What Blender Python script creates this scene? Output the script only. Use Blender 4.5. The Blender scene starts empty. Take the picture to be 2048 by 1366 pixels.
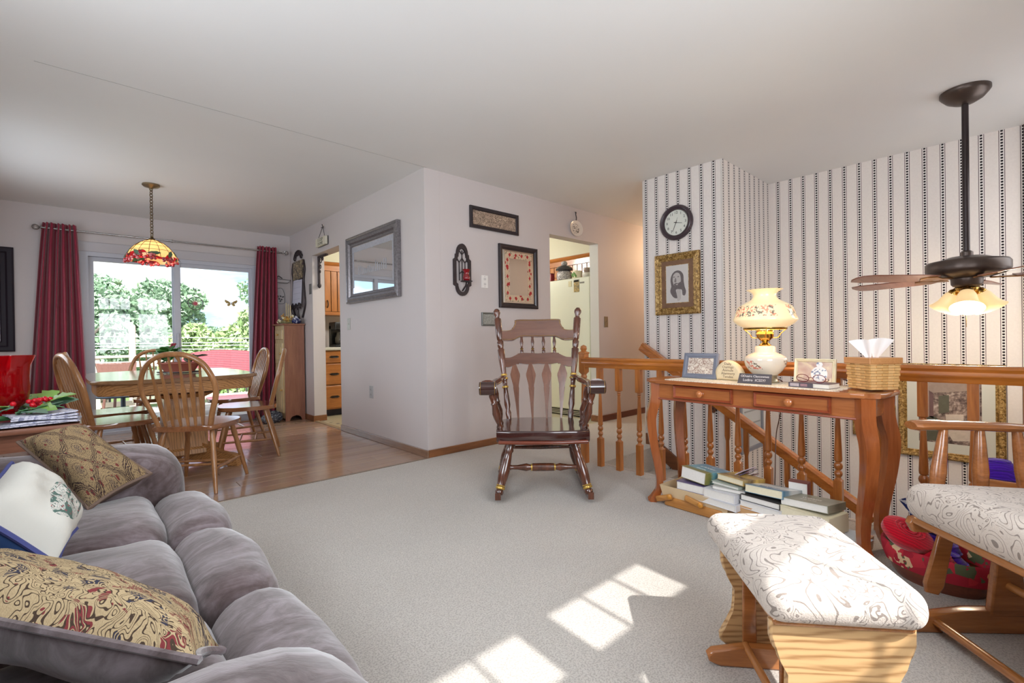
import bpy, bmesh, math, random
import numpy as np
from mathutils import Vector, Matrix
R = math.radians
PI = math.pi
random.seed(7)
rng = np.random.default_rng(7)
S = bpy.context.scene
COL = S.collection

# ---------------------------------------------------------------- camera
CAM_H = 0.985
XW0 = -.80                        # inner face of the west wall
FPX = 948.7                       # focal length in pixels of the 2048x1366 frame
_yaw, _pit, _rol = R(-42.4), R(-0.238), R(-0.828)
_f = Vector((-math.sin(_yaw) * math.cos(_pit), math.cos(_yaw) * math.cos(_pit), math.sin(_pit)))
_r0 = Vector((math.cos(_yaw), math.sin(_yaw), 0))
_u0 = _r0.cross(_f)
_r = math.cos(_rol) * _r0 + math.sin(_rol) * _u0
_u = -math.sin(_rol) * _r0 + math.cos(_rol) * _u0
CAM = Vector((0, 0, CAM_H))
cd = bpy.data.cameras.new('camera')
cd.sensor_width = 36.0
cd.lens = 36.0 * FPX / 2048
cd.clip_start = 0.02
cd.clip_end = 300
cam = bpy.data.objects.new('camera', cd)
COL.objects.link(cam)
cam.matrix_world = Matrix(((_r.x, _u.x, -_f.x, 0), (_r.y, _u.y, -_f.y, 0), (_r.z, _u.z, -_f.z, CAM_H), (0, 0, 0, 1)))
S.camera = cam

def _ray(x, y):
    return _f + _r * ((x - 1024) / FPX) - _u * ((y - 683) / FPX)
def ZP(x, y, h=0.0):              # where the pixel's ray meets the height h
    d = _ray(x, y); return CAM + d * ((h - CAM_H) / d.z)
def XP(x, y, v):
    d = _ray(x, y); return CAM + d * (v / d.x)
def YP(x, y, v):
    d = _ray(x, y); return CAM + d * (v / d.y)
def PP(x, y, p, n):              # the vertical plane through p with normal n
    d = _ray(x, y); n = Vector(n); return CAM + d * ((Vector(p) - CAM).dot(n) / d.dot(n))
def DP(x, y, k):
    return CAM + _ray(x, y) * k

# ---------------------------------------------------------------- view, world, sun
S.view_settings.view_transform = 'Standard'
S.view_settings.look = 'None'
S.view_settings.gamma = 1.0
S.view_settings.use_curve_mapping = False
S.view_settings.exposure = 0.25
S.cycles.use_denoising = True
S.cycles.max_bounces = 10
S.cycles.diffuse_bounces = 6
S.cycles.transparent_max_bounces = 16
S.cycles.sample_clamp_indirect = 6.0
S.cycles.caustics_reflective = False
S.cycles.caustics_refractive = False

SKY = 1.5
w = bpy.data.worlds.new('world'); S.world = w
w.use_nodes = True
nt = w.node_tree; nt.nodes.clear()
def wn(t, **k):
    n = nt.nodes.new(t)
    for a, b in k.items():
        setattr(n, a, b)
    return n
out = wn('ShaderNodeOutputWorld'); bg = wn('ShaderNodeBackground')
tc = wn('ShaderNodeTexCoord'); mp = wn('ShaderNodeMapping'); mp.inputs['Scale'].default_value = (1.6, 1.6, 5.5)
no = wn('ShaderNodeTexNoise'); no.inputs['Scale'].default_value = 2.1; no.inputs['Detail'].default_value = 7; no.inputs['Roughness'].default_value = .55
rp = wn('ShaderNodeValToRGB'); rp.color_ramp.elements[0].position = .43; rp.color_ramp.elements[1].position = .58
mx = wn('ShaderNodeMix', data_type='RGBA')
mx.inputs[6].default_value = (.46, .69, 1.0, 1); mx.inputs[7].default_value = (1.15, 1.15, 1.15, 1)
nt.links.new(tc.outputs['Generated'], mp.inputs['Vector']); nt.links.new(mp.outputs['Vector'], no.inputs['Vector'])
nt.links.new(no.outputs['Fac'], rp.inputs['Fac']); nt.links.new(rp.outputs['Color'], mx.inputs[0])
nt.links.new(mx.outputs[2], bg.inputs['Color']); bg.inputs['Strength'].default_value = SKY
nt.links.new(bg.outputs[0], out.inputs[0])

sd = bpy.data.lights.new('sun', 'SUN'); sd.energy = 9.0; sd.angle = R(0.7); sd.color = (1, .97, .93)
sun = bpy.data.objects.new('sun', sd); COL.objects.link(sun)
_el = R(50); _sv = Vector((.085, 1, 0)).normalized() * math.cos(_el) + Vector((0, 0, -math.sin(_el)))
sun.rotation_euler = _sv.to_track_quat('-Z', 'Y').to_euler()

def area(name, loc, size, energy, direction, color=(1, 1, 1)):
    l = bpy.data.lights.new(name, 'AREA'); l.shape = 'RECTANGLE'; l.size, l.size_y = size
    l.energy = energy; l.color = color
    o = bpy.data.objects.new(name, l); COL.objects.link(o); o.location = loc
    o.rotation_euler = Vector(direction).to_track_quat('-Z', 'Z').to_euler()
    o.visible_camera = True
    return o
# extra daylight at the two front windows, then added fill for foyer and west
area('window_daylight', (.63, -.545, 1.45), (.56, 1.3), 24, (0, 1, .20), (.90, .95, 1))
area('window_daylight', (1.348, -.545, 1.45), (.56, 1.3), 24, (0, 1, .20), (.90, .95, 1))
area('foyer_fill_light', (3.95, -.545, 1.50), (1.5, 1.2), 15, (-.1, 1, -.05), (.95, .97, 1))  # added fill for the stairwell; this wall has no window here
area('west_fill_light', (XW0 + .005, 1.55, 1.62), (.84, 1.36), 32, (1, .05, -.05), (.88, .94, 1))  # added fill at the made-up west window behind the sofa
area('west_fill_light', (XW0 + .005, 5.1, 1.50), (1.04, 1.36), 15, (1, 0, -.22), (.86, .94, 1))  # added fill at the made-up west window of the dining area
def point(name, loc, energy, color=(1, .8, .55), radius=.05):
    l = bpy.data.lights.new(name, 'POINT'); l.energy = energy; l.color = color; l.shadow_soft_size = radius
    o = bpy.data.objects.new(name, l); COL.objects.link(o); o.location = loc
    return o

# ---------------------------------------------------------------- materials
def lin(c):
    return tuple((v / 255 / 12.92) if v <= 10.3 else ((v / 255 + .055) / 1.055) ** 2.4 for v in c)
MAT = {}
class N:
    def __init__(s, name):
        s.m = bpy.data.materials.new(name); s.m.use_nodes = True
        s.t = s.m.node_tree; s.b = s.t.nodes['Principled BSDF']; s.o = s.t.nodes['Material Output']
    def n(s, t, **k):
        x = s.t.nodes.new(t)
        for a, b in k.items():
            setattr(x, a, b)
        return x
    def l(s, a, b):
        s.t.links.new(a, b)
    def math(s, op, a, b=None):
        x = s.n('ShaderNodeMath', operation=op)
        for i, v in enumerate((a, b)):
            if v is None: continue
            if isinstance(v, (int, float)): x.inputs[i].default_value = v
            else: s.l(v, x.inputs[i])
        return x.outputs[0]
    def mix(s, fac, a, b):
        x = s.n('ShaderNodeMix', data_type='RGBA')
        for i, v in ((0, fac), (6, a), (7, b)):
            if isinstance(v, (int, float)): x.inputs[i].default_value = v
            elif isinstance(v, tuple): x.inputs[i].default_value = (*v[:3], 1)
            else: s.l(v, x.inputs[i])
        return x.outputs[2]
    def coords(s, scale=(1, 1, 1), rot=(0, 0, 0)):
        tc = s.n('ShaderNodeTexCoord'); mp = s.n('ShaderNodeMapping')
        mp.inputs['Scale'].default_value = scale; mp.inputs['Rotation'].default_value = rot
        s.l(tc.outputs['Object'], mp.inputs['Vector']); return mp.outputs['Vector']
    def uv(s, k=1.0):
        tc = s.n('ShaderNodeTexCoord'); mp = s.n('ShaderNodeMapping'); mp.inputs['Scale'].default_value = (k, k, k)
        s.l(tc.outputs['UV'], mp.inputs['Vector']); return mp.outputs['Vector']
    def noise(s, vec, scale=5, detail=3, rough=.5, dist=0):
        x = s.n('ShaderNodeTexNoise'); s.l(vec, x.inputs['Vector'])
        x.inputs['Scale'].default_value = scale; x.inputs['Detail'].default_value = detail
        x.inputs['Roughness'].default_value = rough; x.inputs['Distortion'].default_value = dist
        return x.outputs['Fac']
    def voro(s, vec, scale=5, feature='F1', out='Distance'):
        x = s.n('ShaderNodeTexVoronoi', feature=feature); s.l(vec, x.inputs['Vector']); x.inputs['Scale'].default_value = scale
        return x.outputs[out]
    def ramp(s, fac, stops, interp='LINEAR'):
        x = s.n('ShaderNodeValToRGB'); s.l(fac, x.inputs[0]); cr = x.color_ramp; cr.interpolation = interp
        while len(cr.elements) < len(stops): cr.elements.new(.5)
        for e, (p, c) in zip(cr.elements, stops):
            e.position = p; e.color = (*c[:3], 1)
        return x.outputs[0]
    def sep(s, vec):
        x = s.n('ShaderNodeSeparateXYZ'); s.l(vec, x.inputs[0]); return x.outputs
    def bump(s, h, strength=.3, dist=.01):
        x = s.n('ShaderNodeBump'); x.inputs['Strength'].default_value = strength; x.inputs['Distance'].default_value = dist
        s.l(h, x.inputs['Height']); s.l(x.outputs[0], s.b.inputs['Normal'])
    def col(s, c):
        if isinstance(c, tuple): s.b.inputs['Base Color'].default_value = (*c[:3], 1)
        else: s.l(c, s.b.inputs['Base Color'])
    def set(s, rough=.5, metal=0, spec=.5, coat=0, coat_rough=.1, sheen=0):
        b = s.b.inputs
        b['Roughness'].default_value = rough; b['Metallic'].default_value = metal; b['Specular IOR Level'].default_value = spec
        b['Coat Weight'].default_value = coat; b['Coat Roughness'].default_value = coat_rough; b['Sheen Weight'].default_value = sheen
        return s

def plain(name, rgb, rough=.5, metal=0, spec=.5, var=.08, vs=6, bump=0, bs=60, coat=0, sheen=0):
    if name in MAT: return MAT[name]
    s = N(name); c = lin(rgb); v = s.coords()
    n = s.noise(v, vs, 3)
    lo = tuple(max(0, x * (1 - var)) for x in c); hi = tuple(min(1, x * (1 + var)) for x in c)
    s.col(s.mix(n, lo, hi))
    s.set(rough, metal, spec, coat, .15, sheen)
    if bump: s.bump(s.noise(v, bs, 2), bump, .003)
    MAT[name] = s.m
    return s.m

def wood(name, dark, light, axis='z', rough=.32, scale=1.0, coat=.35, contrast=1.0):
    if name in MAT: return MAT[name]
    s = N(name)
    k = {'x': (.9, 11, 11), 'y': (11, .9, 11), 'z': (11, 11, .9)}[axis]
    k = tuple(q * scale for q in k)
    v = s.coords(k)
    n1 = s.noise(v, 2.2, 5, .6, .35)
    v2 = s.coords(tuple(q * 5 for q in k)); n2 = s.noise(v2, 3.0, 3, .6)
    f = s.math('ADD', s.math('MULTIPLY', n1, .7), s.math('MULTIPLY', n2, .3))
    d, l = lin(dark), lin(light)
    a = .5 - .2 / contrast; b = .5 + .2 / contrast
    s.col(s.ramp(f, [(a, d), (b, l)]))
    s.set(rough, 0, .5, coat, .12)
    s.bump(n2, .04, .001)
    MAT[name] = s.m
    return s.m

def oak(name, dark, light, axis='y', rough=.35):           # broad cathedral grain
    if name in MAT: return MAT[name]
    s = N(name)
    k = {'x': (.5, 5, 5), 'y': (5, .5, 5), 'z': (5, 5, .5)}[axis]
    v = s.coords(k)
    w_ = s.n('ShaderNodeTexWave', wave_type='BANDS', bands_direction='DIAGONAL'); s.l(v, w_.inputs['Vector'])
    w_.inputs['Scale'].default_value = 6.5; w_.inputs['Distortion'].default_value = 6.5; w_.inputs['Detail'].default_value = 2.5; w_.inputs['Detail Scale'].default_value = 1.2
    n2 = s.noise(s.coords(tuple(q * 9 for q in k)), 3, 3)
    f = s.math('ADD', s.math('MULTIPLY', w_.outputs['Fac'], .7), s.math('MULTIPLY', n2, .35))
    s.col(s.ramp(f, [(.08, lin(dark)), (.32, tuple((a_ * .35 + b_ * .65) for a_, b_ in zip(lin(dark), lin(light)))), (.6, lin(light)), (.95, tuple(min(1, q * 1.06) for q in lin(light)))]))
    s.set(rough, 0, .5, .3, .15); s.bump(n2, .1, .002)
    MAT[name] = s.m
    return s.m

def emis(name, rgb, strength):
    if name in MAT: return MAT[name]
    s = N(name); s.col(lin(rgb)); s.b.inputs['Emission Color'].default_value = (*lin(rgb), 1); s.b.inputs['Emission Strength'].default_value = strength
    s.set(.4); MAT[name] = s.m
    return s.m

def glass_pane(name, tint=(1, 1, 1), gloss=.12):
    if name in MAT: return MAT[name]
    s = N(name); s.t.nodes.remove(s.b)
    tr = s.n('ShaderNodeBsdfTransparent'); tr.inputs[0].default_value = (*tint, 1)
    gl = s.n('ShaderNodeBsdfGlossy'); gl.inputs['Roughness'].default_value = .02
    fr = s.n('ShaderNodeFresnel'); fr.inputs[0].default_value = 1.5
    mxs = s.n('ShaderNodeMixShader')
    s.l(s.math('MULTIPLY', fr.outputs[0], gloss * 8), mxs.inputs[0])
    s.l(tr.outputs[0], mxs.inputs[1]); s.l(gl.outputs[0], mxs.inputs[2]); s.l(mxs.outputs[0], s.o.inputs[0])
    MAT[name] = s.m
    return s.m

def red_glass(name, rgb=(190, 8, 20), alpha=.45):
    if name in MAT: return MAT[name]
    s = N(name); s.col(lin(rgb)); s.set(.05, 0, .8, 1.0, .02)
    tr = s.n('ShaderNodeBsdfTransparent'); tr.inputs[0].default_value = (.88, .10, .12, 1)
    mxs = s.n('ShaderNodeMixShader'); mxs.inputs[0].default_value = alpha
    s.l(s.b.outputs[0], mxs.inputs[1]); s.l(tr.outputs[0], mxs.inputs[2]); s.l(mxs.outputs[0], s.o.inputs[0])
    MAT[name] = s.m
    return s.m

def wallpaper(name, axis, phase, period=.1055):
    s = N(name); tc = s.n('ShaderNodeTexCoord'); x, y, z = s.sep(tc.outputs['Object'])
    u = {'x': x, 'y': y}[axis]
    t = s.math('DIVIDE', s.math('SUBTRACT', u, phase), period)
    v = s.math('MULTIPLY', s.math('ABSOLUTE', s.math('SUBTRACT', s.math('FRACT', s.math('ADD', t, 20.5)), .5)), period)
    dash = s.math('MULTIPLY', s.math('LESS_THAN', v, .0066), s.math('LESS_THAN', s.math('FRACT', s.math('DIVIDE', s.math('ADD', z, 10), .0215)), .62))
    line = s.math('LESS_THAN', s.math('ABSOLUTE', s.math('SUBTRACT', v, .0140)), .0018)
    lat = s.math('LESS_THAN', v, .0125)
    n = s.noise(tc.outputs['Object'], 70, 3)
    base = s.mix(n, lin((224, 216, 211)), lin((236, 229, 224)))
    c1 = s.mix(lat, base, lin((232, 227, 223)))
    c2 = s.mix(line, c1, lin((88, 68, 74)))
    s.col(s.mix(dash, c2, lin((30, 22, 28))))
    s.set(.65, 0, .3); s.bump(n, .08, .002)
    return s.m

# ---------------------------------------------------------------- mesh tools
def newbm(): return bmesh.new()
def box(bm, c, s, M=None, bev=0, seg=2):
    r = bmesh.ops.create_cube(bm, size=1.0)
    vs = r['verts']
    bmesh.ops.scale(bm, vec=Vector(s), verts=vs); bmesh.ops.translate(bm, vec=Vector(c), verts=vs)
    if bev:
        es = list({e for v in vs for e in v.link_edges})
        g = bmesh.ops.bevel(bm, geom=es, offset=bev, segments=seg, profile=.5, affect='EDGES', clamp_overlap=True)
        vs = list({v for f in g['faces'] for v in f.verts} | {v for v in vs if v.is_valid})
    if M is not None: bmesh.ops.transform(bm, matrix=M, verts=vs)
    return bm
def bx(x0, x1, y0, y1, z0, z1, bev=0, bm=None):
    return box(bm or newbm(), ((x0 + x1) / 2, (y0 + y1) / 2, (z0 + z1) / 2), (x1 - x0, y1 - y0, z1 - z0), None, bev)
def lathe(bm, prof, seg=20, M=None, cap=True, sq=None, wave=None):
    """prof: (radius, z) or (radius, z, squareness)."""
    rings = []
    for k, p in enumerate(prof):
        r, z = p[0], p[1]; q = p[2] if len(p) > 2 else 0
        ring = []
        for i in range(seg):
            a = 2 * PI * i / seg
            rr = r
            if q:
                rr = r * ((1 - q) + q / max(abs(math.cos(a)), abs(math.sin(a))))
            if wave and k >= wave[2]: rr *= 1 + wave[0] * math.cos(wave[1] * a)
            v = Vector((rr * math.cos(a), rr * math.sin(a), z))
            ring.append(bm.verts.new(M @ v if M is not None else v))
        rings.append(ring)
    for a, b in zip(rings, rings[1:]):
        for i in range(seg):
            j = (i + 1) % seg
            bm.faces.new((a[i], a[j], b[j], b[i]))
    if cap:
        if prof[0][0] > 1e-5: bm.faces.new(rings[0][::-1])
        if prof[-1][0] > 1e-5: bm.faces.new(rings[-1])
    return bm
def frame_to(a, b):
    """matrix taking local +Z from a towards b."""
    a, b = Vector(a), Vector(b); d = (b - a)
    return Matrix.Translation(a) @ d.to_track_quat('Z', 'Y').to_matrix().to_4x4(), d.length
def turned(bm, a, b, prof, seg=14):
    """lathe with profile (radius, t 0..1) laid between two points."""
    M, L = frame_to(a, b)
    return lathe(bm, [(p[0], p[1] * L) + tuple(p[2:]) for p in prof], seg, M)
def tube(bm, pts, rad, seg=8, closed=False, flat=1.0, ph=0.0):
    pts = [Vector(p) for p in pts]; n = len(pts); rings = []
    rads = rad if isinstance(rad, (list, tuple)) else [rad] * n
    up = Vector((0, 0, 1)); prev = None
    for i, p in enumerate(pts):
        if closed: d = pts[(i + 1) % n] - pts[i - 1]
        else: d = pts[min(i + 1, n - 1)] - pts[max(i - 1, 0)]
        d.normalize()
        if prev is None:
            s_ = d.cross(up)
            if s_.length < 1e-3: s_ = d.cross(Vector((0, 1, 0)))
        else:
            s_ = prev - d * prev.dot(d)
        s_.normalize(); prev = s_; t = s_.cross(d)
        rings.append([bm.verts.new(p + (s_ * math.cos(2 * PI * k / seg + ph) + t * math.sin(2 * PI * k / seg + ph) * flat) * rads[i]) for k in range(seg)])
    m = n if closed else n - 1
    for i in range(m):
        a, b = rings[i], rings[(i + 1) % n]
        for k in range(seg):
            j = (k + 1) % seg
            bm.faces.new((a[k], a[j], b[j], b[k]))
    if not closed:
        bm.faces.new(rings[0][::-1]); bm.faces.new(rings[-1])
    return bm
def prism(bm, poly, t, M=None, bev=0):
    """polygon in local XY extruded along Z by t (centred)."""
    a = [Vector((p[0], p[1], -t / 2)) for p in poly]; b = [Vector((p[0], p[1], t / 2)) for p in poly]
    if M is not None: a = [M @ v for v in a]; b = [M @ v for v in b]
    va = [bm.verts.new(v) for v in a]; vb = [bm.verts.new(v) for v in b]
    n = len(poly); fs = [bm.faces.new(va[::-1]), bm.faces.new(vb)]
    for i in range(n):
        j = (i + 1) % n
        fs.append(bm.faces.new((va[i], va[j], vb[j], vb[i])))
    if bev:
        es = list(fs[0].edges) + list(fs[1].edges)
        bmesh.ops.bevel(bm, geom=es, offset=bev, segments=2, profile=.5, affect='EDGES', clamp_overlap=True)
    return bm
def rbox(bm, c, s, r, n=7, M=None, fn=None):
    """softly rounded box; fn(Vector)->Vector shapes it afterwards (local, before M)."""
    h = Vector(s) / 2; r = min(r, *h)
    def ax(hh):
        a = [-hh, -hh + r * .3, -hh + r * .65]; k = np.linspace(-hh + r, hh - r, n); return a + list(k) + [hh - r * .65, hh - r * .3, hh]
    A = [ax(h.x), ax(h.y), ax(h.z)]; cache = {}
    def vert(i, j, k):
        key = (i, j, k)
        if key in cache: return cache[key]
        q = Vector((A[0][i], A[1][j], A[2][k]))
        inn = Vector([max(-(h[t] - r), min(h[t] - r, q[t])) for t in range(3)])
        d = q - inn
        if d.length > 1e-9: d = d.normalized() * r
        p = inn + d + Vector(c)
        if fn: p = fn(p)
        if M is not None: p = M @ p
        cache[key] = bm.verts.new(p); return cache[key]
    m = n + 5
    for a in range(m):
        for b in range(m):
            for q in (0, m):
                f1 = [vert(q, a, b), vert(q, a + 1, b), vert(q, a + 1, b + 1), vert(q, a, b + 1)]
                f2 = [vert(a, q, b), vert(a, q, b + 1), vert(a + 1, q, b + 1), vert(a + 1, q, b)]
                f3 = [vert(a, b, q), vert(a + 1, b, q), vert(a + 1, b + 1, q), vert(a, b + 1, q)]
                for f in (f1, f2, f3):
                    bm.faces.new(f if q else f[::-1])
    return bm
def sheet(bm, nu, nv, fn, thick=0):
    g = [[bm.verts.new(Vector(fn(i / nu, j / nv))) for j in range(nv + 1)] for i in range(nu + 1)]
    uv = bm.loops.layers.uv.new('UVMap')
    for i in range(nu):
        for j in range(nv):
            f_ = bm.faces.new((g[i][j], g[i + 1][j], g[i + 1][j + 1], g[i][j + 1]))
            for l_, (a, b) in zip(f_.loops, ((i, j), (i + 1, j), (i + 1, j + 1), (i, j + 1))): l_[uv].uv = (a / nu, b / nv)
    if thick:
        bmesh.ops.recalc_face_normals(bm, faces=bm.faces)
        bmesh.ops.solidify(bm, geom=bm.faces[:], thickness=thick)
    return bm
def sphere(bm, c, r, sc=(1, 1, 1), u=14, v=9):
    q = bmesh.ops.create_uvsphere(bm, u_segments=u, v_segments=v, radius=r)
    bmesh.ops.scale(bm, vec=Vector(sc), verts=q['verts']); bmesh.ops.translate(bm, vec=Vector(c), verts=q['verts'])
    return bm
def mitre_frame(bm, w_, h_, prof, M):
    """picture frame: prof = [(inset from the outer edge, height off the wall)], local XY plane, +Z outwards."""
    rings = []
    for ins, z in prof:
        a, b = w_ / 2 - ins, h_ / 2 - ins
        rings.append([bm.verts.new(M @ Vector(p)) for p in ((-a, -b, z), (a, -b, z), (a, b, z), (-a, b, z))])
    for r1, r2 in zip(rings, rings[1:]):
        for i in range(4):
            j = (i + 1) % 4
            bm.faces.new((r1[i], r1[j], r2[j], r2[i]))
    return bm
def finish(bm, angle=48):
    bmesh.ops.remove_doubles(bm, verts=bm.verts, dist=1e-6)
    bmesh.ops.recalc_face_normals(bm, faces=bm.faces)
    ca = R(angle)
    for f in bm.faces: f.smooth = True
    for e in bm.edges:
        if len(e.link_faces) == 2:
            g = e.calc_face_angle(0)
            if g > ca: e.smooth = False
            elif g > .2:                      # keep broad flat faces flat beside their small bevels
                a, b = e.link_faces[0].calc_area(), e.link_faces[1].calc_area()
                if max(a, b) > 10 * min(a, b): e.smooth = False
def obj(name, bm, m, parent=None, angle=48, recalc=True):
    me = bpy.data.meshes.new(name)
    if recalc: finish(bm, angle)
    bm.to_mesh(me); bm.free()
    for q in (m if isinstance(m, (list, tuple)) else [m]): me.materials.append(q)
    o = bpy.data.objects.new(name, me); COL.objects.link(o)
    if parent: o.parent = parent
    return o
def tag(o, label, cat, group=None):
    o['label'] = label; o['category'] = cat
    if group: o['group'] = group
    return o
def thing(name, label, cat, loc=(0, 0, 0), rotz=0, group=None):
    o = bpy.data.objects.new(name, None); COL.objects.link(o); o.empty_display_size = .1
    o.location = loc; o.rotation_euler = (0, 0, rotz)
    return tag(o, label, cat, group)
def struct(name, bm, m, parent=None):
    o = obj(name, bm, m, parent)
    if not parent: o['kind'] = 'structure'
    return o
def dup(root, loc, rotz=0, label=None, name=None):
    r = root.copy(); COL.objects.link(r); r.location = loc; r.rotation_euler = (0, 0, rotz)
    if label: r['label'] = label
    for ch in list(root.children):
        c_ = ch.copy(); COL.objects.link(c_); c_.parent = r
        for g in list(ch.children):
            d = g.copy(); COL.objects.link(d); d.parent = c_
    return r
def face_dir(fx, fy):           # local +Y -> facing
    return math.atan2(-fx, fy)
def text_bm(body, size, M, extrude=.0006, align='CENTER', sx=1.0):
    cu = bpy.data.curves.new('lettering', 'FONT'); cu.body = body; cu.size = size; cu.align_x = align; cu.align_y = 'CENTER'
    cu.extrude = extrude; cu.resolution_u = 2
    o = bpy.data.objects.new('lettering', cu); COL.objects.link(o)
    dg = bpy.context.evaluated_depsgraph_get(); me = bpy.data.meshes.new_from_object(o.evaluated_get(dg))
    bpy.data.objects.remove(o); bpy.data.curves.remove(cu)
    bm = newbm(); bm.from_mesh(me); bpy.data.meshes.remove(me)
    bmesh.ops.transform(bm, matrix=M @ Matrix.Diagonal((sx, 1, 1, 1)), verts=bm.verts)
    return bm
def lettering(body, size, M, m, parent, **k):
    o = obj('lettering', text_bm(body, size, M, **k), m, parent, recalc=False)
    return o
def wall_M(origin, right, out):
    """local X=right, Y=up, Z=out of the wall."""
    r_, o_ = Vector(right).normalized(), Vector(out).normalized(); u_ = o_.cross(r_)
    return Matrix(((r_.x, u_.x, o_.x, origin[0]), (r_.y, u_.y, o_.y, origin[1]), (r_.z, u_.z, o_.z, origin[2]), (0, 0, 0, 1)))
def arc(cx, cy, rx, ry, a0, a1, n):
    return [(cx + rx * math.cos(R(a0 + (a1 - a0) * i / n)), cy + ry * math.sin(R(a0 + (a1 - a0) * i / n))) for i in range(n + 1)]
def spline(ctrl, n=8):
    """Catmull-Rom through 2D/3D points."""
    P_ = [Vector(p) for p in ctrl]; P_ = [P_[0] * 2 - P_[1]] + P_ + [P_[-1] * 2 - P_[-2]]; o_ = []
    for i in range(1, len(P_) - 2):
        a, b, c_, d = P_[i - 1:i + 3]
        for k in range(n):
            t = k / n
            o_.append(.5 * ((2 * b) + (c_ - a) * t + (2 * a - 5 * b + 4 * c_ - d) * t * t + (3 * b - a - 3 * c_ + d) * t ** 3))
    o_.append(P_[-2]); return o_
# ---------------------------------------------------------------- room shell
XA, YB, YN, CEIL = 2.157, 3.425, 6.86, 2.44
XA2, YB2 = XA + .15, YB + .125
XW, YS = -.80, -.55               # inner faces of the west and south walls
XE = 4.915                        # stairwell wall
XC = 3.895                        # wall with the clock
YC = 1.695
XR = 2.96                         # stair railing

def extr(poly, axis, a, b, bm=None):
    bm = bm or newbm()
    def put(p, t):
        return {'x': (t, p[0], p[1]), 'y': (p[0], t, p[1]), 'z': (p[0], p[1], t)}[axis]
    va = [bm.verts.new(put(p, a)) for p in poly]; vb = [bm.verts.new(put(p, b)) for p in poly]
    n = len(poly); bm.faces.new(va[::-1]); bm.faces.new(vb)
    for i in range(n):
        j = (i + 1) % n
        bm.faces.new((va[i], va[j], vb[j], vb[i]))
    return bm

def paint(name, rgb):
    s = N(name); v = s.coords(); n = s.noise(v, 1.3, 4, .6); c = lin(rgb)
    s.col(s.mix(n, tuple(q * .97 for q in c), tuple(min(1, q * 1.03) for q in c)))
    s.set(.55, 0, .35); s.bump(s.noise(v, 130, 2), .06, .002); return s.m
m_wall = paint('grey_mauve_wall_paint', (203, 195, 194))
m_ceil = paint('ceiling_paint', (229, 228, 226))
m_hall = paint('hall_wall_paint', (192, 178, 170))
m_kit = paint('kitchen_wall_paint', (206, 202, 180))
m_jamb = paint('white_trim_paint', (206, 204, 198))
m_base = wood('baseboard_wood', (104, 62, 34), (152, 98, 56), 'x', .4)
m_basey = wood('baseboard_wood_glare', (112, 84, 66), (150, 116, 92), 'y', .25, coat=.6)  # greyer than the other baseboards: glare mixed into the wood colour
m_vinyl = plain('white_vinyl_frame', (196, 198, 206), .4, var=.03)

# carpet
s = N('beige_carpet'); v = s.coords()
n1 = s.noise(v, 160, 3, .7); n2 = s.noise(v, 1.6, 4, .6); n3 = s.noise(v, 420, 2)
n4 = s.noise(v, 38, 3, .6)
base = s.mix(s.math('ADD', s.math('MULTIPLY', n2, .5), s.math('MULTIPLY', n4, .5)), lin((172, 165, 157)), lin((214, 208, 200)))
s.col(s.mix(s.math('MULTIPLY', s.math('GREATER_THAN', n1, .52), .42), base, lin((120, 112, 104))))
s.set(.95, 0, .1, sheen=.25); s.bump(s.math('ADD', n1, n3), .55, .006)
m_carpet = s.m

carpet = struct('floor_carpet', extr([(XW, YS), (3.03, YS), (3.03, 2.30), (7.0, 2.30), (7.0, YB), (XA, YB), (XA, 3.415), (XW, 3.415)], 'z', -.20, 0), m_carpet)

# hardwood planks of the dining area, each one a piece of the floor
m_sub = plain('plank_joint', (60, 42, 34), .7)
fl = struct('floor_dining', bx(XW, XA + .02, 3.415, YN, -.12, -.006), m_sub)
pw = .136
plank_mats = []
for k in range(6):
    q = rng.uniform(-10, 10); w0 = rng.uniform(-4, 8)
    plank_mats.append(wood('plank_wood_%d' % k, (150 + q, 120 + q, 104 + q), (182 + q + w0, 152 + q + w0, 132 + q), 'x', .17, .45, .25, .7))
y = 3.418; row = 0
while y < YN - .01:
    y1 = min(y + pw - .003, YN)
    x = XW - rng.uniform(0, 1.1)
    while x < XA:
        L = rng.uniform(.9, 1.45); a, b = max(x, XW), min(x + L - .003, XA)
        if b - a > .03:
            obj('plank', bx(a, b, y, y1, -.02, rng.uniform(-.0006, .0006), .0015), plank_mats[int(rng.integers(6))], fl)
        x += L
    y += pw; row += 1
struct('trim_1', bx(XW, XA, 3.405, 3.423, -.01, .004, .002), plain('edge_metal', (150, 135, 120), .3, .6))

# kitchen vinyl floor
s = N('kitchen_vinyl'); v = s.coords((7, 7, 7)); vd = s.voro(v, 1.0); n = s.noise(v, 6, 3)
c1 = s.mix(n, lin((178, 168, 140)), lin((206, 198, 172)))
s.col(s.mix(s.math('LESS_THAN', vd, .16), c1, lin((92, 92, 84)))); s.set(.3, 0, .5)
struct('floor_kitchen', bx(XA + .02, 5.45, YB, YN, -.12, -.002), s.m)
struct('trim_2', bx(XA, XA + .05, 5.2, 6.03, -.004, .008, .003), plain('threshold_wood', (160, 140, 110), .4))

struct('ceiling', extr([(XW - .2, YS - .2), (7.1, YS - .2), (7.1, YN + .2), (XW - .2, YN + .2)], 'z', CEIL, CEIL + .1), m_ceil)
# ceiling joint line where two rooms' plasterboard meets
struct('trim_3', bx(-.15, XA + .02, 3.415, 3.420, CEIL - .0008, CEIL + .001), plain('plaster_crack', (176, 174, 171), .8))

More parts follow.
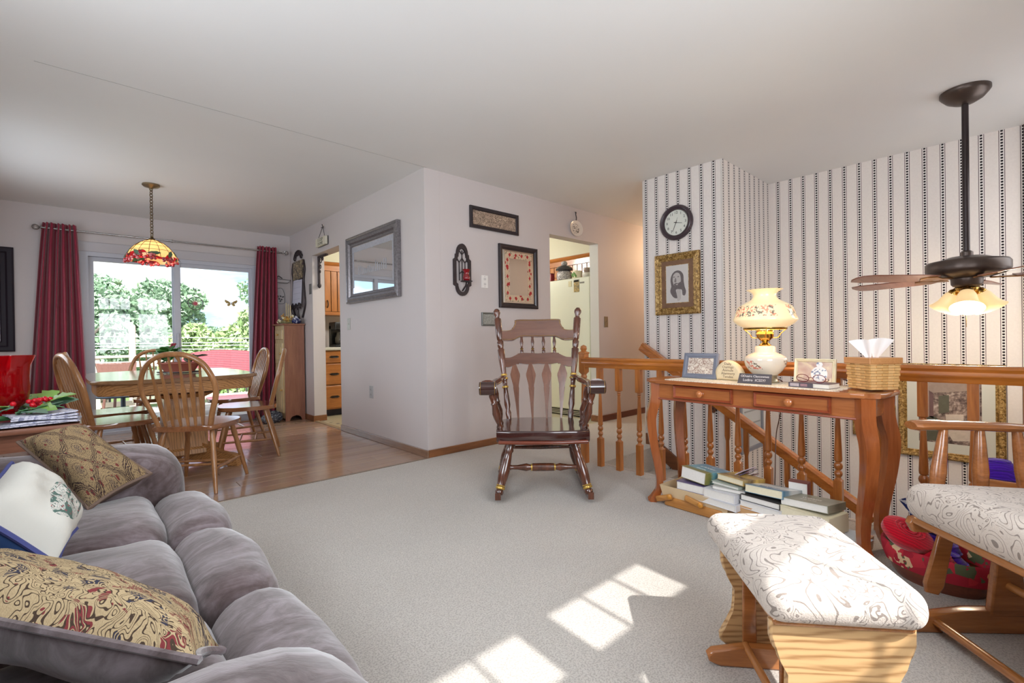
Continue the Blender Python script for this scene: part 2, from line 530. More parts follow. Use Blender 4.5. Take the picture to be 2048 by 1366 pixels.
# walls
struct('wall_north', extr([(XW - .15, -.1), (.03, -.1), (.03, 2.02), (1.735, 2.02), (1.735, -.1), (5.45, -.1), (5.45, CEIL), (XW - .15, CEIL)], 'y', YN, YN + .15), m_wall)
def paint_faces(o, test):
    for p in o.data.polygons:
        k = test(p.normal, p.center)
        if k is not None: p.material_index = k
wa = struct('wall_kitchen_west', extr([(YB, -.1), (5.2, -.1), (5.2, 2.065), (6.03, 2.065), (6.03, -.1), (YN, -.1), (YN, CEIL), (YB, CEIL)], 'x', XA, XA2), [m_wall, m_kit])
paint_faces(wa, lambda n, c: 1 if n.x > .5 else None)
wb = struct('wall_kitchen_south', extr([(XA2, -.1), (3.684, -.1), (3.684, 2.095), (4.515, 2.095), (4.515, -.1), (7.0, -.1), (7.0, CEIL), (XA2, CEIL)], 'y', YB, YB2), [m_wall, m_kit, m_jamb])
paint_faces(wb, lambda n, c: 1 if n.y > .5 else (2 if abs(n.x) > .5 and 4 < c.x < 4.6 else None))
struct('trim_4', bx(XA - .002, XA2, YB - .002, YB + .02, .065, CEIL - .003, .002), m_wall)

wp_c = wallpaper('striped_wallpaper_clock', 'y', 2.398)
wp_s = wallpaper('striped_wallpaper_side', 'x', 3.914, .1085)
wp_e = wallpaper('striped_wallpaper_east', 'y', 1.612)
wc = struct('wall_stair_north', extr([(XC, YC), (XE + .14, YC), (XE + .14, 2.33), (7.0, 2.33), (7.0, 2.43), (XC, 2.43)], 'z', -2.6, CEIL), [wp_c, wp_s, m_hall])
paint_faces(wc, lambda n, c: 1 if n.y < -.5 and c.y < 2 else (2 if n.y > .5 or c.x > 5.2 else 0))
struct('trim_5', bx(XC - .004, XC + .02, 2.42, 2.434, -.3, CEIL - .003, .003), plain('corner_bead', (214, 208, 202), .5))
struct('trim_6', bx(XC - .003, XC + .01, YC - .003, YC + .012, -1.2, CEIL - .003, .002), plain('corner_bead', (214, 208, 202), .5))
struct('wall_east', extr([(YS, -2.6), (YC, -2.6), (YC, CEIL), (YS, CEIL)], 'x', XE, XE + .14), wp_e)
struct('trim_7', bx(XE - .02, XE, -.09, .028, -2.6, CEIL, .004), plain('dark_casing', (74, 58, 56), .5))
struct('wall_hall_east', bx(7.0, 7.12, 2.33, YB2, -.1, CEIL), m_hall)
ADDED_WINDOWS = ((.85, 2.25, 1.18, 2.06), (4.40, 5.80, .96, 2.04))  # two unseen windows added to brighten the rooms from the west
def west():
    bm = newbm(); ys = [YS - .15, .85, 2.25, 4.40, 5.80, YN]
    for i in range(5):
        if i in (1, 3):
            z0_, z1_ = ADDED_WINDOWS[i // 2][2:]
            bx(XW - .15, XW, ys[i], ys[i + 1], -.1, z0_, 0, bm); bx(XW - .15, XW, ys[i], ys[i + 1], z1_, CEIL, 0, bm)
        else: bx(XW - .15, XW, ys[i], ys[i + 1], -.1, CEIL, 0, bm)
    return bm
struct('wall_west', west(), m_wall)
for wi, (y0_, y1_, z0_, z1_) in enumerate(ADDED_WINDOWS, 3):  # frames and glass of the added west windows
    wfr = struct('window_%d' % wi, mitre_frame(newbm(), y1_ - y0_ + .004, z1_ - z0_ + .004, [(0, -.02), (0, .02), (.03, .02), (.03, -.02), (0, -.02)], wall_M((XW - .07, (y0_ + y1_) / 2, (z0_ + z1_) / 2), (0, 1, 0), (1, 0, 0))), m_vinyl)
    obj('sash_rail', bx(XW - .09, XW - .05, (y0_ + y1_) / 2 - .02, (y0_ + y1_) / 2 + .02, z0_, z1_, .004), m_vinyl, wfr)
    obj('pane', bx(XW - .071, XW - .069, y0_ + .01, y1_ - .01, z0_ + .01, z1_ - .01), glass_pane('front_window_glass', (1, 1, 1), .05), wfr)
struct('wall_kitchen_east', bx(5.42, 5.55, YB2, YN, -.1, CEIL), m_kit)
# south wall: strips around the two front windows
def south():
    bm = newbm(); xs = [XW - .15, .345, .92, 1.056, 1.64, XE + .14]; zs = [-2.6, .78, 2.229, CEIL]
    for i in range(5):
        for j in range(3):
            if i in (1, 3) and j == 1: continue
            bx(xs[i], xs[i + 1], YS - .15, YS, zs[j], zs[j + 1], 0, bm)
    return bm
struct('wall_south', south(), m_wall)
for wi, (x0, x1) in enumerate(((.345, .92), (1.056, 1.64)), 1):
    wfr = struct('window_%d' % wi, mitre_frame(newbm(), x1 - x0 + .004, 1.453, [(0, -.02), (0, .02), (.012, .02), (.012, -.02), (0, -.02)], wall_M(((x0 + x1) / 2, YS - .07, 1.5045), (-1, 0, 0), (0, 1, 0))), m_vinyl)
    obj('sash_rail', bx(x0, x1, YS - .09, YS - .05, 1.68, 1.83, .004), m_vinyl, wfr)
    for k in (1, 2):
        xm = x0 + (x1 - x0) * k / 3
        obj('muntin', bx(xm - .009, xm + .009, YS - .08, YS - .06, .79, 2.226), m_vinyl, wfr)
    obj('muntin', bx(x0, x1, YS - .08, YS - .06, 1.24, 1.258), m_vinyl, wfr)
    obj('pane', bx(x0 + .005, x1 - .005, YS - .071, YS - .069, .79, 2.22), glass_pane('front_window_glass', (1, 1, 1), .05), wfr)

# stairwell
st = [(2.30, -.12)]
yy, zz = 2.299, 0.0
prof = [(2.299, -.199)]
for k in range(7):
    zz -= .18; prof += ([(yy, zz)] if k else []); yy -= .27; prof += [(yy, zz)]
prof = prof + [(yy, -1.5), (2.299, -1.5)]
struct('floor_stairs', extr(prof, 'x', 3.03, XC), m_carpet)
struct('floor_landing', bx(3.03, XE, YS, yy, -1.45, -1.26), m_carpet)
prof = []
yy2, zz2 = yy, -1.26
for k in range(5):
    zz2 -= .18; prof += [(yy2, zz2)]; yy2 += .26; prof += [(yy2, zz2)]
struct('floor_stairs_lower', extr([(yy, -2.6)] + prof + [(yy2, -2.6)], 'x', XC + .02, XE), m_carpet)
struct('wall_stair_west', bx(2.93, 3.03, YS, 2.30, -1.5, -.20), m_hall)
m_skirt = wood('stair_skirt_wood', (92, 50, 24), (136, 82, 44), 'y', .4)
sk = [(2.42, .10), (2.36, .085), (.6, -1.10), (.6, -1.24), (2.36, -.05), (2.42, -.02)]
struct('trim_8', extr(sk, 'x', XC - .022, XC), m_skirt)
struct('trim_9', bx(3.0, 3.045, YS, 2.30, -.125, .003, .006), m_carpet)

# baseboards
struct('baseboard_kitchen_west', bx(XA - .014, XA, YB - .014, 5.2, 0, .063, .004), m_basey)
struct('baseboard_kitchen_south', bx(XA, 3.684, YB - .014, YB, 0, .063, .004), m_base)
struct('baseboard_hall_north', bx(4.515, 7, YB - .014, YB, 0, .075, .004), wood('baseboard_hall_wood', (84, 36, 22), (124, 62, 40), 'x', .35))
struct('baseboard_door_jamb', bx(4.500, 4.515, YB, YB2, 0, .075, .003), m_base)
struct('baseboard_north', bx(1.74, XA, YN - .014, YN, 0, .07, .004), m_base)
struct('baseboard_jamb', extr([(XA - .014, 6.03), (XA2, 6.03), (XA2, 6.016), (XA - .014, 6.016)], 'z', 0, .07), m_base)
struct('baseboard_corner', bx(XA - .014, XA, 6.016, YN - .014, 0, .07, .003), m_base)

# ---------------------------------------------------------------- sliding glass door
m_frame = plain('pale_blue_grey_vinyl', (188, 190, 200), .35, var=.02)
m_cas = plain('door_casing_grey', (188, 184, 188), .45, var=.03)
d1 = struct('door_1', extr([(-.02, 0), (.085, 0), (.085, 1.955), (1.68, 1.955), (1.68, 0), (1.78, 0), (1.78, 2.015), (-.02, 2.015)], 'y', YN - .012, YN + .10), m_frame)
obj('head_casing', bx(-.03, 1.79, YN - .022, YN, 2.0, 2.105, .004), m_cas, d1)
obj('sill', bx(.03, 1.735, YN - .01, YN + .15, -.01, .03, .004), m_frame, d1)
for (x0, x1, yy_) in ((.085, .875, YN + .07), (.85, 1.69, YN + .03)):
    sf = obj('sash', mitre_frame(newbm(), x1 - x0, 1.93, [(0, -.018), (0, .018), (.045, .018), (.045, -.018), (0, -.018)], wall_M(((x0 + x1) / 2, yy_, .99), (1, 0, 0), (0, -1, 0))), m_frame, d1)
    obj('pane', bx(x0 + .04, x1 - .04, yy_ - .002, yy_ + .002, .06, 1.93), glass_pane('door_glass', (.97, .98, .98), .09), sf)
obj('centre_stile', bx(.838, .908, YN - .004, YN + .055, .03, 1.955, .006), m_frame, d1)
obj('latch', bx(.862, .884, YN - .03, YN - .002, .95, 1.12, .006), m_frame, d1)
# ---------------------------------------------------------------- outdoors
s = N('lawn'); v = s.coords(); n = s.noise(v, .6, 5); n2 = s.noise(v, 9, 4)
s.col(s.mix(n2, s.mix(n, lin((88, 118, 60)), lin((140, 150, 96))), lin((120, 140, 84)))); s.set(.9)
struct('ground_lawn', bx(-40, 60, 10.4, 95, -3.0, -2.9), s.m)
m_deck = [plain('deck_board_%d' % k, (172 + 9 * k, 166 + 9 * k, 158 + 9 * k), .7, var=.12, vs=14) for k in range(3)]
dk = struct('floor_deck', bx(-1.5, 4.2, 7.02, 10.1, -.30, -.105), plain('deck_joist', (120, 108, 96), .8))
yy_ = 7.03; k = 0
while yy_ < 10.05:
    obj('plank', bx(-1.5, 4.2, yy_, yy_ + .132, -.105, -.075, .004), m_deck[k % 3], dk); yy_ += .14; k += 1
m_rail_out = plain('cream_deck_rail', (226, 214, 186), .6, var=.06)
rl = thing('deck_railing', 'cream painted deck railing outside the sliding glass door', 'railing', (0, 9.9, -.08))
obj('top_rail', bx(-1.5, 4.2, -.07, .07, .86, .90, .006), m_rail_out, rl)
obj('upper_rail', bx(-1.5, 4.2, -.02, .02, .70, .80, .006), m_rail_out, rl)
obj('bottom_rail', bx(-1.5, 4.2, -.02, .02, .08, .16, .006), m_rail_out, rl)
for px_ in (-1.4, .15, 1.7, 3.25):
    obj('post', bx(px_, px_ + .09, -.045, .045, 0, .88, .006), m_rail_out, rl)
for k in range(36):
    x_ = -1.3 + k * .15
    obj('baluster', bx(x_ - .011, x_ + .011, -.012, .012, .12, .74), plain('dark_baluster', (62, 60, 58), .5), rl)

# red woven patio love seat on the deck
m_redw = N('red_woven_vinyl'); v = m_redw.coords()
x_, y_, z_ = m_redw.sep(v)
f1 = m_redw.math('FRACT', m_redw.math('MULTIPLY', z_, 34))
m_redw.col(m_redw.mix(m_redw.math('LESS_THAN', f1, .3), lin((178, 92, 100)), lin((128, 54, 64)))); m_redw.set(.5); m_redw = m_redw.m
pr = thing('patio_loveseat', 'red woven patio love seat with curved back on the deck', 'patio seat', (1.72, 8.55, -.075))
top = spline([(-.62, .62), (-.5, .88), (-.2, .96), (.2, .96), (.5, .90), (.66, .66)], 6)
poly = [(p.x, p.y) for p in top] + [(.66, .40), (-.62, .40)]
obj('backrest', prism(newbm(), poly, .03, Matrix.Translation((0, .28, 0)) @ Matrix.Rotation(R(82), 4, 'X'), .006), m_redw, pr)
obj('seat', rbox(newbm(), (0, 0, .40), (1.3, .56, .07), .03, 4), m_redw, pr)
m_whm = plain('white_tube_metal', (214, 210, 208), .35)
for sx in (-1, 1):
    obj('arm', tube(newbm(), spline([(sx * .66, .30, .62), (sx * .68, 0, .64), (sx * .68, -.28, .60), (sx * .66, -.30, .40)], 6), .018, 8), m_whm, pr)
    for sy in (-1, 1):
        obj('leg', tube(newbm(), [(sx * .6, sy * .24, .40), (sx * .63, sy * .29, 0)], .016, 8), m_whm, pr)
# brown wicker patio chair
m_wick = plain('brown_wicker', (122, 84, 72), .7, var=.3, vs=60)
pc = thing('patio_chair', 'brown wicker patio chair standing by the deck railing', 'patio seat', (.52, 9.25, -.075), R(15))
obj('backrest', prism(newbm(), [(-.20, .42), (-.26, .80), (.26, .80), (.20, .42)], .04, Matrix.Translation((0, .22, 0)) @ Matrix.Rotation(R(80), 4, 'X'), .01), m_wick, pc)
obj('seat', rbox(newbm(), (0, 0, .40), (.46, .46, .06), .03, 3), m_wick, pc)
for sx in (-1, 1):
    for sy in (-1, 1):
        obj('leg', tube(newbm(), [(sx * .19, sy * .19, .40), (sx * .22, sy * .22, 0)], .018, 8), m_wick, pc)
# dark metal patio table
pt = thing('patio_table', 'dark metal mesh patio table on the deck', 'patio table', (.42, 8.05, -.075))
m_dkm = plain('dark_patio_metal', (70, 76, 84), .4, .5)
obj('table_top', lathe(newbm(), [(.001, .40), (.40, .40), (.42, .415), (.40, .43), (.001, .43)], 28), m_dkm, pt)
obj('stem', lathe(newbm(), [(.03, .02), (.025, .41)], 10), m_dkm, pt)
obj('base', lathe(newbm(), [(.22, 0), (.22, .02), (.03, .05)], 20), m_dkm, pt)

# trees: trunk + foliage of separate leaf blades
def leaf_mat(name, a, b):
    s = N(name); oi = s.n('ShaderNodeNewGeometry')
    n = s.noise(s.coords(), 2.3, 2)
    f = s.math('ADD', s.math('MULTIPLY', oi.outputs['Random Per Island'], .7), s.math('MULTIPLY', n, .3))
    s.col(s.ramp(f, [(.1, lin(a)), (.9, lin(b))])); s.set(.5, 0, .4)
    s.b.inputs['Subsurface Weight'].default_value = 0
    return s.m
LM = [leaf_mat('leaves_blue_green', (118, 148, 116), (182, 204, 174)), leaf_mat('leaves_yellow_green', (132, 160, 98), (198, 214, 160)), leaf_mat('leaves_mid_green', (110, 144, 102), (176, 200, 152))]
m_bark = plain('bark', (120, 108, 98), .9, var=.25, vs=20)
def foliage(blobs, count, size):
    cs = np.array([b[:3] for b in blobs]); rs = np.array([b[3:6] for b in blobs])
    wts = np.prod(rs, axis=1) ** .66; idx = rng.choice(len(blobs), count, p=wts / wts.sum())
    d = rng.normal(size=(count, 3)); d /= np.linalg.norm(d, axis=1)[:, None]
    rad = rng.uniform(.45, 1.0, count) ** .5
    p = cs[idx] + d * rs[idx] * rad[:, None]
    a = rng.normal(size=(count, 3)); a /= np.linalg.norm(a, axis=1)[:, None]
    b = np.cross(a, rng.normal(size=(count, 3))); b /= np.linalg.norm(b, axis=1)[:, None]
    sz = rng.uniform(.6, 1.3, count)[:, None] * size
    V = np.stack([p - a * sz, p + b * sz * .45, p + a * sz, p - b * sz * .45], 1).reshape(-1, 3)
    me = bpy.data.meshes.new('foliage'); F = np.arange(count * 4).reshape(-1, 4)
    me.vertices.add(len(V)); me.vertices.foreach_set('co', V.ravel().astype(np.float32))
    me.loops.add(count * 4); me.loops.foreach_set('vertex_index', F.ravel().astype(np.int32))
    me.polygons.add(count); me.polygons.foreach_set('loop_start', (np.arange(count) * 4).astype(np.int32))
    me.update(); return me
def tree(label, px, py_top, depth, width_px, mat, count=9000, zb=-2.9, lump=9, size=.11, seed=0):
    top = DP(px, py_top, depth); base = Vector((top.x, top.y, zb))
    wd = width_px * depth / FPX; h = top.z - zb
    t = thing('tree', label, 'tree', (base.x, base.y, zb), 0, 'trees beyond the deck')
    r2 = np.random.default_rng(seed); bl = []
    for k in range(lump):
        f = (k + .5) / lump; zz = h * (.30 + .56 * f); q = wd * (.42 - .30 * f ** 1.5)
        a = r2.uniform(0, 6.28); bl.append((q * math.cos(a), q * math.sin(a), zz, wd * r2.uniform(.22, .32), wd * r2.uniform(.22, .32), h * r2.uniform(.10, .15)))
    bl.append((0, 0, h * .88, wd * .2, wd * .2, h * .12))
    me = foliage(bl, count, size * depth / 16); me.materials.append(mat)
    fo = bpy.data.objects.new('foliage', me); COL.objects.link(fo); fo.parent = t
    obj('trunk', tube(newbm(), [(0, 0, 0), (.05, .1, h * .3), (0, 0, h * .75)], [.22, .17, .06], 8), m_bark, t)
    return t
tree('tall blue-green tree with an open crown beside the leaning branch', 205, 548, 20, 210, LM[0], 15000, seed=1, lump=11)
tree('broad blue-green tree behind the brick-coloured pole', 318, 556, 28, 200, LM[0], 15000, seed=2, lump=11)
tree('low yellow-green tree beside the door mullion', 392, 645, 19, 130, LM[1], 9000, seed=3)
tree('tall yellow-green tree seen beside the gold butterfly', 512, 612, 17, 170, LM[1], 11000, seed=4)
tree('dark green tree filling the dip beyond the red patio seat', 474, 668, 35, 135, LM[2], 9000, seed=5)
tree('pale green tree at the edge of the red curtain', 150, 585, 33, 190, LM[2], 10000, seed=6)
# near overhanging branch with leaves at the top of the right pane
nb = thing('overhanging_branch', 'leafy branch overhanging above the gold butterfly', 'tree branch', (0, 0, 0))
c0 = DP(500, 588, 12); c1 = DP(530, 560, 12)
me = foliage([(*c0, .26, .26, .24), (*DP(488, 572, 12), .16, .16, .12), (*DP(508, 605, 12), .2, .2, .12), (*c1, .4, .4, .3)], 620, .055); me.materials.append(LM[2])
fo = bpy.data.objects.new('foliage', me); COL.objects.link(fo); fo.parent = nb
obj('twig', tube(newbm(), [(c1.x + 3, c1.y, -2.9), c1 + Vector((3, 0, .6)), c1, c0], [.14, .07, .03, .008], 6), m_bark, nb)
# hedge filling the lower part
for hx, hd, hw in ((100, 42, 92), (192, 42, 92), (284, 42, 92), (376, 42, 92), (468, 42, 92), (560, 42, 92)):
    c_ = DP(hx, 690, hd); q = hw * hd / FPX * .46
    t = thing('shrub', 'dense green shrub of the hedge row behind the trees', 'shrub', (c_.x, c_.y, -2.9), 0, 'hedge shrubs')
    me = foliage([(0, 0, 1.9, q, q, 1.9), (q * .3, 0, 3.8, q * .7, q * .7, 1.0), (-q * .3, 0, 4.1, q * .7, q * .7, 1.2)], 7000, .2); me.materials.append(LM[2] if hx % 2 else LM[1])
    fo = bpy.data.objects.new('foliage', me); COL.objects.link(fo); fo.parent = t
    obj('stem', tube(newbm(), [(0, 0, 0), (0, 0, 2.2)], [.12, .05], 6), m_bark, t)
# leaning dead branch, pole and wires
a_, b_ = DP(158, 702, 11.5), DP(222, 632, 11.5)
tag(obj('leaning_branch', tube(newbm(), [Vector((a_.x + (a_ - b_).x * 3, a_.y + (a_ - b_).y * 3, -2.9)), a_, (a_ + b_) / 2 + Vector((0, 0, .02)), b_], [.05, .035, .03, .012], 6), m_bark), 'bare leaning branch crossing the left glass pane', 'tree branch')
_t = DP(120, 562, 10.6)
tag(obj('bare_sapling', tube(newbm(), [(_t.x - .2, _t.y, -2.9), (_t.x - .2, _t.y, _t.z - .3), _t, DP(140, 560, 10.6), DP(176, 556, 10.6), DP(183, 553, 10.6), DP(187, 548, 10.6)], [.08, .06, .035, .03, .022, .018, .014], 6), m_bark), 'bare sapling with a twig poking past the door jamb', 'tree branch')
p0 = DP(264, 716, 16); p1 = DP(264, 652, 16)
tag(obj('utility_pole', tube(newbm(), [(p0.x, p0.y, -2.9), (p1.x, p1.y, p1.z)], [.11, .095], 10), plain('pinkish_pole', (214, 178, 172), .8, var=.2, vs=12)), 'pinkish utility pole standing in front of the hedge', 'pole')
m_wire = plain('pale_wire', (225, 228, 226), .5)
for k, (ya, yb) in enumerate(((672, 678), (689, 683), (694, 689), (700, 697))):
    a, b = DP(90, ya, 12.6), DP(620, yb, 13.4)
    tag(obj('utility_wire', tube(newbm(), [a + (a - b) * .3, a, b, b + (b - a) * .3], .011, 5), m_wire), 'thin pale utility wire strung before the trees', 'wire', 'utility wires')
# ---------------------------------------------------------------- stair railing
m_rail = wood('honey_oak_rail', (140, 72, 20), (206, 128, 50), 'y', .25, .8, .6)
m_bal = wood('honey_oak_baluster', (128, 66, 22), (198, 124, 56), 'z', .28, .8, .6)
rail = thing('stair_railing', 'honey oak railing with turned balusters along the stairwell edge', 'railing', (XR, 0, 0))
pf = [(-.022, .757), (.022, .757), (.026, .765), (.026, .778), (.034, .786), (.034, .798), (.028, .808), (.034, .822), (.026, .832), (.008, .837), (-.008, .837), (-.026, .832), (-.034, .822), (-.028, .808), (-.034, .798), (-.034, .786), (-.026, .778), (-.026, .765)]
obj('handrail', extr(pf, 'y', YS + .01, 2.40), m_rail, rail)
bp = [(.0195, 0, 1), (.0195, .215, 1), (.016, .222), (.011, .232), (.017, .240), (.020, .252), (.016, .264), (.011, .270), (.019, .280), (.021, .292), (.018, .304), (.012, .312), (.018, .318), (.019, .330), (.0175, .38), (.014, .46), (.011, .54), (.010, .555), (.015, .562), (.010, .569), (.015, .577), (.012, .585), (.0195, .592, 1), (.0195, .76, 1)]
me_b = None
k = 0
yb_ = 2.244
while yb_ > YS + .08:
    if me_b is None:
        b0 = obj('baluster', lathe(newbm(), bp, 16), m_bal, rail, 30); me_b = b0.data
    else:
        b0 = bpy.data.objects.new('baluster', me_b); COL.objects.link(b0); b0.parent = rail
    b0.location = (0, yb_, 0); yb_ -= .1722
npf = [(.024, 0, 1), (.024, .30, 1), (.02, .31), (.026, .33), (.02, .35), (.024, .5), (.018, .66), (.026, .68), (.02, .70), (.028, .72, 1), (.028, .86, 1), (.032, .865, 1), (.032, .875, 1), (.02, .885), (.027, .905), (.022, .925), (.001, .935)]
obj('newel_post', lathe(newbm(), npf, 16, Matrix.Translation((.0, 2.40, 0))), m_bal, rail, 30)

# handrail of the descending stair
hr = thing('stair_handrail', 'honey oak handrail descending past the striped wall corner', 'railing', (0, 0, 0))
A_, B_ = Vector((3.845, 2.43, .905)), Vector((3.845, .70, -.235))
Mh, Lh = frame_to(A_, B_)
hp = [(-.022, -.04), (.022, -.04), (.032, -.012), (.026, .004), (.034, .02), (.024, .038), (-.024, .038), (-.034, .02), (-.026, .004), (-.032, -.012)]
bm = newbm(); d = (B_ - A_).normalized(); upv = Vector((1, 0, 0)).cross(d) * -1
if upv.z < 0: upv = -upv
def hpt(p, o): return o + Vector((1, 0, 0)) * p[0] + upv * p[1]
va = [bm.verts.new(hpt(p, A_)) for p in hp]; vb = [bm.verts.new(hpt(p, B_)) for p in hp]
bm.faces.new(va); bm.faces.new(vb[::-1])
for i in range(len(hp)): bm.faces.new((va[i], va[i - 1], vb[i - 1], vb[i]))
obj('handrail', bm, m_rail, hr)
slope = (B_.z - A_.z) / (B_.y - A_.y)
for yy_ in (1.655, 1.51, 1.365, 1.22, 1.075, .93, .785):
    zt = A_.z + slope * (yy_ - A_.y) - .03; step = math.floor((2.30 - yy_) / .27) + 1; zb = -.18 * step
    q = .05
    pr = [(.0195, 0, 1), (.0195, .18, 1), (.012, .19), (.02, .21), (.012, .23), (.018, .26), (.013, zt - zb - .22), (.018, zt - zb - .20), (.0195, zt - zb - .18, 1), (.0195, zt - zb, 1)]
    obj('baluster', lathe(newbm(), pr, 12, Matrix.Translation((3.845, yy_, zb))), m_bal, hr, 30)

# ---------------------------------------------------------------- sofa
s = N('mauve_grey_suede'); v = s.coords()
n1 = s.noise(s.coords((1.2, 3.0, 1.6)), 4.5, 6, .62, 1.8); n2 = s.noise(v, 60, 3)
f = s.math('ADD', s.math('MULTIPLY', n1, .85), s.math('MULTIPLY', n2, .15))
s.col(s.ramp(f, [(.30, lin((56, 42, 40))), (.46, lin((86, 72, 72))), (.68, lin((124, 112, 116)))]))
s.set(.85, 0, .2, sheen=.5); s.bump(f, .25, .01)
m_suede = s.m
s = N('mauve_grey_suede_light'); v = s.coords()
n1 = s.noise(s.coords((1.5, 2.0, 1.5)), 4.0, 6, .6, 1.5); n2 = s.noise(v, 60, 3)
f = s.math('ADD', s.math('MULTIPLY', n1, .85), s.math('MULTIPLY', n2, .15))
s.col(s.ramp(f, [(.30, lin((70, 57, 56))), (.48, lin((104, 91, 93))), (.68, lin((140, 130, 134)))]))
s.set(.85, 0, .2, sheen=.5); s.bump(f, .25, .01)
m_suede2 = s.m
sofa = thing('reclining_sofa', 'mauve grey suede reclining sofa with puffy seat cushions', 'sofa', (0, 0, 0))
def wrk(p, a=.004, f=19):
    return Vector((p.x + a * math.sin(f * p.y + 11 * p.z), p.y, p.z + a * math.sin(f * p.x * 1.3 + f * .9 * p.y) + a * .6 * math.sin(41 * p.y + 17 * p.x)))
SY = [.70, 1.185, 1.665, 2.145]
obj('base', rbox(newbm(), (-.17, 1.43, .15), (.94, 1.75, .24), .05, 4), m_suede, sofa)
for a, b in zip(SY, SY[1:]):
    def seatfn(p, a=a, b=b):
        t = (p.y - a) / (b - a); cr = .018 * math.sin(PI * min(1, max(0, t)))
        return wrk(Vector((p.x, p.y, p.z + (cr if p.z > .38 else 0))), .003)
    sc = obj('seat_cushion', rbox(newbm(), (-.03, (a + b) / 2, .345), (.44, b - a + .006, .23), .075, 9, None, seatfn), m_suede, sofa)
    def padfn(p, a=a, b=b):
        t = (p.y - a) / (b - a)
        return wrk(Vector((p.x + (.022 * math.sin(PI * min(1, max(0, t))) if p.x > .25 else 0), p.y, p.z + (.012 * math.sin(PI * min(1, max(0, t))) if p.z > .35 else 0))), .003)
    obj('footrest_pad', rbox(newbm(), (.262, (a + b) / 2, .275), (.175, b - a + .006, .35), .085, 9, None, padfn), m_suede, sofa)
    bc = obj('back_cushion', rbox(newbm(), (-.33, (a + b) / 2, .66), (.26, b - a + .004, .46), .11, 8, None, lambda p: wrk(Vector((p.x - (p.z - .45) * .22, p.y, p.z)), .004)), m_suede2, sofa)
    obj('headrest_cushion', rbox(newbm(), (-.42, (a + b) / 2, .90), (.24, b - a + .004, .24), .10, 7, None, lambda p: wrk(p, .003)), m_suede2, sofa)
obj('back_frame', rbox(newbm(), (-.58, 1.43, .48), (.16, 1.72, .92), .06, 4), m_suede, sofa)
for (ya, yb) in ((.40, .72), (2.13, 2.40)):
    def armfn(p, yc=(ya + yb) / 2):
        t = max(0, (p.x - .05) / .3)
        return wrk(Vector((p.x, p.y, p.z - (.05 * t * t if p.z > .4 else 0))), .004)
    obj('armrest', rbox(newbm(), (-.13, (ya + yb) / 2, .325), (.86, yb - ya, .59), .12, 10, None, armfn), m_suede, sofa)

def pillow(name, corners, t, mats, label, cat='pillow', seams=None, n=18):
    """corners c00,c10,c11,c01; two faces bulging either side, each a part."""
    c = [Vector(p) for p in corners]
    nrm = ((c[1] - c[0]).cross(c[3] - c[0])).normalized(); ctr = sum(c, Vector()) / 4
    th = thing(name, label, cat, ctr)
    def surf(sgn):
        def fn(u, w_):
            a, b = 2 * u - 1, 2 * w_ - 1
            pin = 1 - .10 * (1 - abs(a) ** 2) * abs(b) ** 3 - 0
            u2 = .5 + a * .5 * (1 - .07 * (1 - b * b)); w2 = .5 + b * .5 * (1 - .07 * (1 - a * a))
            p = c[0] * (1 - u2) * (1 - w2) + c[1] * u2 * (1 - w2) + c[2] * u2 * w2 + c[3] * (1 - u2) * w2
            h = max(0, (1 - a ** 4) * (1 - b ** 4)) ** .6
            h *= 1 + .05 * math.sin(7 * a + 3 * b) + .03 * math.sin(11 * b - 5 * a)
            return p + nrm * (sgn * t / 2 * h) - ctr
        return fn
    obj('front_cover', sheet(newbm(), n, n, surf(1)), mats[0], th, 70)
    obj('back_cover', sheet(newbm(), n, n, surf(-1)), mats[1], th, 70)
    edge = []
    f0 = surf(0)
    for i in range(n): edge.append(f0(i / n, 0))
    for i in range(n): edge.append(f0(1, i / n))
    for i in range(n): edge.append(f0(1 - i / n, 1))
    for i in range(n): edge.append(f0(0, 1 - i / n))
    obj('piping', tube(newbm(), edge, .006, 6, True), mats[2] if len(mats) > 2 else mats[1], th)
    return th
# tapestry with lattice of diamonds and medallions
s = N('brown_tapestry'); v = s.uv(); n = s.noise(v, 95, 3, .8); n2 = s.noise(v, 7, 3); ux, uy, _ = s.sep(v)
wob = s.math('MULTIPLY', s.math('SUBTRACT', n2, .5), .35)
def cell(e): return s.math('ABSOLUTE', s.math('SUBTRACT', s.math('FRACT', s.math('ADD', e, 10.5)), .5))
fa = cell(s.math('ADD', s.math('MULTIPLY', s.math('ADD', ux, uy), 2.1), wob)); fb = cell(s.math('ADD', s.math('MULTIPLY', s.math('SUBTRACT', ux, uy), 2.1), wob))
dm = s.math('MINIMUM', s.math('SUBTRACT', .5, fa), s.math('SUBTRACT', .5, fb)); rr = s.math('SQRT', s.math('ADD', s.math('MULTIPLY', fa, fa), s.math('MULTIPLY', fb, fb)))
def rng_(e, a_, b_): return s.math('MULTIPLY', s.math('GREATER_THAN', e, a_), s.math('LESS_THAN', e, b_))
lines = s.math('MAXIMUM', rng_(dm, .010, .034), rng_(dm, .066, .088))
base = s.mix(n, lin((118, 96, 70)), lin((190, 164, 122)))
spot = s.voro(v, 17); sc_ = s.sep(s.voro(v, 17, 'F1', 'Color'))[0]
a_ = s.mix(s.math('MULTIPLY', s.math('LESS_THAN', spot, .30), s.math('GREATER_THAN', sc_, .62)), base, lin((126, 58, 52)))
a_ = s.mix(s.math('MULTIPLY', s.math('LESS_THAN', rr, .16), s.math('GREATER_THAN', n, .5)), a_, lin((72, 64, 74)))
a_ = s.mix(rng_(rr, .23, .245), a_, lin((96, 76, 66)))
a_ = s.mix(lines, a_, lin((64, 50, 48))); a_ = s.mix(s.math('GREATER_THAN', n, .545), a_, lin((70, 56, 52)))
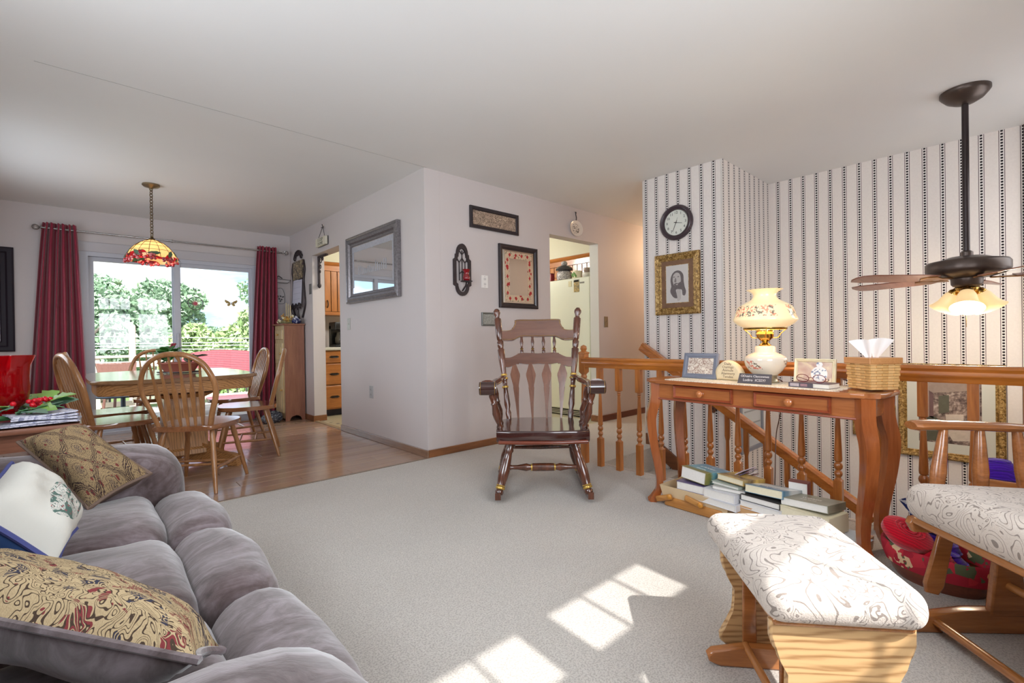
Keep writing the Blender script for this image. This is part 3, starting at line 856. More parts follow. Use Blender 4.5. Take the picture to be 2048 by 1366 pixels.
s.col(a_); s.set(.92, 0, .1); s.bump(n, .6, .004); m_tap1 = s.m
s = N('gold_tapestry'); v = s.uv(); n = s.noise(v, 150, 2, .7); n2 = s.noise(s.uv(1.0), 11, 1.2, .5, 1.2); f = s.math('FRACT', s.math('MULTIPLY', n2, 13)); n3 = s.noise(v, 9, 2, .5, .8)
base = s.mix(n, lin((160, 138, 104)), lin((196, 176, 140)))
a_ = s.mix(s.math('MULTIPLY', s.math('GREATER_THAN', n3, .61), s.math('GREATER_THAN', f, .5)), base, lin((126, 58, 60)))
a_ = s.mix(s.math('MULTIPLY', s.math('LESS_THAN', n3, .40), s.math('GREATER_THAN', f, .55)), a_, lin((60, 60, 74)))
a_ = s.mix(s.math('LESS_THAN', f, .22), a_, lin((74, 60, 50)))
s.col(a_); s.set(.9, 0, .1); s.bump(n, .4, .004); m_tap2 = s.m
m_brn = plain('brown_pillow_back', (108, 88, 76), .9)
pillow('tapestry_pillow', (DP(178, 1018, 1.47), DP(302, 948, 1.60), DP(168, 852, 1.70), DP(36, 884, 1.60)), .15, (m_tap1, m_brn, m_brn), 'brown tapestry pillow with diamond lattice against the far sofa arm')
s = N('white_embroidered_cotton'); v = s.uv(); ux, uy, _ = s.sep(v); n = s.noise(v, 9, 1.5, .5, 1.0); n4 = s.noise(v, 30, 3); f = s.math('FRACT', s.math('MULTIPLY', n, 13))
du = s.math('DIVIDE', s.math('SUBTRACT', ux, .66), .22); dv = s.math('DIVIDE', s.math('SUBTRACT', uy, .52), .36)
ell = s.math('LESS_THAN', s.math('ADD', s.math('MULTIPLY', du, du), s.math('MULTIPLY', dv, dv)), 1.0)
emb = s.math('MULTIPLY', ell, s.math('MAXIMUM', s.math('LESS_THAN', f, .25), s.math('GREATER_THAN', n, .56)))
cc = s.mix(s.math('GREATER_THAN', n4, .60), lin((84, 108, 100)), lin((150, 84, 88)))
s.col(s.mix(emb, lin((200, 198, 190)), cc)); s.set(.85, 0, .2); s.bump(n4, .2, .004); m_white = s.m
m_blue = plain('denim_blue_cloth', (52, 86, 142), .8, var=.25, vs=9)
pillow('embroidered_pillow', (DP(-75, 1020, 1.00), DP(112, 1130, 1.06), DP(152, 1058, 1.24), DP(22, 926, 1.30)), .15, (m_white, m_blue, plain('navy_piping', (66, 72, 128), .8)), 'white embroidered pillow with a blue back leaning on the sofa')
pillow('patterned_pillow', (DP(-260, 1200, .66), DP(398, 1322, .64), DP(446, 1302, .74), DP(-60, 1122, 1.02)), .13, (m_tap2, m_suede, m_suede), 'gold scroll-patterned pillow with suede back by the near sofa arm')

# ---------------------------------------------------------------- dining table
m_oakx = oak('honey_oak_x', (128, 84, 44), (184, 134, 82), 'x')
m_oakz = oak('honey_oak_z', (128, 84, 44), (188, 140, 88), 'z')
m_top = wood('polished_table_top', (118, 84, 54), (166, 128, 92), 'x', .14, .8, .8)
dt = thing('dining_table', 'oak pedestal dining table with bowed ends', 'table', (.575, 5.02, 0))
def boat(w_, l_, bow, cut, ins=0):
    w_, l_ = w_ / 2 - ins, l_ / 2 - ins; p = []
    n = 12
    for i in range(n + 1):
        x = -w_ + cut + (2 * w_ - 2 * cut) * i / n; p.append((x, -l_ - bow * (1 - (x / (w_ - cut)) ** 2)))
    for i in range(n + 1):
        y = -l_ + cut + (2 * l_ - 2 * cut) * i / n; p.append((w_ + .02 * (1 - (y / (l_ - cut)) ** 2), y))
    return p + [(-a, -b) for a, b in p]
obj('table_top', prism(newbm(), boat(1.04, 1.42, .10, .05), .028, Matrix.Translation((0, 0, .724)), .009), m_top, dt)
obj('apron', prism(newbm(), boat(1.04, 1.42, .10, .05, .035), .085, Matrix.Translation((0, 0, .668)), .004), m_oakx, dt)
obj('slide_block', bx(-.30, .30, -.45, .45, .59, .63, .006), m_oakx, dt)
PY = -.36
obj('pedestal', lathe(newbm(), [(.15, .16, 1), (.15, .30, 1), (.165, .315, 1), (.165, .33, 1), (.135, .345, 1), (.135, .56, 1), (.19, .595, 1)], 16, Matrix.Translation((.04, PY, 0)) @ Matrix.Rotation(0, 4, 'Z')), m_oakz, dt, 30)
obj('pedestal_collar', lathe(newbm(), [(.15, .10, 1), (.175, .115, 1), (.175, .15, 1), (.155, .165, 1)], 16, Matrix.Translation((.04, PY, 0))), m_oakz, dt, 30)
fp = [(.05, .05), (.05, .24), (.12, .235), (.20, .17), (.30, .11), (.40, .10), (.44, .085), (.45, .0), (.37, .0), (.33, .03), (.20, .05)]
for a in (-45, 45, 135, 225):
    Mf = Matrix.Translation((.04, PY, 0)) @ Matrix.Rotation(R(a), 4, 'Z') @ Matrix.Rotation(R(90), 4, 'X')
    obj('foot', prism(newbm(), [(p[0] * 1.05, p[1]) for p in fp], .06, Mf, .006), m_oakx, dt)

# ---------------------------------------------------------------- dining chairs
m_ch = wood('chair_oak', (126, 82, 46), (184, 132, 84), 'z', .3, .8, .5)
m_chs = wood('chair_seat_oak', (104, 62, 36), (160, 106, 68), 'y', .15, .8, .8)
def make_dining_chair():
    t = thing('dining_chair', 'oak bow-back dining chair', 'chair')
    seat = [(p.x, p.y) for p in spline([(-.19, -.20), (-.225, -.05), (-.225, .10), (-.17, .205), (0, .225), (.17, .205), (.225, .10), (.225, -.05), (.19, -.20), (.1, -.225), (0, -.232), (-.1, -.225), (-.19, -.20)], 3)][:-1]
    obj('seat', prism(newbm(), seat, .034, Matrix.Translation((0, 0, .428)), .010), m_chs, t, 50)
    legp = [(.011, 0), (.014, .15), (.018, .55), (.015, .70), (.019, .78), (.014, 1)]
    L = {}
    for sx in (-1, 1):
        for sy in (-1, 1):
            top = Vector((sx * .145, sy * .135, .42)); bot = Vector((sx * .215, sy * .235 - .01, 0)); L[sx, sy] = (bot, top)
            obj('leg', turned(newbm(), bot, top, legp, 12), m_ch, t)
    at = lambda k, f: L[k][0].lerp(L[k][1], f)
    for sx in (-1, 1):
        obj('side_stretcher', turned(newbm(), at((sx, -1), .36), at((sx, 1), .36), [(.007, 0), (.011, .5), (.007, 1)], 10), m_ch, t)
    for f in (.36, .66):
        a = at((-1, -1), .36).lerp(at((-1, 1), .36), f); b = at((1, -1), .36).lerp(at((1, 1), .36), f)
        obj('cross_stretcher', turned(newbm(), a, b, [(.006, 0), (.010, .5), (.006, 1)], 10), m_ch, t)
    O = Vector((0, -.185, .44)); V = Vector((0, -.24, .97)).normalized()     # back plane, leaning
    bp_ = lambda x, q: O + Vector((x, 0, 0)) + V * q
    bow = spline([(-.155, -.02), (-.185, .10), (-.222, .22), (-.220, .315), (-.168, .430), (-.085, .485), (0, .497), (.085, .485), (.168, .430), (.220, .315), (.222, .22), (.185, .10), (.155, -.02)], 4)
    obj('back_bow', tube(newbm(), [bp_(p.x, p.y) for p in bow], .019, 10, flat=.75), m_ch, t)
    Mb = Matrix(((1, 0, 0, O.x), (0, V.y, V.z, O.y), (0, V.z, -V.y, O.z), (0, 0, 0, 1)))
    for k in range(6):
        u0 = (k - 2.5) * .046; u1 = (k - 2.5) * .062
        top = .493 - 1.9 * u1 ** 2 - 8 * u1 ** 4
        w_ = [(.0075, -.01), (.0105, .10), (.0155, .235), (.016, .255), (.006, .285), (.0055, top)]
        pts = [(u0 + (u1 - u0) * q / .5 - a, q) for a, q in w_] + [(u0 + (u1 - u0) * q / .5 + a, q) for a, q in w_[::-1]]
        obj('arrow_slat', prism(newbm(), pts, .011, Mb, .002), m_ch, t)
    return t
c0 = make_dining_chair()
tb = 'chairs around the oak dining table'
c0['group'] = tb
c0['label'] = 'oak bow-back dining chair with its back to the sofa'
c0.location = (.620, 3.945, 0); c0.rotation_euler = (0, 0, face_dir(.58, .81))
dup(c0, (1.10, 4.70, 0), face_dir(-.96, .28), 'oak bow-back dining chair between the table and the tall cupboard, nearer the sofa')
dup(c0, (1.15, 5.47, 0), face_dir(-1, .0), 'oak bow-back dining chair by the grommet-topped right curtain')
dup(c0, (.20, 4.50, 0), face_dir(.97, .25), 'oak bow-back dining chair next to the side table with red vase')
dup(c0, (.22, 5.12, 0), face_dir(1, .05), 'oak bow-back dining chair in front of the curtain beside the framed picture')
dup(c0, (.62, 6.10, 0), face_dir(0, -1), 'oak bow-back dining chair at the window end of the table')

# ---------------------------------------------------------------- rocking chair
m_rk = wood('dark_walnut_stain', (44, 22, 16), (112, 62, 40), 'z', .2, .7, .8)
m_rkx = wood('dark_walnut_stain_x', (78, 42, 28), (124, 76, 52), 'x', .22, .6, .7)
m_rks = wood('rocker_seat_stain', (34, 18, 16), (74, 36, 30), 'x', .12, .7, .9)
m_gold = plain('gold_stencil_band', (196, 160, 78), .3, .6)
rk = thing('rocking_chair', 'dark wooden rocking chair with arrow-shaped back slats', 'rocking chair', (0, 0, 0), 0)
fx, fy = -.684, -.729
fmid = (ZP(1000, 996, .03) + ZP(1177, 994, .03)) / 2
rk.location = (fmid.x - fx * .27, fmid.y - fy * .27, 0); rk.rotation_euler = (0, 0, face_dir(fx, fy))
so = [(p.x, p.y) for p in spline([(-.285, .235), (-.29, .05), (-.26, -.17), (-.2, -.235), (0, -.25), (.2, -.235), (.26, -.17), (.29, .05), (.285, .235)], 4)]
so2 = so + [(.2, .262), (0, .268), (-.2, .262)]
def seatm():
    bm = prism(newbm(), so2, .075, Matrix.Translation((0, 0, .392)), .012)
    return bm
obj('seat', seatm(), m_rks, rk, 50)
obj('seat_lip', tube(newbm(), [(-.27, .258, .362), (-.1, .275, .360), (.1, .275, .360), (.27, .258, .362)], .012, 8), wood('rocker_red_stain', (84, 34, 22), (140, 70, 44), 'x', .2), rk)
lp = [(.022, 0), (.027, .05), (.020, .09), (.027, .12), (.024, .16), (.031, .28), (.034, .42), (.028, .60), (.022, .74), (.028, .78), (.024, .82), (.030, .88), (.030, .93), (.022, 1)]
def band(a, b, f, r, parent, h=.007):
    M, L = frame_to(a, b)
    obj('gold_band', lathe(newbm(), [(r, f * L - h), (r + .0025, f * L), (r, f * L + h)], 14, M), m_gold, parent)
for sx in (-1, 1):
    for sy, yt, yb2 in ((1, .15, .255), (-1, -.15, -.19)):
        a, b = Vector((sx * .275, yb2, .045)), Vector((sx * .19, yt, .365))
        lg = obj('leg', turned(newbm(), a, b, lp, 16), m_rk, rk)
        band(a, b, .115, .0275, lg); band(a, b, .155, .0265, lg, .004)
    arcp = []
    for i in range(15):
        y = -.50 + .80 * i / 14; arcp.append(Vector((sx * .278, y, .022 + .10 * (y + .08) ** 2 * 1.6)))
    bm = newbm(); va = []
    for p in arcp:
        va.append([bm.verts.new(p + Vector((dx, 0, dz))) for dx, dz in ((-.017, -.020), (.017, -.020), (.017, .022), (-.017, .022))])
    for q, w2 in zip(va, va[1:]):
        for i in range(4): bm.faces.new((q[i], q[(i + 1) % 4], w2[(i + 1) % 4], w2[i]))
    bm.faces.new(va[0][::-1]); bm.faces.new(va[-1])
    obj('rocker', bm, m_rk, rk)
st_ = turned(newbm(), (-.235, .20, .195), (.235, .20, .195), [(.012, 0), (.020, .05), (.013, .09), (.014, .16), (.024, .28), (.015, .345), (.024, .36), (.025, .5), (.024, .64), (.015, .655), (.024, .72), (.014, .84), (.013, .91), (.020, .95), (.012, 1)], 14)
so_ = obj('front_stretcher', st_, m_rk, rk)
for f in (.352, .648): band(Vector((-.235, .20, .195)), Vector((.235, .20, .195)), f, .020, so_, .006)
obj('rear_stretcher', turned(newbm(), (-.22, -.15, .24), (.22, -.15, .24), [(.010, 0), (.015, .5), (.010, 1)], 10), m_rk, rk)
for sx in (-1, 1):
    obj('side_stretcher', turned(newbm(), (sx * .245, -.16, .17), (sx * .25, .20, .17), [(.010, 0), (.016, .5), (.010, 1)], 10), m_rk, rk)
O = Vector((0, -.205, .43)); V = Vector((0, -.185, .80)).normalized()
bpt = lambda x, q: O + Vector((x, 0, 0)) + V * q
pp = [(.017, 0), (.021, .06), (.015, .09), (.022, .13), (.019, .20), (.015, .27), (.021, .285), (.016, .30), (.018, .34), (.025, .36), (.018, .38), (.018, .41), (.024, .52), (.026, .62), (.018, .63), (.023, .655), (.024, .69), (.017, .70), (.022, .715), (.025, .78), (.026, .90), (.016, .912), (.017, .93), (.026, .955), (.025, .975), (.014, .995), (.001, 1)]
for sx in (-1, 1):
    a, b = bpt(sx * .215, -.01), bpt(sx * .302, .805)
    po = obj('back_post', turned(newbm(), a, b, pp, 16), m_rk, rk)
    band(a, b, .285, .0215, po); band(a, b, .36, .0255, po, .006); band(a, b, .39, .021, po, .008)
Mb = Matrix(((1, 0, 0, O.x), (0, V.y, V.z, O.y), (0, V.z, -V.y, O.z), (0, 0, 0, 1)))
half = spline([(0, .716), (.155, .716), (.165, .695), (.185, .65), (.22, .632), (.28, .632)], 5)
topc = [(-p.x, p.y) for p in half[::-1]][:-1] + [(p.x, p.y) for p in half]
halfb = spline([(0, .586), (.11, .588), (.15, .578), (.19, .560), (.28, .562)], 5)
botc = [(p.x, p.y) for p in halfb[::-1]] + [(-p.x, p.y) for p in halfb[1:]]
obj('crest_rail', prism(newbm(), topc + botc, .024, Mb, .004), m_rkx, rk)
# thin gold line that follows the crest
ln = [Mb @ Vector((p[0] * .965, .65 + (p[1] - .65) * .9, .0135)) for p in (topc + botc)]
obj('gold_line', tube(newbm(), ln, .0012, 4, True), m_gold, rk)
half = spline([(0, .462), (.12, .468), (.15, .458), (.20, .435), (.255, .432)], 5)
topc = [(-p.x, p.y) for p in half[::-1]][:-1] + [(p.x, p.y) for p in half]
halfb = spline([(0, .388), (.08, .385), (.14, .392), (.16, .385), (.21, .366), (.245, .366)], 5)
botc = [(p.x, p.y) for p in halfb[::-1]] + [(-p.x, p.y) for p in halfb[1:]]
obj('lower_rail', prism(newbm(), topc + botc, .022, Mb, .004), m_rkx, rk)
for k in range(4):
    x = (k - 1.5) * .079
    sp_ = obj('back_spindle', turned(newbm(), bpt(x, .455), bpt(x, .592), [(.007, 0), (.012, .08), (.012, .22), (.007, .30), (.013, .33), (.007, .38), (.008, .48), (.013, .68), (.009, .86), (.008, 1)], 12), m_rk, rk)
    band(bpt(x, .455), bpt(x, .592), .30, .009, sp_, .003)
m_slat = wood('rocker_slat_stain', (96, 58, 40), (140, 92, 68), 'z', .22, .7, .6)
for k in range(4):
    xt = (k - 1.5) * .116; xb = (k - 1.5) * .100
    w_ = [(.006, -.005), (.012, .11), (.0205, .215), (.0175, .227), (.021, .238), (.034, .30), (.034, .315), (.015, .375), (.009, .395)]
    cx = lambda q: xb + (xt - xb) * q / .4
    obj('arrow_slat', prism(newbm(), [(cx(q) - a, q) for a, q in w_] + [(cx(q) + a, q) for a, q in w_[::-1]], .013, Mb, .002), m_slat, rk)
for sx in (-1, 1):
    path = spline([(sx * .245, -.27, .725), (sx * .285, -.13, .705), (sx * .325, .03, .69), (sx * .335, .15, .705), (sx * .335, .20, .715)], 5)
    obj('arm', tube(newbm(), path, [.018] + [.024] * 4 + [.036] * 6 + [.046] * 10, 10, flat=.5), m_rk, rk)
    sc_ = obj('arm_scroll', lathe(newbm(), [(.001, -.052), (.040, -.052), (.042, -.046), (.042, .046), (.040, .052), (.001, .052)], 20, Matrix.Translation((sx * .335, .205, .685)) @ Matrix.Rotation(R(90), 4, 'Y')), m_rks, rk)
    for e in (-.044, .044):
        obj('gold_line', lathe(newbm(), [(.0418, -.0015), (.0432, 0), (.0418, .0015)], 20, Matrix.Translation((sx * .335 + e, .205, .685)) @ Matrix.Rotation(R(90), 4, 'Y'), cap=False), m_gold, sc_)
    ap = [(.012, 0), (.020, .08), (.013, .14), (.024, .30), (.027, .42), (.017, .62), (.022, .66), (.016, .70), (.021, .85), (.017, 1)]
    for (yb3, yt3, xo) in ((.175, .18, .318), (.04, .05, .30)):
        obj('arm_spindle', turned(newbm(), (sx * .262, yb3 - .02, .42), (sx * xo, yt3, .67), ap, 14), m_rk, rk)
# ---------------------------------------------------------------- console table
m_con = wood('cherry_console', (132, 72, 36), (188, 116, 64), 'x', .22, .6, .7)
m_conz = wood('cherry_console_leg', (122, 60, 28), (180, 102, 52), 'z', .2, .6, .7)
m_drw = wood('cherry_drawer_moulding', (118, 48, 28), (164, 84, 52), 'x', .22, .6, .7)
TH = .738
FL, FR = ZP(1283, 757, TH), ZP(1757, 790, TH)
ex = (FL - FR); ex.z = 0; TLEN = ex.length; ex.normalize(); ey = Vector((0, 0, 1)).cross(ex)
TD = .345
TC = (FL + FR) / 2 - ey * (TD / 2); TC.z = 0
TROT = math.atan2(ex.y, ex.x)
ct = thing('console_table', 'cherry console table with two drawers in front of the railing', 'table', TC, TROT)
def TL(p):                          # world -> table local
    q = Vector(p) - TC; return Vector((q.dot(ex), q.dot(ey), q.z))
def tw(x, y, z=TH): return TC + ex * x + ey * y + Vector((0, 0, z))
hl, hd = TLEN / 2, TD / 2
crn = [(hl - .10, hd), (hl - .05, hd - .006), (hl - .035, hd - .035), (hl - .004, hd - .045), (hl + .004, hd - .085)]
q1 = crn + [(hl, 0)]
poly = [(-x, y) for x, y in crn] + [(-hl, 0)]
full = [(-x, y) for x, y in crn[::-1]] + crn
full = full + [(x, -y) for x, y in full[::-1]]
obj('table_top', prism(newbm(), full, .022, Matrix.Translation((0, 0, TH - .011)), .007), m_con, ct)
obj('apron_front', bx(-hl + .06, hl - .06, hd - .062, hd - .042, .622, TH - .02, .003), m_con, ct)
obj('apron_back', bx(-hl + .06, hl - .06, -hd + .042, -hd + .062, .622, TH - .02, .003), m_con, ct)
for sx in (-1, 1):
    obj('apron_end', bx(sx * (hl - .065) - .01, sx * (hl - .065) + .01, -hd + .05, hd - .05, .622, TH - .02, .003), m_con, ct)
obj('apron_bead', bx(-hl + .06, hl - .06, hd - .046, hd - .036, .618, .628, .003), m_drw, ct)
fpt = tw(0, hd - .036)
for (xa, xb, ya, yb) in ((1347, 1465, 766, 806), (1507, 1662, 778, 826)):
    a, b = TL(PP(xa, ya, fpt, ey)), TL(PP(xb, yb, fpt, ey))
    x0, x1 = min(a.x, b.x), max(a.x, b.x); z0, z1 = .634, .710
    M = Matrix(((1, 0, 0, (x0 + x1) / 2), (0, 0, 1, hd - .042), (0, 1, 0, (z0 + z1) / 2), (0, 0, 0, 1)))
    dr = obj('drawer', mitre_frame(newbm(), x1 - x0, z1 - z0, [(0, 0), (0, .012), (.005, .017), (.012, .010), (.016, .006), (.0161, .0)], M), m_drw, ct)
    obj('drawer_panel', bx(x0 + .014, x1 - .014, hd - .044, hd - .034, z0 + .014, z1 - .014), m_con, dr)
    Mk = Matrix.Translation(((x0 + x1) / 2, hd - .036, (z0 + z1) / 2)) @ Matrix.Rotation(R(-90), 4, 'X')
    obj('knob', lathe(newbm(), [(.016, 0), (.010, .005), (.009, .012), (.017, .018), (.018, .025), (.012, .031), (.001, .033)], 18, Mk), wood('knob_wood', (160, 84, 40), (208, 132, 74), 'z', .15), dr)
for sx in (-1, 1):
    for sy in (-1, 1):
        bx_, by_ = sx * (hl - .062), sy * (hd - .048)
        ctrl = [(0, 0, TH - .022), (0, 0, .64), (.006, .006, .585), (.020, .016, .50), (.012, .008, .36), (-.010, -.008, .20), (-.012, -.010, .09), (.008, .006, .03), (.026, .018, .0)]
        pts = spline([(bx_ + sx * a, by_ + sy * b, z_) for a, b, z_ in ctrl], 4)
        n_ = len(pts); rr = []
        for i, p in enumerate(pts):
            zf = p.z
            rr.append(.040 if zf > .60 else .040 - (.60 - zf) * .028 if zf > .06 else .026 + (.06 - zf) * .1)
        obj('leg', tube(newbm(), pts, rr, 4, ph=PI / 4), m_conz, ct, 30)

# runner of lace
s = N('ivory_lace'); v = s.coords(); e = s.voro(v, 75, 'DISTANCE_TO_EDGE'); n = s.noise(v, 30, 3)
s.col(s.mix(s.math('LESS_THAN', e, .10), lin((214, 202, 180)), lin((240, 234, 220)))); s.set(.9); s.bump(e, .6, .004); m_lace = s.m
def lace_poly(x0, x1, y0, y1, amp, k):
    p = []
    nx = int((x1 - x0) / .012); ny = int((y1 - y0) / .012)
    for i in range(nx): p.append((x0 + (x1 - x0) * i / nx, y0 - amp * abs(math.sin(k * i))))
    for i in range(ny): p.append((x1 + amp * abs(math.sin(k * i)), y0 + (y1 - y0) * i / ny))
    for i in range(nx): p.append((x1 - (x1 - x0) * i / nx, y1 + amp * abs(math.sin(k * i))))
    for i in range(ny): p.append((x0 - amp * abs(math.sin(k * i)), y1 - (y1 - y0) * i / ny))
    return p
rn = tag(obj('lace_runner', prism(newbm(), lace_poly(-.42, .44, -.11, hd - .022, .008, .7), .003, Matrix.Translation((0, 0, TH + .0015))), m_lace), 'ivory lace runner laid along the console table', 'table runner')
rn.location = TC; rn.rotation_euler = (0, 0, TROT)
ZT = TH + .003

def upright(name, label, cat, pxs, y_loc, lean, w_, h_, prof, m_fr, m_pic, back, inset):
    """small picture frame standing on the console; pxs = pixel x of its bottom centre."""
    c = PP(pxs, 750, tw(0, y_loc), ey); c.z = ZT
    t = thing(name, label, cat, c, TROT)
    M = Matrix.Rotation(R(-lean), 4, 'X').inverted() @ Matrix(((-1, 0, 0, 0), (0, 0, 1, 0), (0, 1, 0, h_ / 2), (0, 0, 0, 1)))
    fr_ = obj('frame', mitre_frame(newbm(), w_, h_, prof, M), m_fr, t)
    obj('backing', box(newbm(), (0, 0, -.004), (w_ - .004, h_ - .004, .006), M), plain('frame_backing', (70, 60, 54), .8), t)
    a, b = w_ / 2 - inset, h_ / 2 - inset
    bm = newbm(); bm.faces.new([bm.verts.new(M @ Vector(p)) for p in ((-a, -b, .002), (a, -b, .002), (a, b, .002), (-a, b, .002))])
    obj('picture', bm, m_pic, t)
    obj('easel_back', prism(newbm(), [(-.02, -h_ / 2), (.02, -h_ / 2), (.015, h_ * .1), (-.015, h_ * .1)], .004, M @ Matrix.Translation((0, 0, -.012)) @ Matrix.Rotation(R(-7), 4, 'X')), plain('frame_backing', (70, 60, 54), .8), t)
    return t, M
def sketch(name, paper, ink, scale, thr=.52):
    s = N(name); v = s.coords(); n = s.noise(v, scale, 5, .65, 2.5); n2 = s.noise(v, scale * 3, 3, .6, 1)
    f = s.math('MULTIPLY', s.math('LESS_THAN', s.math('ABSOLUTE', s.math('SUBTRACT', n, .5)), .035), 1)
    g = s.math('MAXIMUM', f, s.math('GREATER_THAN', n2, thr + .1))
    s.col(s.mix(g, s.mix(n, lin(paper), lin(tuple(min(255, q + 12) for q in paper))), lin(ink))); s.set(.3, 0, .4); return s.m
m_slate = plain('slate_blue_frame', (112, 116, 130), .45, var=.1, vs=30)
upright('photo_frame', 'slate blue picture frame with an engraved garden scene on the console', 'picture frame', 1398, -.02, 13, .218, .150, [(0, -.008), (0, .008), (.004, .011), (.016, .010), (.020, .006), (.022, .007), (.028, .005), (.029, 0)], m_slate, sketch('etched_garden_print', (214, 204, 190), (150, 122, 110), 26), None, .028)
m_crm = plain('cream_gilt_frame', (222, 210, 176), .35, var=.1, vs=40)
s = N('bell_ornament_print'); v = s.coords(); n = s.noise(v, 14, 3, .5, 1); x_, y_, z_ = s.sep(v)
dx_ = s.math('ADD', x_, .02); dz = s.math('SUBTRACT', z_, .055)
rr_ = s.math('SQRT', s.math('ADD', s.math('MULTIPLY', dx_, dx_), s.math('MULTIPLY', dz, dz)))
dz2 = s.math('SUBTRACT', z_, .100); rr2 = s.math('SQRT', s.math('ADD', s.math('MULTIPLY', dx_, dx_), s.math('MULTIPLY', dz2, dz2)))
bg_ = s.ramp(n, [(.35, lin((178, 142, 128))), (.5, lin((200, 172, 150))), (.65, lin((222, 202, 160)))])
orn = s.mix(s.math('GREATER_THAN', s.noise(v, 90, 2), .6), lin((226, 222, 218)), lin((120, 126, 150)))
s.col(s.mix(s.math('MAXIMUM', s.math('LESS_THAN', rr_, .036), s.math('LESS_THAN', rr2, .014)), bg_, orn)); s.set(.25, 0, .5); m_orn = s.m
upright('small_picture', 'cream gilt frame holding a print of a round white ornament', 'picture frame', 1628, -.05, 8, .182, .128, [(0, -.006), (0, .008), (.004, .010), (.009, .006), (.012, .008), (.015, .003), (.0155, 0)], m_crm, m_orn, None, .015)

# inscribed stone
c = PP(1460, 750, tw(0, -.03), ey); c.z = ZT
stn = thing('inscribed_stone', 'rounded cream stone with carved words on the console', 'stone', c, TROT)
m_stone = plain('cream_stone', (222, 204, 168), .8, var=.12, vs=40, bump=.3, bs=90)
sp = spline([(-.078, .0), (-.083, .035), (-.062, .078), (-.02, .108), (.025, .110), (.065, .08), (.080, .045), (.074, .0)], 5)
def stonebm():
    bm = newbm(); rings = []
    for k in range(7):
        a = -PI / 2 + PI * k / 6; y = .022 * math.sin(a); sc_ = .82 + .18 * math.cos(a) if 0 < k < 6 else .72
        rings.append([bm.verts.new((p.x * sc_, y, .055 + (p.y - .055) * sc_)) for p in sp])
    n_ = len(sp)
    for a, b in zip(rings, rings[1:]):
        for i in range(n_): bm.faces.new((a[i], a[(i + 1) % n_], b[(i + 1) % n_], b[i]))
    bm.faces.new(rings[0]); bm.faces.new(rings[-1][::-1]); return bm
sb = obj('stone_body', stonebm(), m_stone, stn, 60); sb.location = (0, 0, -.001)
Mt = Matrix(((-1, 0, 0, 0), (0, 0, 1, .0225), (0, 1, 0, 0), (0, 0, 0, 1)))
for k, (wd, sz) in enumerate((('Daily', .020), ('Ourings', .020), ('Anmule', .020), ('Alamnery', .020), ('Tanules', .019))):
    lettering(wd, sz, Mt @ Matrix.Translation((0, .092 - k * .0178, 0)), plain('carved_ink', (140, 120, 100), .8), stn)
# dark plaque with two lines
c = PP(1508, 757, tw(0, .085), ey); c.z = ZT
plq = thing('desk_plaque', 'dark slate desk plaque with two lines of pale lettering', 'plaque', c, TROT + R(3))
Mp = Matrix.Rotation(R(22), 4, 'X') @ Matrix(((-1, 0, 0, 0), (0, 0, 1, 0), (0, 1, 0, .026), (0, 0, 0, 1)))
obj('plaque_body', prism(newbm(), [(-.083, -.027), (.083, -.027), (.079, .027), (-.079, .027)], .012, Mp, .002), plain('dark_slate', (78, 72, 76), .6), plq)
m_pale = plain('pale_lettering', (222, 214, 212), .6, var=.02)
lettering('ODuaire Clascownes', .0165, Mp @ Matrix.Translation((0, .012, .0066)), m_pale, plq, sx=.98)
lettering('Ludiro  ICSSY?', .0185, Mp @ Matrix.Translation((0, -.009, .0066)), m_pale, plq)

# glass table lamp
c = PP(1531, 750, tw(0, -.045), ey); c.z = ZT
lk = (c - CAM).dot(_f) / FPX / 5.693
lm = thing('table_lamp', 'lit milk glass table lamp with painted flowers and ruffled shade', 'lamp', c, TROT)
def painted(name, ground, emit, zc, zh, flower):
    s = N(name); v = s.coords(); x_, y_, z_ = s.sep(v)
    band_ = s.math('LESS_THAN', s.math('ABSOLUTE', s.math('SUBTRACT', z_, zc)), zh)
    big = s.noise(v, 11, 1); n = s.noise(v, 95, 2, .6)
    fl_ = s.math('MULTIPLY', s.math('MULTIPLY', band_, s.math('GREATER_THAN', big, .48)), s.math('GREATER_THAN', n, .515))
    hue = s.math('GREATER_THAN', s.noise(v, 26, 1), .5)
    cc = s.mix(hue, lin((120, 108, 92)), lin(flower))
    c_ = s.mix(fl_, lin(ground), cc); s.col(c_)
    s.l(c_, s.b.inputs['Emission Color']); s.b.inputs['Emission Strength'].default_value = emit
    s.set(.12, 0, .6, .4, .05); return s.m
Z = lambda y: (1205 - y) * lk
m_shade = painted('lit_milk_glass', (246, 220, 172), .30, Z(400), .028, (226, 140, 110))
m_font = painted('milk_glass', (224, 212, 194), .03, Z(1000), .022, (214, 128, 108))
m_brass = plain('polished_brass', (196, 158, 84), .18, 1.0, var=.05)
shp = [(222, 600), (222, 585), (245, 572), (290, 545), (318, 515), (330, 500), (330, 488), (312, 450), (303, 410), (290, 370), (268, 338), (215, 305), (150, 272), (122, 240), (116, 212), (128, 190), (160, 165), (188, 152)]
obj('shade', lathe(newbm(), [(a * lk, Z(y)) for a, y in shp], 48, cap=False, wave=(.035, 14, len(shp) - 2)), m_shade, lm, 60)
obj('shade_collar', lathe(newbm(), [(222 * lk, Z(606)), (226 * lk, Z(600)), (226 * lk, Z(580)), (220 * lk, Z(576))], 36, cap=False), m_brass, lm)
obj('burner', lathe(newbm(), [(a * lk, Z(y)) for a, y in ((60, 790), (64, 778), (40, 762), (28, 745), (60, 720), (86, 690), (88, 660), (94, 655), (88, 648), (92, 610), (80, 600))], 24), m_brass, lm)
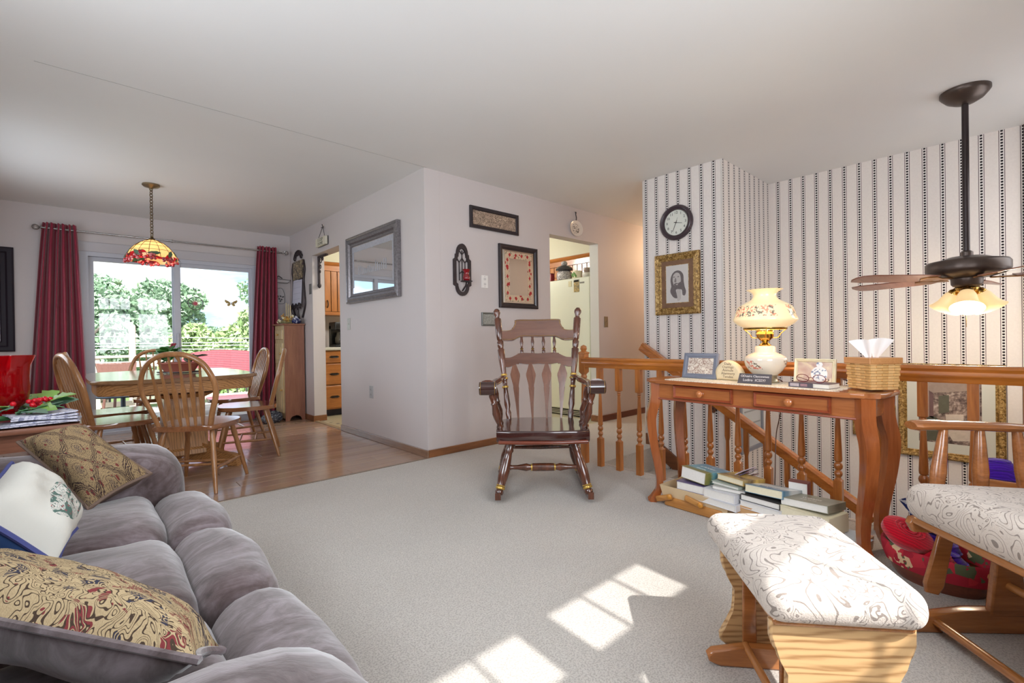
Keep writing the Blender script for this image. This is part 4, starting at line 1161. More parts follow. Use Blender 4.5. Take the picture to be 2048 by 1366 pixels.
for k in range(4):
    a = k * PI / 2 + .5
    obj('shade_arm', tube(newbm(), spline([(70 * lk * math.cos(a), 70 * lk * math.sin(a), Z(700)), (130 * lk * math.cos(a), 130 * lk * math.sin(a), Z(695)), (160 * lk * math.cos(a), 160 * lk * math.sin(a), Z(650)), (215 * lk * math.cos(a), 215 * lk * math.sin(a), Z(600))], 4), .0022, 6), m_brass, lm)
obj('font', lathe(newbm(), [(a * lk, Z(y)) for a, y in ((120, 1120), (150, 1092), (172, 1068), (205, 1020), (218, 970), (220, 940), (212, 915), (160, 885), (116, 866), (108, 858), (106, 805), (98, 795), (60, 788))], 36), m_font, lm, 50)
obj('foot', lathe(newbm(), [(a * lk, Z(y)) for a, y in ((135, 1205), (140, 1195), (128, 1180), (118, 1150), (124, 1120), (120, 1110))], 28), plain('antique_brass_foot', (170, 164, 140), .3, .8), lm)
point('table_lamp_bulb', c + Vector((0, 0, Z(470))), 3, (1, .80, .52), .06)
# lamp cord over the back of the table
cb = tw(TL(c).x + -.03, -hd + .02)
tag(obj('lamp_cord', tube(newbm(), spline([c + Vector((.06, 0, .006)), cb + Vector((0, 0, .008)), cb - ey * .03 + Vector((0, 0, -.05)), XP(1559, 835, cb.x + .06), XP(1552, 875, cb.x + .07), XP(1550, 960, cb.x + .05), ZP(1549, 985, 0) * 1.0], 5), .0028, 6), plain('brown_cord', (96, 62, 48), .5)), 'thin brown lamp cord hanging behind the console table', 'cord')

# book, glasses, tissue basket
c = PP(1628, 757, tw(0, .055), ey); c.z = ZT
bk = thing('paperback_book', 'thick dark-spined paperback lying under the eyeglasses', 'book', c, TROT + R(-4))
obj('pages', bx(-.085, .084, -.05, .052, .002, .021), plain('book_pages', (226, 218, 206), .8, var=.06, vs=90), bk)
for z0 in (0, .021):
    obj('cover', bx(-.087, .087, -.053, .055, z0, z0 + .002), plain('dark_plum_cover', (92, 66, 78), .4), bk)
obj('spine', bx(-.02, .088, .0545, .0565, 0, .023, .0005), plain('dark_plum_spine', (84, 76, 84), .4), bk)
obj('spine_panel', bx(.04, .080, .0563, .0570, .005, .019), plain('spine_panel_grey', (176, 164, 168), .5, var=.25, vs=200), bk)
obj('spine_panel', bx(.004, .034, .0563, .0570, .006, .018), plain('spine_panel_pink', (150, 116, 122), .5, var=.2, vs=200), bk)
g = thing('eyeglasses', 'red plastic eyeglasses lying on the paperback', 'eyeglasses', c + Vector((0, 0, .023)), TROT + R(-4))
m_rim = plain('dark_red_rim', (110, 24, 40), .25)
for sx in (-1, 1):
    rim = [(sx * .036 + .027 * math.cos(t_), .03 + .004 * math.sin(t_), .020 + .018 * math.sin(t_)) for t_ in np.linspace(0, 2 * PI, 20, endpoint=False)]
    obj('rim', tube(newbm(), rim, .0016, 6, True), m_rim, g)
    bm = newbm(); bm.faces.new([bm.verts.new(p) for p in rim]); obj('lens', bm, glass_pane('lens_glass', (.97, .97, 1), .25), g)
    obj('temple', tube(newbm(), spline([(sx * .063, .03, .024), (sx * .058, -.01, .016), (sx * .04, -.04, .004), (sx * .02, -.05, .002)], 4), .0016, 6), m_rim, g)
obj('bridge', tube(newbm(), [(-.010, .031, .022), (0, .032, .025), (.010, .031, .022)], .0016, 6), m_rim, g)

cA = ZP(1757, 767, ZT)
m_splint = [plain('basket_splint_%d' % k, (204 + 8 * k, 158 + 9 * k, 96 + 10 * k), .55, var=.12, vs=50) for k in range(3)]
cl = PP(1697, 760, tw(0, -.03), ey); cr_ = PP(1797, 758, tw(0, -.03), ey)
tb_ = thing('tissue_basket', 'woven splint tissue basket with a wooden rim on the console', 'basket', (0, 0, 0), 0)
ctr = (cl + cr_) / 2; ctr.z = ZT
tb_.location = ctr; tb_.rotation_euler = (0, 0, TROT + R(-34))
W_, H_ = .125, .150
for side in range(4):
    Ms = Matrix.Rotation(side * PI / 2, 4, 'Z')
    for r_ in range(10):
        z0 = .004 + r_ * .0118
        for u in range(5):
            x0 = -W_ / 2 + u * W_ / 5; off = .0035 if (u + r_) % 2 else .0
            tp = 1 + .10 * r_ / 10
            obj('splint', box(newbm(), ((x0 + W_ / 10) * tp, (W_ / 2) * tp + off - .002, z0 + .0055), (W_ / 5 * 1.04 * tp, .004, .0105), Ms), m_splint[(u * 7 + r_ * 3 + side) % 3], tb_)
    obj('rim', box(newbm(), (0, W_ / 2 * 1.13, .128), (W_ * 1.2, .008, .026), Ms, .002), wood('basket_rim_wood', (170, 112, 62), (206, 150, 94), 'x', .4), tb_)
obj('lid', box(newbm(), (0, 0, .139), (W_ * 1.2, W_ * 1.2, .006), None, .002), wood('basket_rim_wood', (170, 112, 62), (206, 150, 94), 'x', .4), tb_)
obj('liner', box(newbm(), (0, 0, .06), (W_ * .92, W_ * .92, .115)), plain('basket_inner', (150, 108, 62), .8), tb_)
ts = thing('tissue', 'white paper tissue pulled up out of the woven basket', 'tissue', ctr + Vector((0, 0, .140)), TROT)
m_tis = plain('white_tissue', (244, 240, 238), .8, var=.02)
for k, (ox, fl_, h_) in enumerate(((-.010, -.035, .088), (.012, .045, .082))):
    def tf(u, w_, ox=ox, fl_=fl_, h_=h_):
        x = ox + (u - .5) * (.02 + .075 * w_) + fl_ * w_ * .6 * 1; return (x, .010 * math.sin(6 * u + k) * (.4 + w_) + (.006 if k else -.006), h_ * w_ * (1 - .10 * (2 * u - 1) ** 2))
    obj('tissue_sheet', sheet(newbm(), 10, 8, tf, .0012), m_tis, ts, 60)
mg = thing('pebble', 'small grey pebble beside the tissue basket', 'pebble', ZP(1690, 761, ZT))
obj('pebble_body', sphere(newbm(), (0, 0, .007), .011, (1.2, 1, .7), 12, 8), plain('grey_pebble', (168, 158, 160), .5), mg)

# ---------------------------------------------------------------- books and boxes under the console
def fbox(name, label, cat, px, py, y_loc, size, mat, z0=0, rot=0, lid=False, group=None):
    p = PP(px, py, tw(0, y_loc), ey); q = TL(p)
    t = thing(name, label, cat, tw(q.x, y_loc, z0), TROT + R(rot), group)
    return t
def open_tray(t, w_, d, h, th, m, flare=1.12):
    pts = lambda k, z_, o: [(-w_ / 2 * k + o, -d / 2 * k + o, z_), (w_ / 2 * k - o, -d / 2 * k + o, z_), (w_ / 2 * k - o, d / 2 * k - o, z_), (-w_ / 2 * k + o, d / 2 * k - o, z_)]
    bm = newbm(); rings = [[bm.verts.new(p) for p in r_] for r_ in (pts(1, 0, 0), pts(flare, h, 0), pts(flare, h, th), pts(1, th, th))]
    for a, b in zip(rings, rings[1:]):
        for i in range(4): bm.faces.new((a[i], a[(i + 1) % 4], b[(i + 1) % 4], b[i]))
    bm.faces.new(rings[0][::-1]); bm.faces.new(rings[-1]); return obj('box_wall', bm, m, t)
m_canvas = plain('cream_canvas', (206, 180, 142), .85, var=.1, vs=9, bump=.15, bs=30)
m_tan = plain('tan_card', (196, 152, 104), .8, var=.1, vs=8)
m_pine = wood('pine_crate', (150, 92, 38), (204, 146, 76), 'x', .35, .8)
t1 = thing('book_basket', 'canvas-lined wooden basket with peg handles full of books', 'basket', tw(.285, .015, 0), TROT + R(2))
open_tray(t1, .36, .21, .115, .006, m_canvas, 1.16)
obj('wood_base', bx(-.17, .18, .06, .125, 0, .055, .01), m_pine, t1)
for x_, r_ in ((.13, 20), (-.06, -12)):
    h_ = obj('handle', box(newbm(), (.045, 0, 0), (.11, .016, .034), Matrix.Translation((x_, .135, .062)) @ Matrix.Rotation(R(r_), 4, 'Y'), .007), m_pine, t1)
    obj('peg', lathe(newbm(), [(.015, 0), (.015, .006), (.010, .010), (.001, .011)], 14, Matrix.Translation((x_, .143, .066)) @ Matrix.Rotation(R(-90), 4, 'X')), plain('peg_wood', (196, 132, 50), .3), h_)
t2 = thing('storage_box', 'tan cardboard box of books next to the canvas basket', 'box', tw(-.09, .0, 0), TROT - R(1))
open_tray(t2, .24, .21, .11, .006, m_tan, 1.08)
t3 = thing('storage_box', 'wooden box under loose papers by the console leg', 'box', tw(-.36, .0, 0), TROT - R(3))
open_tray(t3, .24, .21, .06, .008, m_pine, 1.04)
m_pg = plain('white_pages', (224, 220, 214), .8, var=.07, vs=120)
m_pgc = plain('cream_pages', (222, 212, 184), .8, var=.07, vs=120)
def cover(name, stops, sc=9):
    s = N(name); v = s.coords(); n = s.noise(v, sc, 4, .6, 1); x_, y_, z_ = s.sep(v)
    f = s.math('ADD', s.math('MULTIPLY', y_, 2.6), s.math('ADD', s.math('MULTIPLY', n, .35), .33)); s.col(s.ramp(f, [(p, lin(c_)) for p, c_ in stops])); s.set(.3, 0, .5); return s.m
def book(label, x, y, z0, w_, d, h, rot, mc, mp=None, tilt=(0, 0), text=None, tcol=(235, 232, 225), group='books under the console'):
    t = thing('book', label, 'book', tw(x, y, z0), 0, group)
    t.rotation_euler = (R(tilt[0]), R(tilt[1]), TROT + R(rot))
    obj('pages', bx(-w_ / 2 + .003, w_ / 2 - .004, -d / 2 + .004, d / 2 - .004, .002, h - .002), mp or m_pg, t)
    obj('cover', bx(-w_ / 2, w_ / 2, -d / 2, d / 2, 0, .0022, .0008), mc, t)
    obj('cover', bx(-w_ / 2, w_ / 2, -d / 2, d / 2, h - .0022, h, .0008), mc, t)
    obj('spine', bx(-w_ / 2 - .001, -w_ / 2 + .003, -d / 2, d / 2, 0, h, .0008), mc, t)
    if text:
        for k, (wd, sz, yy_) in enumerate(text):
            lettering(wd, sz, Matrix.Translation((0, yy_, h + .0003)) @ Matrix.Rotation(PI, 4, 'Z'), plain('title_%d_%d_%d' % tcol, tcol, .5, var=.02), t, extrude=.0002)
    return t
k_blue = cover('blue_landscape_cover', [(.1, (196, 204, 208)), (.3, (96, 140, 168)), (.62, (110, 166, 180)), (.70, (120, 122, 62)), (.9, (150, 134, 84))])
k_purp = cover('purple_cover', [(.2, (70, 56, 92)), (.7, (104, 92, 128))])
k_gold = cover('gold_harvest_cover', [(.2, (120, 84, 48)), (.45, (196, 164, 88)), (.6, (104, 78, 44)), (.8, (214, 186, 120))], 20)
k_sea = cover('blue_sea_cover', [(.2, (74, 108, 124)), (.42, (218, 220, 218)), (.55, (214, 216, 214)), (.7, (70, 120, 150)), (.9, (200, 212, 214))], 5)
k_grey = cover('grey_green_cover', [(.2, (134, 132, 112)), (.5, (116, 112, 94)), (.8, (150, 146, 126))])
k_white = plain('white_cover', (214, 214, 218), .5)
k_cream = plain('cream_cover', (222, 212, 180), .6)
k_dark = plain('charcoal_cover', (66, 62, 60), .5)
book('purple softcover lying under the blue landscape book', .30, .01, .112, .19, .23, .046, 4, k_purp)
book('thick book with blue landscape cover atop the canvas basket pile', .290, -.005, .159, .165, .22, .066, -6, k_blue, None, (6, -3), [('THE', .014, -.07), ('LAKES', .034, -.02), ('Guide', .026, .04)])
fan = thing('magazine', 'fanned stack of striped lilac magazines propped between book piles', 'magazine', tw(.150, -.075, .150), TROT)
m_mag = [plain('magazine_%d' % k, c_, .5, var=.1, vs=20) for k, c_ in enumerate(((186, 172, 188), (222, 214, 216), (120, 92, 100), (206, 196, 206), (96, 84, 120)))]
for k in range(6):
    obj('issue', box(newbm(), (0, -.02, .0), (.16, .20, .005), Matrix.Translation((.005, -.02, .004 + k * .009)) @ Matrix.Rotation(R(14 + 4 * k), 4, 'Y') @ Matrix.Rotation(R(-3 + 2 * k), 4, 'Z'), .0008), m_mag[k % 5], fan)
book('lowest white hardback of the middle pile', .13, .055, .078, .22, .17, .034, -4, k_white)
book('white hardback with square block resting in the middle pile', .125, .035, .113, .18, .20, .046, -2, k_white)
book('grey softcover beneath the gold harvest paperback', .105, .01, .160, .17, .19, .018, 8, plain('grey_cover', (178, 176, 170), .5))
book('green-grey softcover in the middle pile', .11, .0, .179, .16, .18, .014, -5, plain('sage_cover', (168, 178, 166), .5))
book('paperback with gold harvest cover on the middle pile', .085, -.015, .194, .165, .175, .030, -10, k_gold, m_pgc, (5, 0))
book('grey hardback at the bottom of the tan box pile', -.085, .03, .100, .21, .18, .038, -5, k_white, m_pg)
book('dark-edged hardback of the tan box pile', -.08, .025, .139, .20, .175, .030, -3, k_dark, m_pg)
book('paperback with blue sea and white cover on the tan box pile', -.095, .01, .172, .195, .185, .040, -4, k_sea, m_pgc, (9, 3), [('BEYOND', .026, .03), ('THE SEA', .021, .062)], (74, 110, 138))
book('maroon book standing behind the blue sea paperback', -.175, -.10, .110, .09, .06, .13, 10, plain('maroon_cover', (110, 50, 44), .5))
book('wide cream hardback lying on the loose papers', -.29, .05, .082, .235, .165, .085, -8, k_cream, m_pgc)
book('grey-green hardback with framed title on the cream hardback', -.285, .03, .168, .215, .165, .036, -5, k_grey, m_pg, (4, 4), [('WORDS', .024, .0), ('AND FAITH', .014, .035)])
for k in range(7):
    pa = obj('paper_sheet', sheet(newbm(), 8, 6, lambda u, w_, k=k: ((u - .5) * .27, (w_ - .5) * .21, .004 * math.sin(5 * u + k) + (.010 * max(0, w_ - .6))), .0006), m_pg if k % 2 else plain('bluish_paper', (186, 196, 206), .7))
    tag(pa, 'loose white paper sheet spread under the cream hardback', 'paper', 'loose papers under the console')
    pa.location = tw(-.33 - .02 * (k % 3), .05 + .012 * (k % 4), .062 + .0024 * k); pa.rotation_euler = (0, 0, TROT + R(-14 + 5 * k))
# ---------------------------------------------------------------- glider ottoman and glider chair
s = N('ivory_leaf_damask'); v = s.coords()
n1 = s.noise(v, 8.5, 1.0, .5, .9); f1 = s.math('FRACT', s.math('MULTIPLY', n1, 15)); n2 = s.noise(v, 5.0, 2); n3 = s.noise(v, 24, 1, .5, .6); f3 = s.math('FRACT', s.math('MULTIPLY', n3, 9))
fine = s.noise(v, 260, 2)
l1 = s.math('MULTIPLY', s.math('LESS_THAN', f1, .15), s.math('GREATER_THAN', n2, .46)); l2 = s.math('MULTIPLY', s.math('LESS_THAN', f3, .22), s.math('LESS_THAN', n2, .45))
ln = s.math('MAXIMUM', l1, l2)
cb_ = s.mix(fine, lin((186, 172, 160)), lin((212, 202, 192)))
s.col(s.mix(s.math('MULTIPLY', ln, .8), cb_, lin((116, 104, 96)))); s.set(.9, 0, .15, sheen=.2); s.bump(s.math('ADD', fine, s.math('MULTIPLY', ln, -.8)), .35, .004)
m_damask = s.m
m_glp = oak('glider_oak_panel', (146, 104, 62), (200, 162, 114), 'y', .3)
m_gl = wood('glider_oak', (116, 66, 30), (182, 116, 62), 'y', .25, .7, .6)
m_glx = wood('glider_oak_x', (126, 74, 34), (196, 132, 74), 'x', .25, .7, .6)
OT = .42
oc = [ZP(*p, OT) for p in ((1432, 1030), (1625, 1018), (1850, 1180), (1545, 1175))]
far_, near_ = (oc[0] + oc[1]) / 2, (oc[2] + oc[3]) / 2
oa = (far_ - near_); oa.z = 0; oL = oa.length; oa.normalize()
occ = (far_ + near_) / 2
ot = thing('glider_ottoman', 'oak glider ottoman with ivory leaf-patterned cushion', 'ottoman', (occ.x, occ.y, 0), math.atan2(oa.y, oa.x))
def cushfn(p):
    return Vector((p.x, p.y * (1 + .04 * (p.x / .25)), p.z + (.012 * (1 - (p.x / .27) ** 2) * (1 - (p.y / .19) ** 2) if p.z > .375 else 0)))
obj('cushion', rbox(newbm(), (.0, 0, .372), (oL + .03, .355, .09), .042, 9, None, cushfn), m_damask, ot, 60)
obj('top_board', bx(-oL / 2 + .02, oL / 2 - .02, -.15, .15, .315, .332, .006), m_glx, ot)
hp = [(.155, .325), (.155, .285), (.148, .262), (.128, .235), (.117, .20), (.112, .165), (.116, .13), (.13, .10), (.152, .078), (.162, .06), (.160, .04), (.145, .028), (.10, .022)]
poly = hp + [(0, .03)] + [(-a, b) for a, b in hp[::-1]]
for xx in (-oL / 2 + .035, oL / 2 - .06):
    Mp_ = Matrix(((0, 0, 1, xx), (1, 0, 0, 0), (0, 1, 0, 0), (0, 0, 0, 1)))
    obj('side_panel', prism(newbm(), poly, .022, Mp_, .006), m_glp, ot)
for xx in (-oL / 2 + .085, oL / 2 - .12):
    run = [(-.185, .012), (-.18, .0), (.18, .0), (.21, .012), (.215, .03), (.20, .045), (.10, .062), (-.10, .062), (-.20, .045), (-.212, .03)]
    Mp_ = Matrix(((0, 0, 1, xx), (1, 0, 0, 0), (0, 1, 0, 0), (0, 0, 0, 1)))
    obj('runner', prism(newbm(), run, .03, Mp_, .006), m_gl, ot)
    for sy in (-1, 1):
        obj('swing_arm', prism(newbm(), [(-.02, .06), (.02, .06), (.018, .30), (-.018, .30)], .014, Matrix(((0, 0, 1, xx + .02), (1, 0, 0, sy * .085), (0, 1, 0, 0), (0, 0, 0, 1))), .004), m_gl, ot)
for yy_ in (-.10, .10):
    obj('stretcher', tube(newbm(), [(-oL / 2 + .08, yy_, .055), (oL / 2 - .11, yy_, .055)], .011, 10), m_glx, ot)

# glider chair (mostly outside the picture)
gf = Vector((-.70, .714, 0)).normalized(); gs = Vector((gf.y, -gf.x, 0))            # facing, right-hand side
gc = Vector((2.095, .310, 0)) - gf * .27 - Vector((0.71, 0.70, 0)) * .27
gl = thing('glider_chair', 'oak glider armchair with ivory leaf-patterned seat cushion', 'armchair', gc, face_dir(gf.x, gf.y))
# local: +Y forward, +X towards the stair railing
obj('seat_cushion', rbox(newbm(), (0, .0, .405), (.54, .56, .125), .058, 9, None, lambda p: Vector((p.x, p.y, p.z + (p.y * .05) + (.012 * (1 - (p.x / .28) ** 2) if p.z > .42 else 0)))), m_damask, gl, 60)
obj('back_cushion', rbox(newbm(), (0, -.34, .78), (.54, .15, .68), .07, 8, None, lambda p: Vector((p.x, p.y - (p.z - .45) * .22, p.z))), m_damask, gl, 60)
for sx in (-1, 1):
    obj('seat_rail', prism(newbm(), [(-.29, .30), (-.29, .345), (.20, .362), (.245, .355), (.255, .335), (.24, .305), (.10, .30)], .03, Matrix(((0, 0, 1, sx * .262), (1, 0, 0, 0), (0, 1, 0, 0), (0, 0, 0, 1))), .007), m_gl, gl)
    ap_ = spline([(sx * .295, -.36, .64), (sx * .30, -.1, .655), (sx * .31, .12, .662), (sx * .315, .20, .66)], 5)
    obj('armrest', tube(newbm(), ap_, [.030] * 5 + [.036] * 5 + [.040] * 5 + [.032], 12, flat=.45), m_gl, gl)
    gp = [(.012, 0), (.020, .06), (.017, .12), (.021, .15), (.016, .19), (.022, .22), (.017, .26), (.021, .34), (.023, .50), (.017, .80), (.012, 1)]
    for (yb_, yt_) in ((.16, .10), (.0, -.02), (-.16, -.14)):
        obj('arm_spindle', turned(newbm(), (sx * .275, yb_, .35), (sx * .300, yt_, .655), gp, 12), m_gl, gl)
    obj('back_post', turned(newbm(), (sx * .262, -.30, .30), (sx * .27, -.50, 1.08), [(.016, 0), (.022, .3), (.018, .6), (.014, 1)], 12), m_gl, gl)
    run = [(-.34, .0), (.30, .0), (.335, .012), (.345, .03), (.33, .047), (.10, .075), (-.10, .075), (-.33, .05), (-.35, .02)]
    obj('runner', prism(newbm(), run, .036, Matrix(((0, 0, 1, sx * .20), (1, 0, 0, .02), (0, 1, 0, 0), (0, 0, 0, 1))), .008), m_gl, gl)
    for yy_, y2 in ((.20, .13), (-.18, -.12)):
        sw = obj('swing_arm', prism(newbm(), [(-.032, .0), (-.02, -.03), (.02, -.03), (.032, .0), (.022, .22), (-.022, .22)], .016, Matrix.Translation((sx * .225, yy_, .14)) @ Matrix(((0, 0, 1, 0), (1, 0, 0, 0), (0, 1, 0, 0), (0, 0, 0, 1))) @ Matrix.Rotation(R(14 if yy_ > 0 else -14), 4, 'Z'), .005), m_gl, gl)
        obj('bolt', lathe(newbm(), [(.010, 0), (.010, .006), (.004, .009)], 12, Matrix.Translation((sx * .225 + sx * .008, yy_, .15)) @ Matrix.Rotation(R(90 * sx), 4, 'Y')), plain('dark_bolt', (60, 50, 46), .3, .8), sw)
    obj('base_post', prism(newbm(), [(-.06, .06), (.06, .06), (.035, .27), (-.035, .27)], .026, Matrix(((0, 0, 1, sx * .19), (1, 0, 0, 0), (0, 1, 0, 0), (0, 0, 0, 1))), .006), m_gl, gl)
for yy_, zz_ in ((.0, .16), (.24, .35), (-.24, .33)):
    obj('stretcher', tube(newbm(), [(-.24, yy_, zz_), (.24, yy_, zz_)], .014, 10), m_glx, gl)
obj('front_stretcher', tube(newbm(), [(-.20, .22, .035), (.20, .22, .035)], .018, 10, flat=.7), m_glx, gl)

# ---------------------------------------------------------------- yarn basket
ybp = ZP(1862, 1178, 0) + Vector((.095, -.015, 0))
s = N('red_floral_liner'); v = s.coords(); n = s.noise(v, 30, 3); c_ = s.voro(v, 22, 'F1', 'Color'); h_ = s.sep(c_)
a = s.mix(s.math('GREATER_THAN', h_[0], .62), lin((168, 26, 48)), lin((190, 40, 56)))
a = s.mix(s.math('MULTIPLY', s.math('LESS_THAN', h_[1], .28), s.math('GREATER_THAN', n, .45)), a, lin((86, 92, 62)))
a = s.mix(s.math('MULTIPLY', s.math('GREATER_THAN', h_[2], .8), s.math('GREATER_THAN', n, .5)), a, lin((224, 190, 150)))
s.col(a); s.set(.85); s.bump(n, .3, .004); m_liner = s.m
yb = thing('yarn_basket', 'oval wooden basket with red floral liner under the console edge', 'basket', (ybp.x, ybp.y, 0), R(75))
E3 = Matrix.Diagonal((.98, .74, 1, 1))
obj('basket_body', lathe(newbm(), [(.14, 0), (.155, .02), (.175, .075), (.170, .075), (.15, .02), (.001, .012)], 36, E3), wood('basket_dark_wood', (92, 40, 26), (140, 74, 48), 'x', .3), yb)
obj('liner_cuff', lathe(newbm(), [(.178, .055), (.190, .09), (.196, .128), (.188, .138), (.176, .125), (.168, .07)], 36, E3, cap=False, wave=(.012, 11, 1)), m_liner, yb)
def yarn_mat(name, rgb):
    s = N(name); v = s.coords((1, 1, 1), (.4, .8, .2)); x_, y_, z_ = s.sep(v)
    f = s.math('FRACT', s.math('MULTIPLY', s.math('ADD', x_, s.math('MULTIPLY', s.noise(v, 8, 2), .03)), 85)); c = lin(rgb)
    s.col(s.mix(f, tuple(q * .55 for q in c), c)); s.set(.95, 0, .1, sheen=.4); s.bump(f, .6, .004); return s.m
y_red, y_pur, y_nvy, y_grn = yarn_mat('red_yarn', (214, 10, 44)), yarn_mat('purple_yarn', (78, 28, 168)), yarn_mat('navy_yarn', (22, 42, 112)), yarn_mat('green_yarn', (24, 128, 84))
def skein(label, loc, r, sc, m, rot=(0, 0, 0), group=None, name='yarn_skein'):
    t = thing(name, label, 'yarn', loc, 0, group); t.rotation_euler = rot
    obj('yarn_body', sphere(newbm(), (0, 0, 0), r, sc, 22, 14), m, t, 80)
    for k in range(5):
        a = .5 + k * .55
        ring = [(r * sc[0] * 1.01 * math.cos(q) * math.sin(a), r * sc[1] * 1.01 * math.sin(q) * math.sin(a), r * sc[2] * 1.01 * math.cos(a)) for q in np.linspace(0, 2 * PI, 22, endpoint=False)]
        obj('yarn_strand', tube(newbm(), ring, .004, 5, True), m, t)
    return t
P_ = lambda px, py, k: DP(px, py, k)
yk = 1.87
bp0 = Vector((ybp.x, ybp.y, 0))
# rolled red crochet disc
rc = thing('crochet_roll', 'round red crochet piece lying on top of the yarn basket', 'crochet', DP(1814, 1068, 1.90), 0); rc.rotation_euler = (R(24), R(-14), 0)
obj('crochet_disc', lathe(newbm(), [(.001, -.035), (.06, -.034), (.085, -.01), (.085, .012), (.06, .026), (.02, .022), (.001, .014)], 30), y_red, rc, 60)
for k, r_ in enumerate((.02, .034, .048, .062, .075)):
    obj('crochet_ring', tube(newbm(), [(r_ * math.cos(q), r_ * math.sin(q), .024 - .00 * k - (.006 if r_ > .06 else 0) - (.008 if r_ > .07 else 0)) for q in np.linspace(0, 2 * PI, 24, endpoint=False)], .0045, 5, True), y_red, rc)
skein('folded red yarn beneath the crochet roll', DP(1850, 1118, 1.86), .062, (1.5, .9, .7), y_red, (0, R(10), R(75)))
skein('purple yarn skein behind the crochet roll', DP(1868, 1092, 1.95), .058, (1.5, .9, .8), y_pur, (0, 0, R(70)))
skein('purple yarn skein at the glider end of the basket', DP(1898, 1138, 1.84), .060, (1.1, .9, 1.1), y_pur, (0, 0, R(60)))
nv = thing('knitted_square', 'navy and white knitted piece tucked behind the red crochet', 'knitting', DP(1846, 1035, 1.97), 0)
s = N('navy_fairisle'); v = s.coords(); x_, y_, z_ = s.sep(v); f = s.math('FRACT', s.math('MULTIPLY', s.math('ADD', z_, s.math('MULTIPLY', s.noise(v, 60, 1), .02)), 24))
s.col(s.mix(s.math('LESS_THAN', f, .3), lin((22, 40, 104)), lin((206, 208, 216)))); s.set(.95); m_fair = s.m
Mn = Matrix.Rotation(R(48), 4, 'Z') @ Matrix.Rotation(R(70), 4, 'X') @ Matrix.Rotation(R(-28), 4, 'Z')
obj('knit_panel', sheet(newbm(), 10, 10, lambda u, w_: Mn @ Vector(((u - .5) * .16, (w_ - .5) * .17, .008 * math.sin(5 * u + 4 * w_))), .006), m_fair, nv, 60)
obj('knitting_needle', tube(newbm(), [(.02, -.07, -.12), (.03, -.05, .02)], .0022, 6), plain('steel_needle', (190, 190, 196), .2, .9), nv)

# wooden yarn crate behind the glider
ck = XP(2012, 965, 2.74); yc = thing('yarn_crate', 'small oak crate of yarn beside the stair railing', 'crate', (2.785, -.03, 0), 0)
for (x0, x1, y0, y1) in ((-.11, .11, -.19, -.175), (-.11, .11, .175, .19), (-.11, -.095, -.175, .175), (.095, .11, -.175, .175)):
    obj('crate_side', bx(x0, x1, y0, y1, .22, .40, .003), m_gl, yc)
obj('crate_floor', bx(-.10, .10, -.18, .18, .22, .235), m_gl, yc)
for sx in (-1, 1):
    for sy in (-1, 1): obj('leg', bx(sx * .095 - .014, sx * .095 + .014, sy * .17 - .014, sy * .17 + .014, 0, .24, .003), m_gl, yc)
skein('purple yarn ball at one end of the oak crate', (2.785, .095, .40), .072, (1, 1, .9), y_pur)
skein('red yarn ball between purple and green yarn', (2.775, -.03, .41), .062, (1, 1, .9), y_red)
skein('green yarn ball in the oak crate', (2.745, -.125, .38), .068, (1, 1, .9), y_grn)
# ---------------------------------------------------------------- things on the walls
MW_A = lambda y, z: wall_M((XA, y, z), (0, -1, 0), (-1, 0, 0))     # kitchen west wall, seen from the dining room
MW_B = lambda x, z: wall_M((x, YB, z), (1, 0, 0), (0, -1, 0))
MW_C = lambda y, z: wall_M((XC, y, z), (0, -1, 0), (-1, 0, 0))
MW_E = lambda y, z: wall_M((XE, y, z), (0, -1, 0), (-1, 0, 0))
MW_N = lambda x, z: wall_M((x, YN, z), (1, 0, 0), (0, -1, 0))
def at(M, t): t.matrix_world = M; return t
def quad(M, w_, h_, z):
    bm = newbm(); bm.faces.new([bm.verts.new(M @ Vector(p)) for p in ((-w_ / 2, -h_ / 2, z), (w_ / 2, -h_ / 2, z), (w_ / 2, h_ / 2, z), (-w_ / 2, h_ / 2, z))]); return bm
I4 = Matrix.Identity(4)
def picture(name, label, M, w_, h_, prof, m_fr, layers, cat='picture'):
    """layers: (part name, inset, height, material)"""
    t = thing(name, label, cat); t.matrix_world = M
    obj('frame', mitre_frame(newbm(), w_, h_, [(0, .0)] + prof, I4), m_fr, t, 25)
    obj('backing', box(newbm(), (0, 0, .003), (w_ - .01, h_ - .01, .004)), plain('frame_backing', (70, 60, 54), .8), t)
    for nm, ins, z, m in layers:
        obj(nm, quad(I4, w_ - 2 * ins, h_ - 2 * ins, z), m, t)
    return t
m_blk = plain('black_frame', (46, 38, 42), .25, var=.1)
# big bevelled mirror
s = N('pewter_moulding'); v = s.coords(); n = s.noise(v, 60, 2); s.col(s.mix(n, lin((88, 82, 86)), lin((158, 154, 156)))); s.set(.28, .6, .5); m_pew = s.m
s = N('mirror_silver'); s.col((.93, .94, .93)); s.set(.015, 1.0); m_mir = s.m
s = N('etched_mirror'); v = s.coords(); n = s.noise(v, 60, 3, .7); s.col(s.mix(n, lin((140, 140, 152)), lin((200, 200, 208)))); s.set(.45, .15); m_etch = s.m
mt = picture('wall_mirror', 'large pewter-framed etched mirror on the grey dining wall', MW_A(4.385, 1.735), 1.11, .69,
             [(0, .038), (.012, .044), (.022, .036), (.040, .046), (.062, .040), (.075, .022), (.092, .018), (.100, .010)], m_pew, [('mirror_glass', .098, .010, m_mir)], 'mirror')
for (cx_, cy_, w_, h_) in ((0, .212, .90, .056), (-.43, 0, .035, .37), (.43, 0, .035, .37)):
    obj('etched_border', box(newbm(), (cx_, cy_, .0108), (w_, h_, .001)), m_etch, mt)
r3 = np.random.default_rng(5)
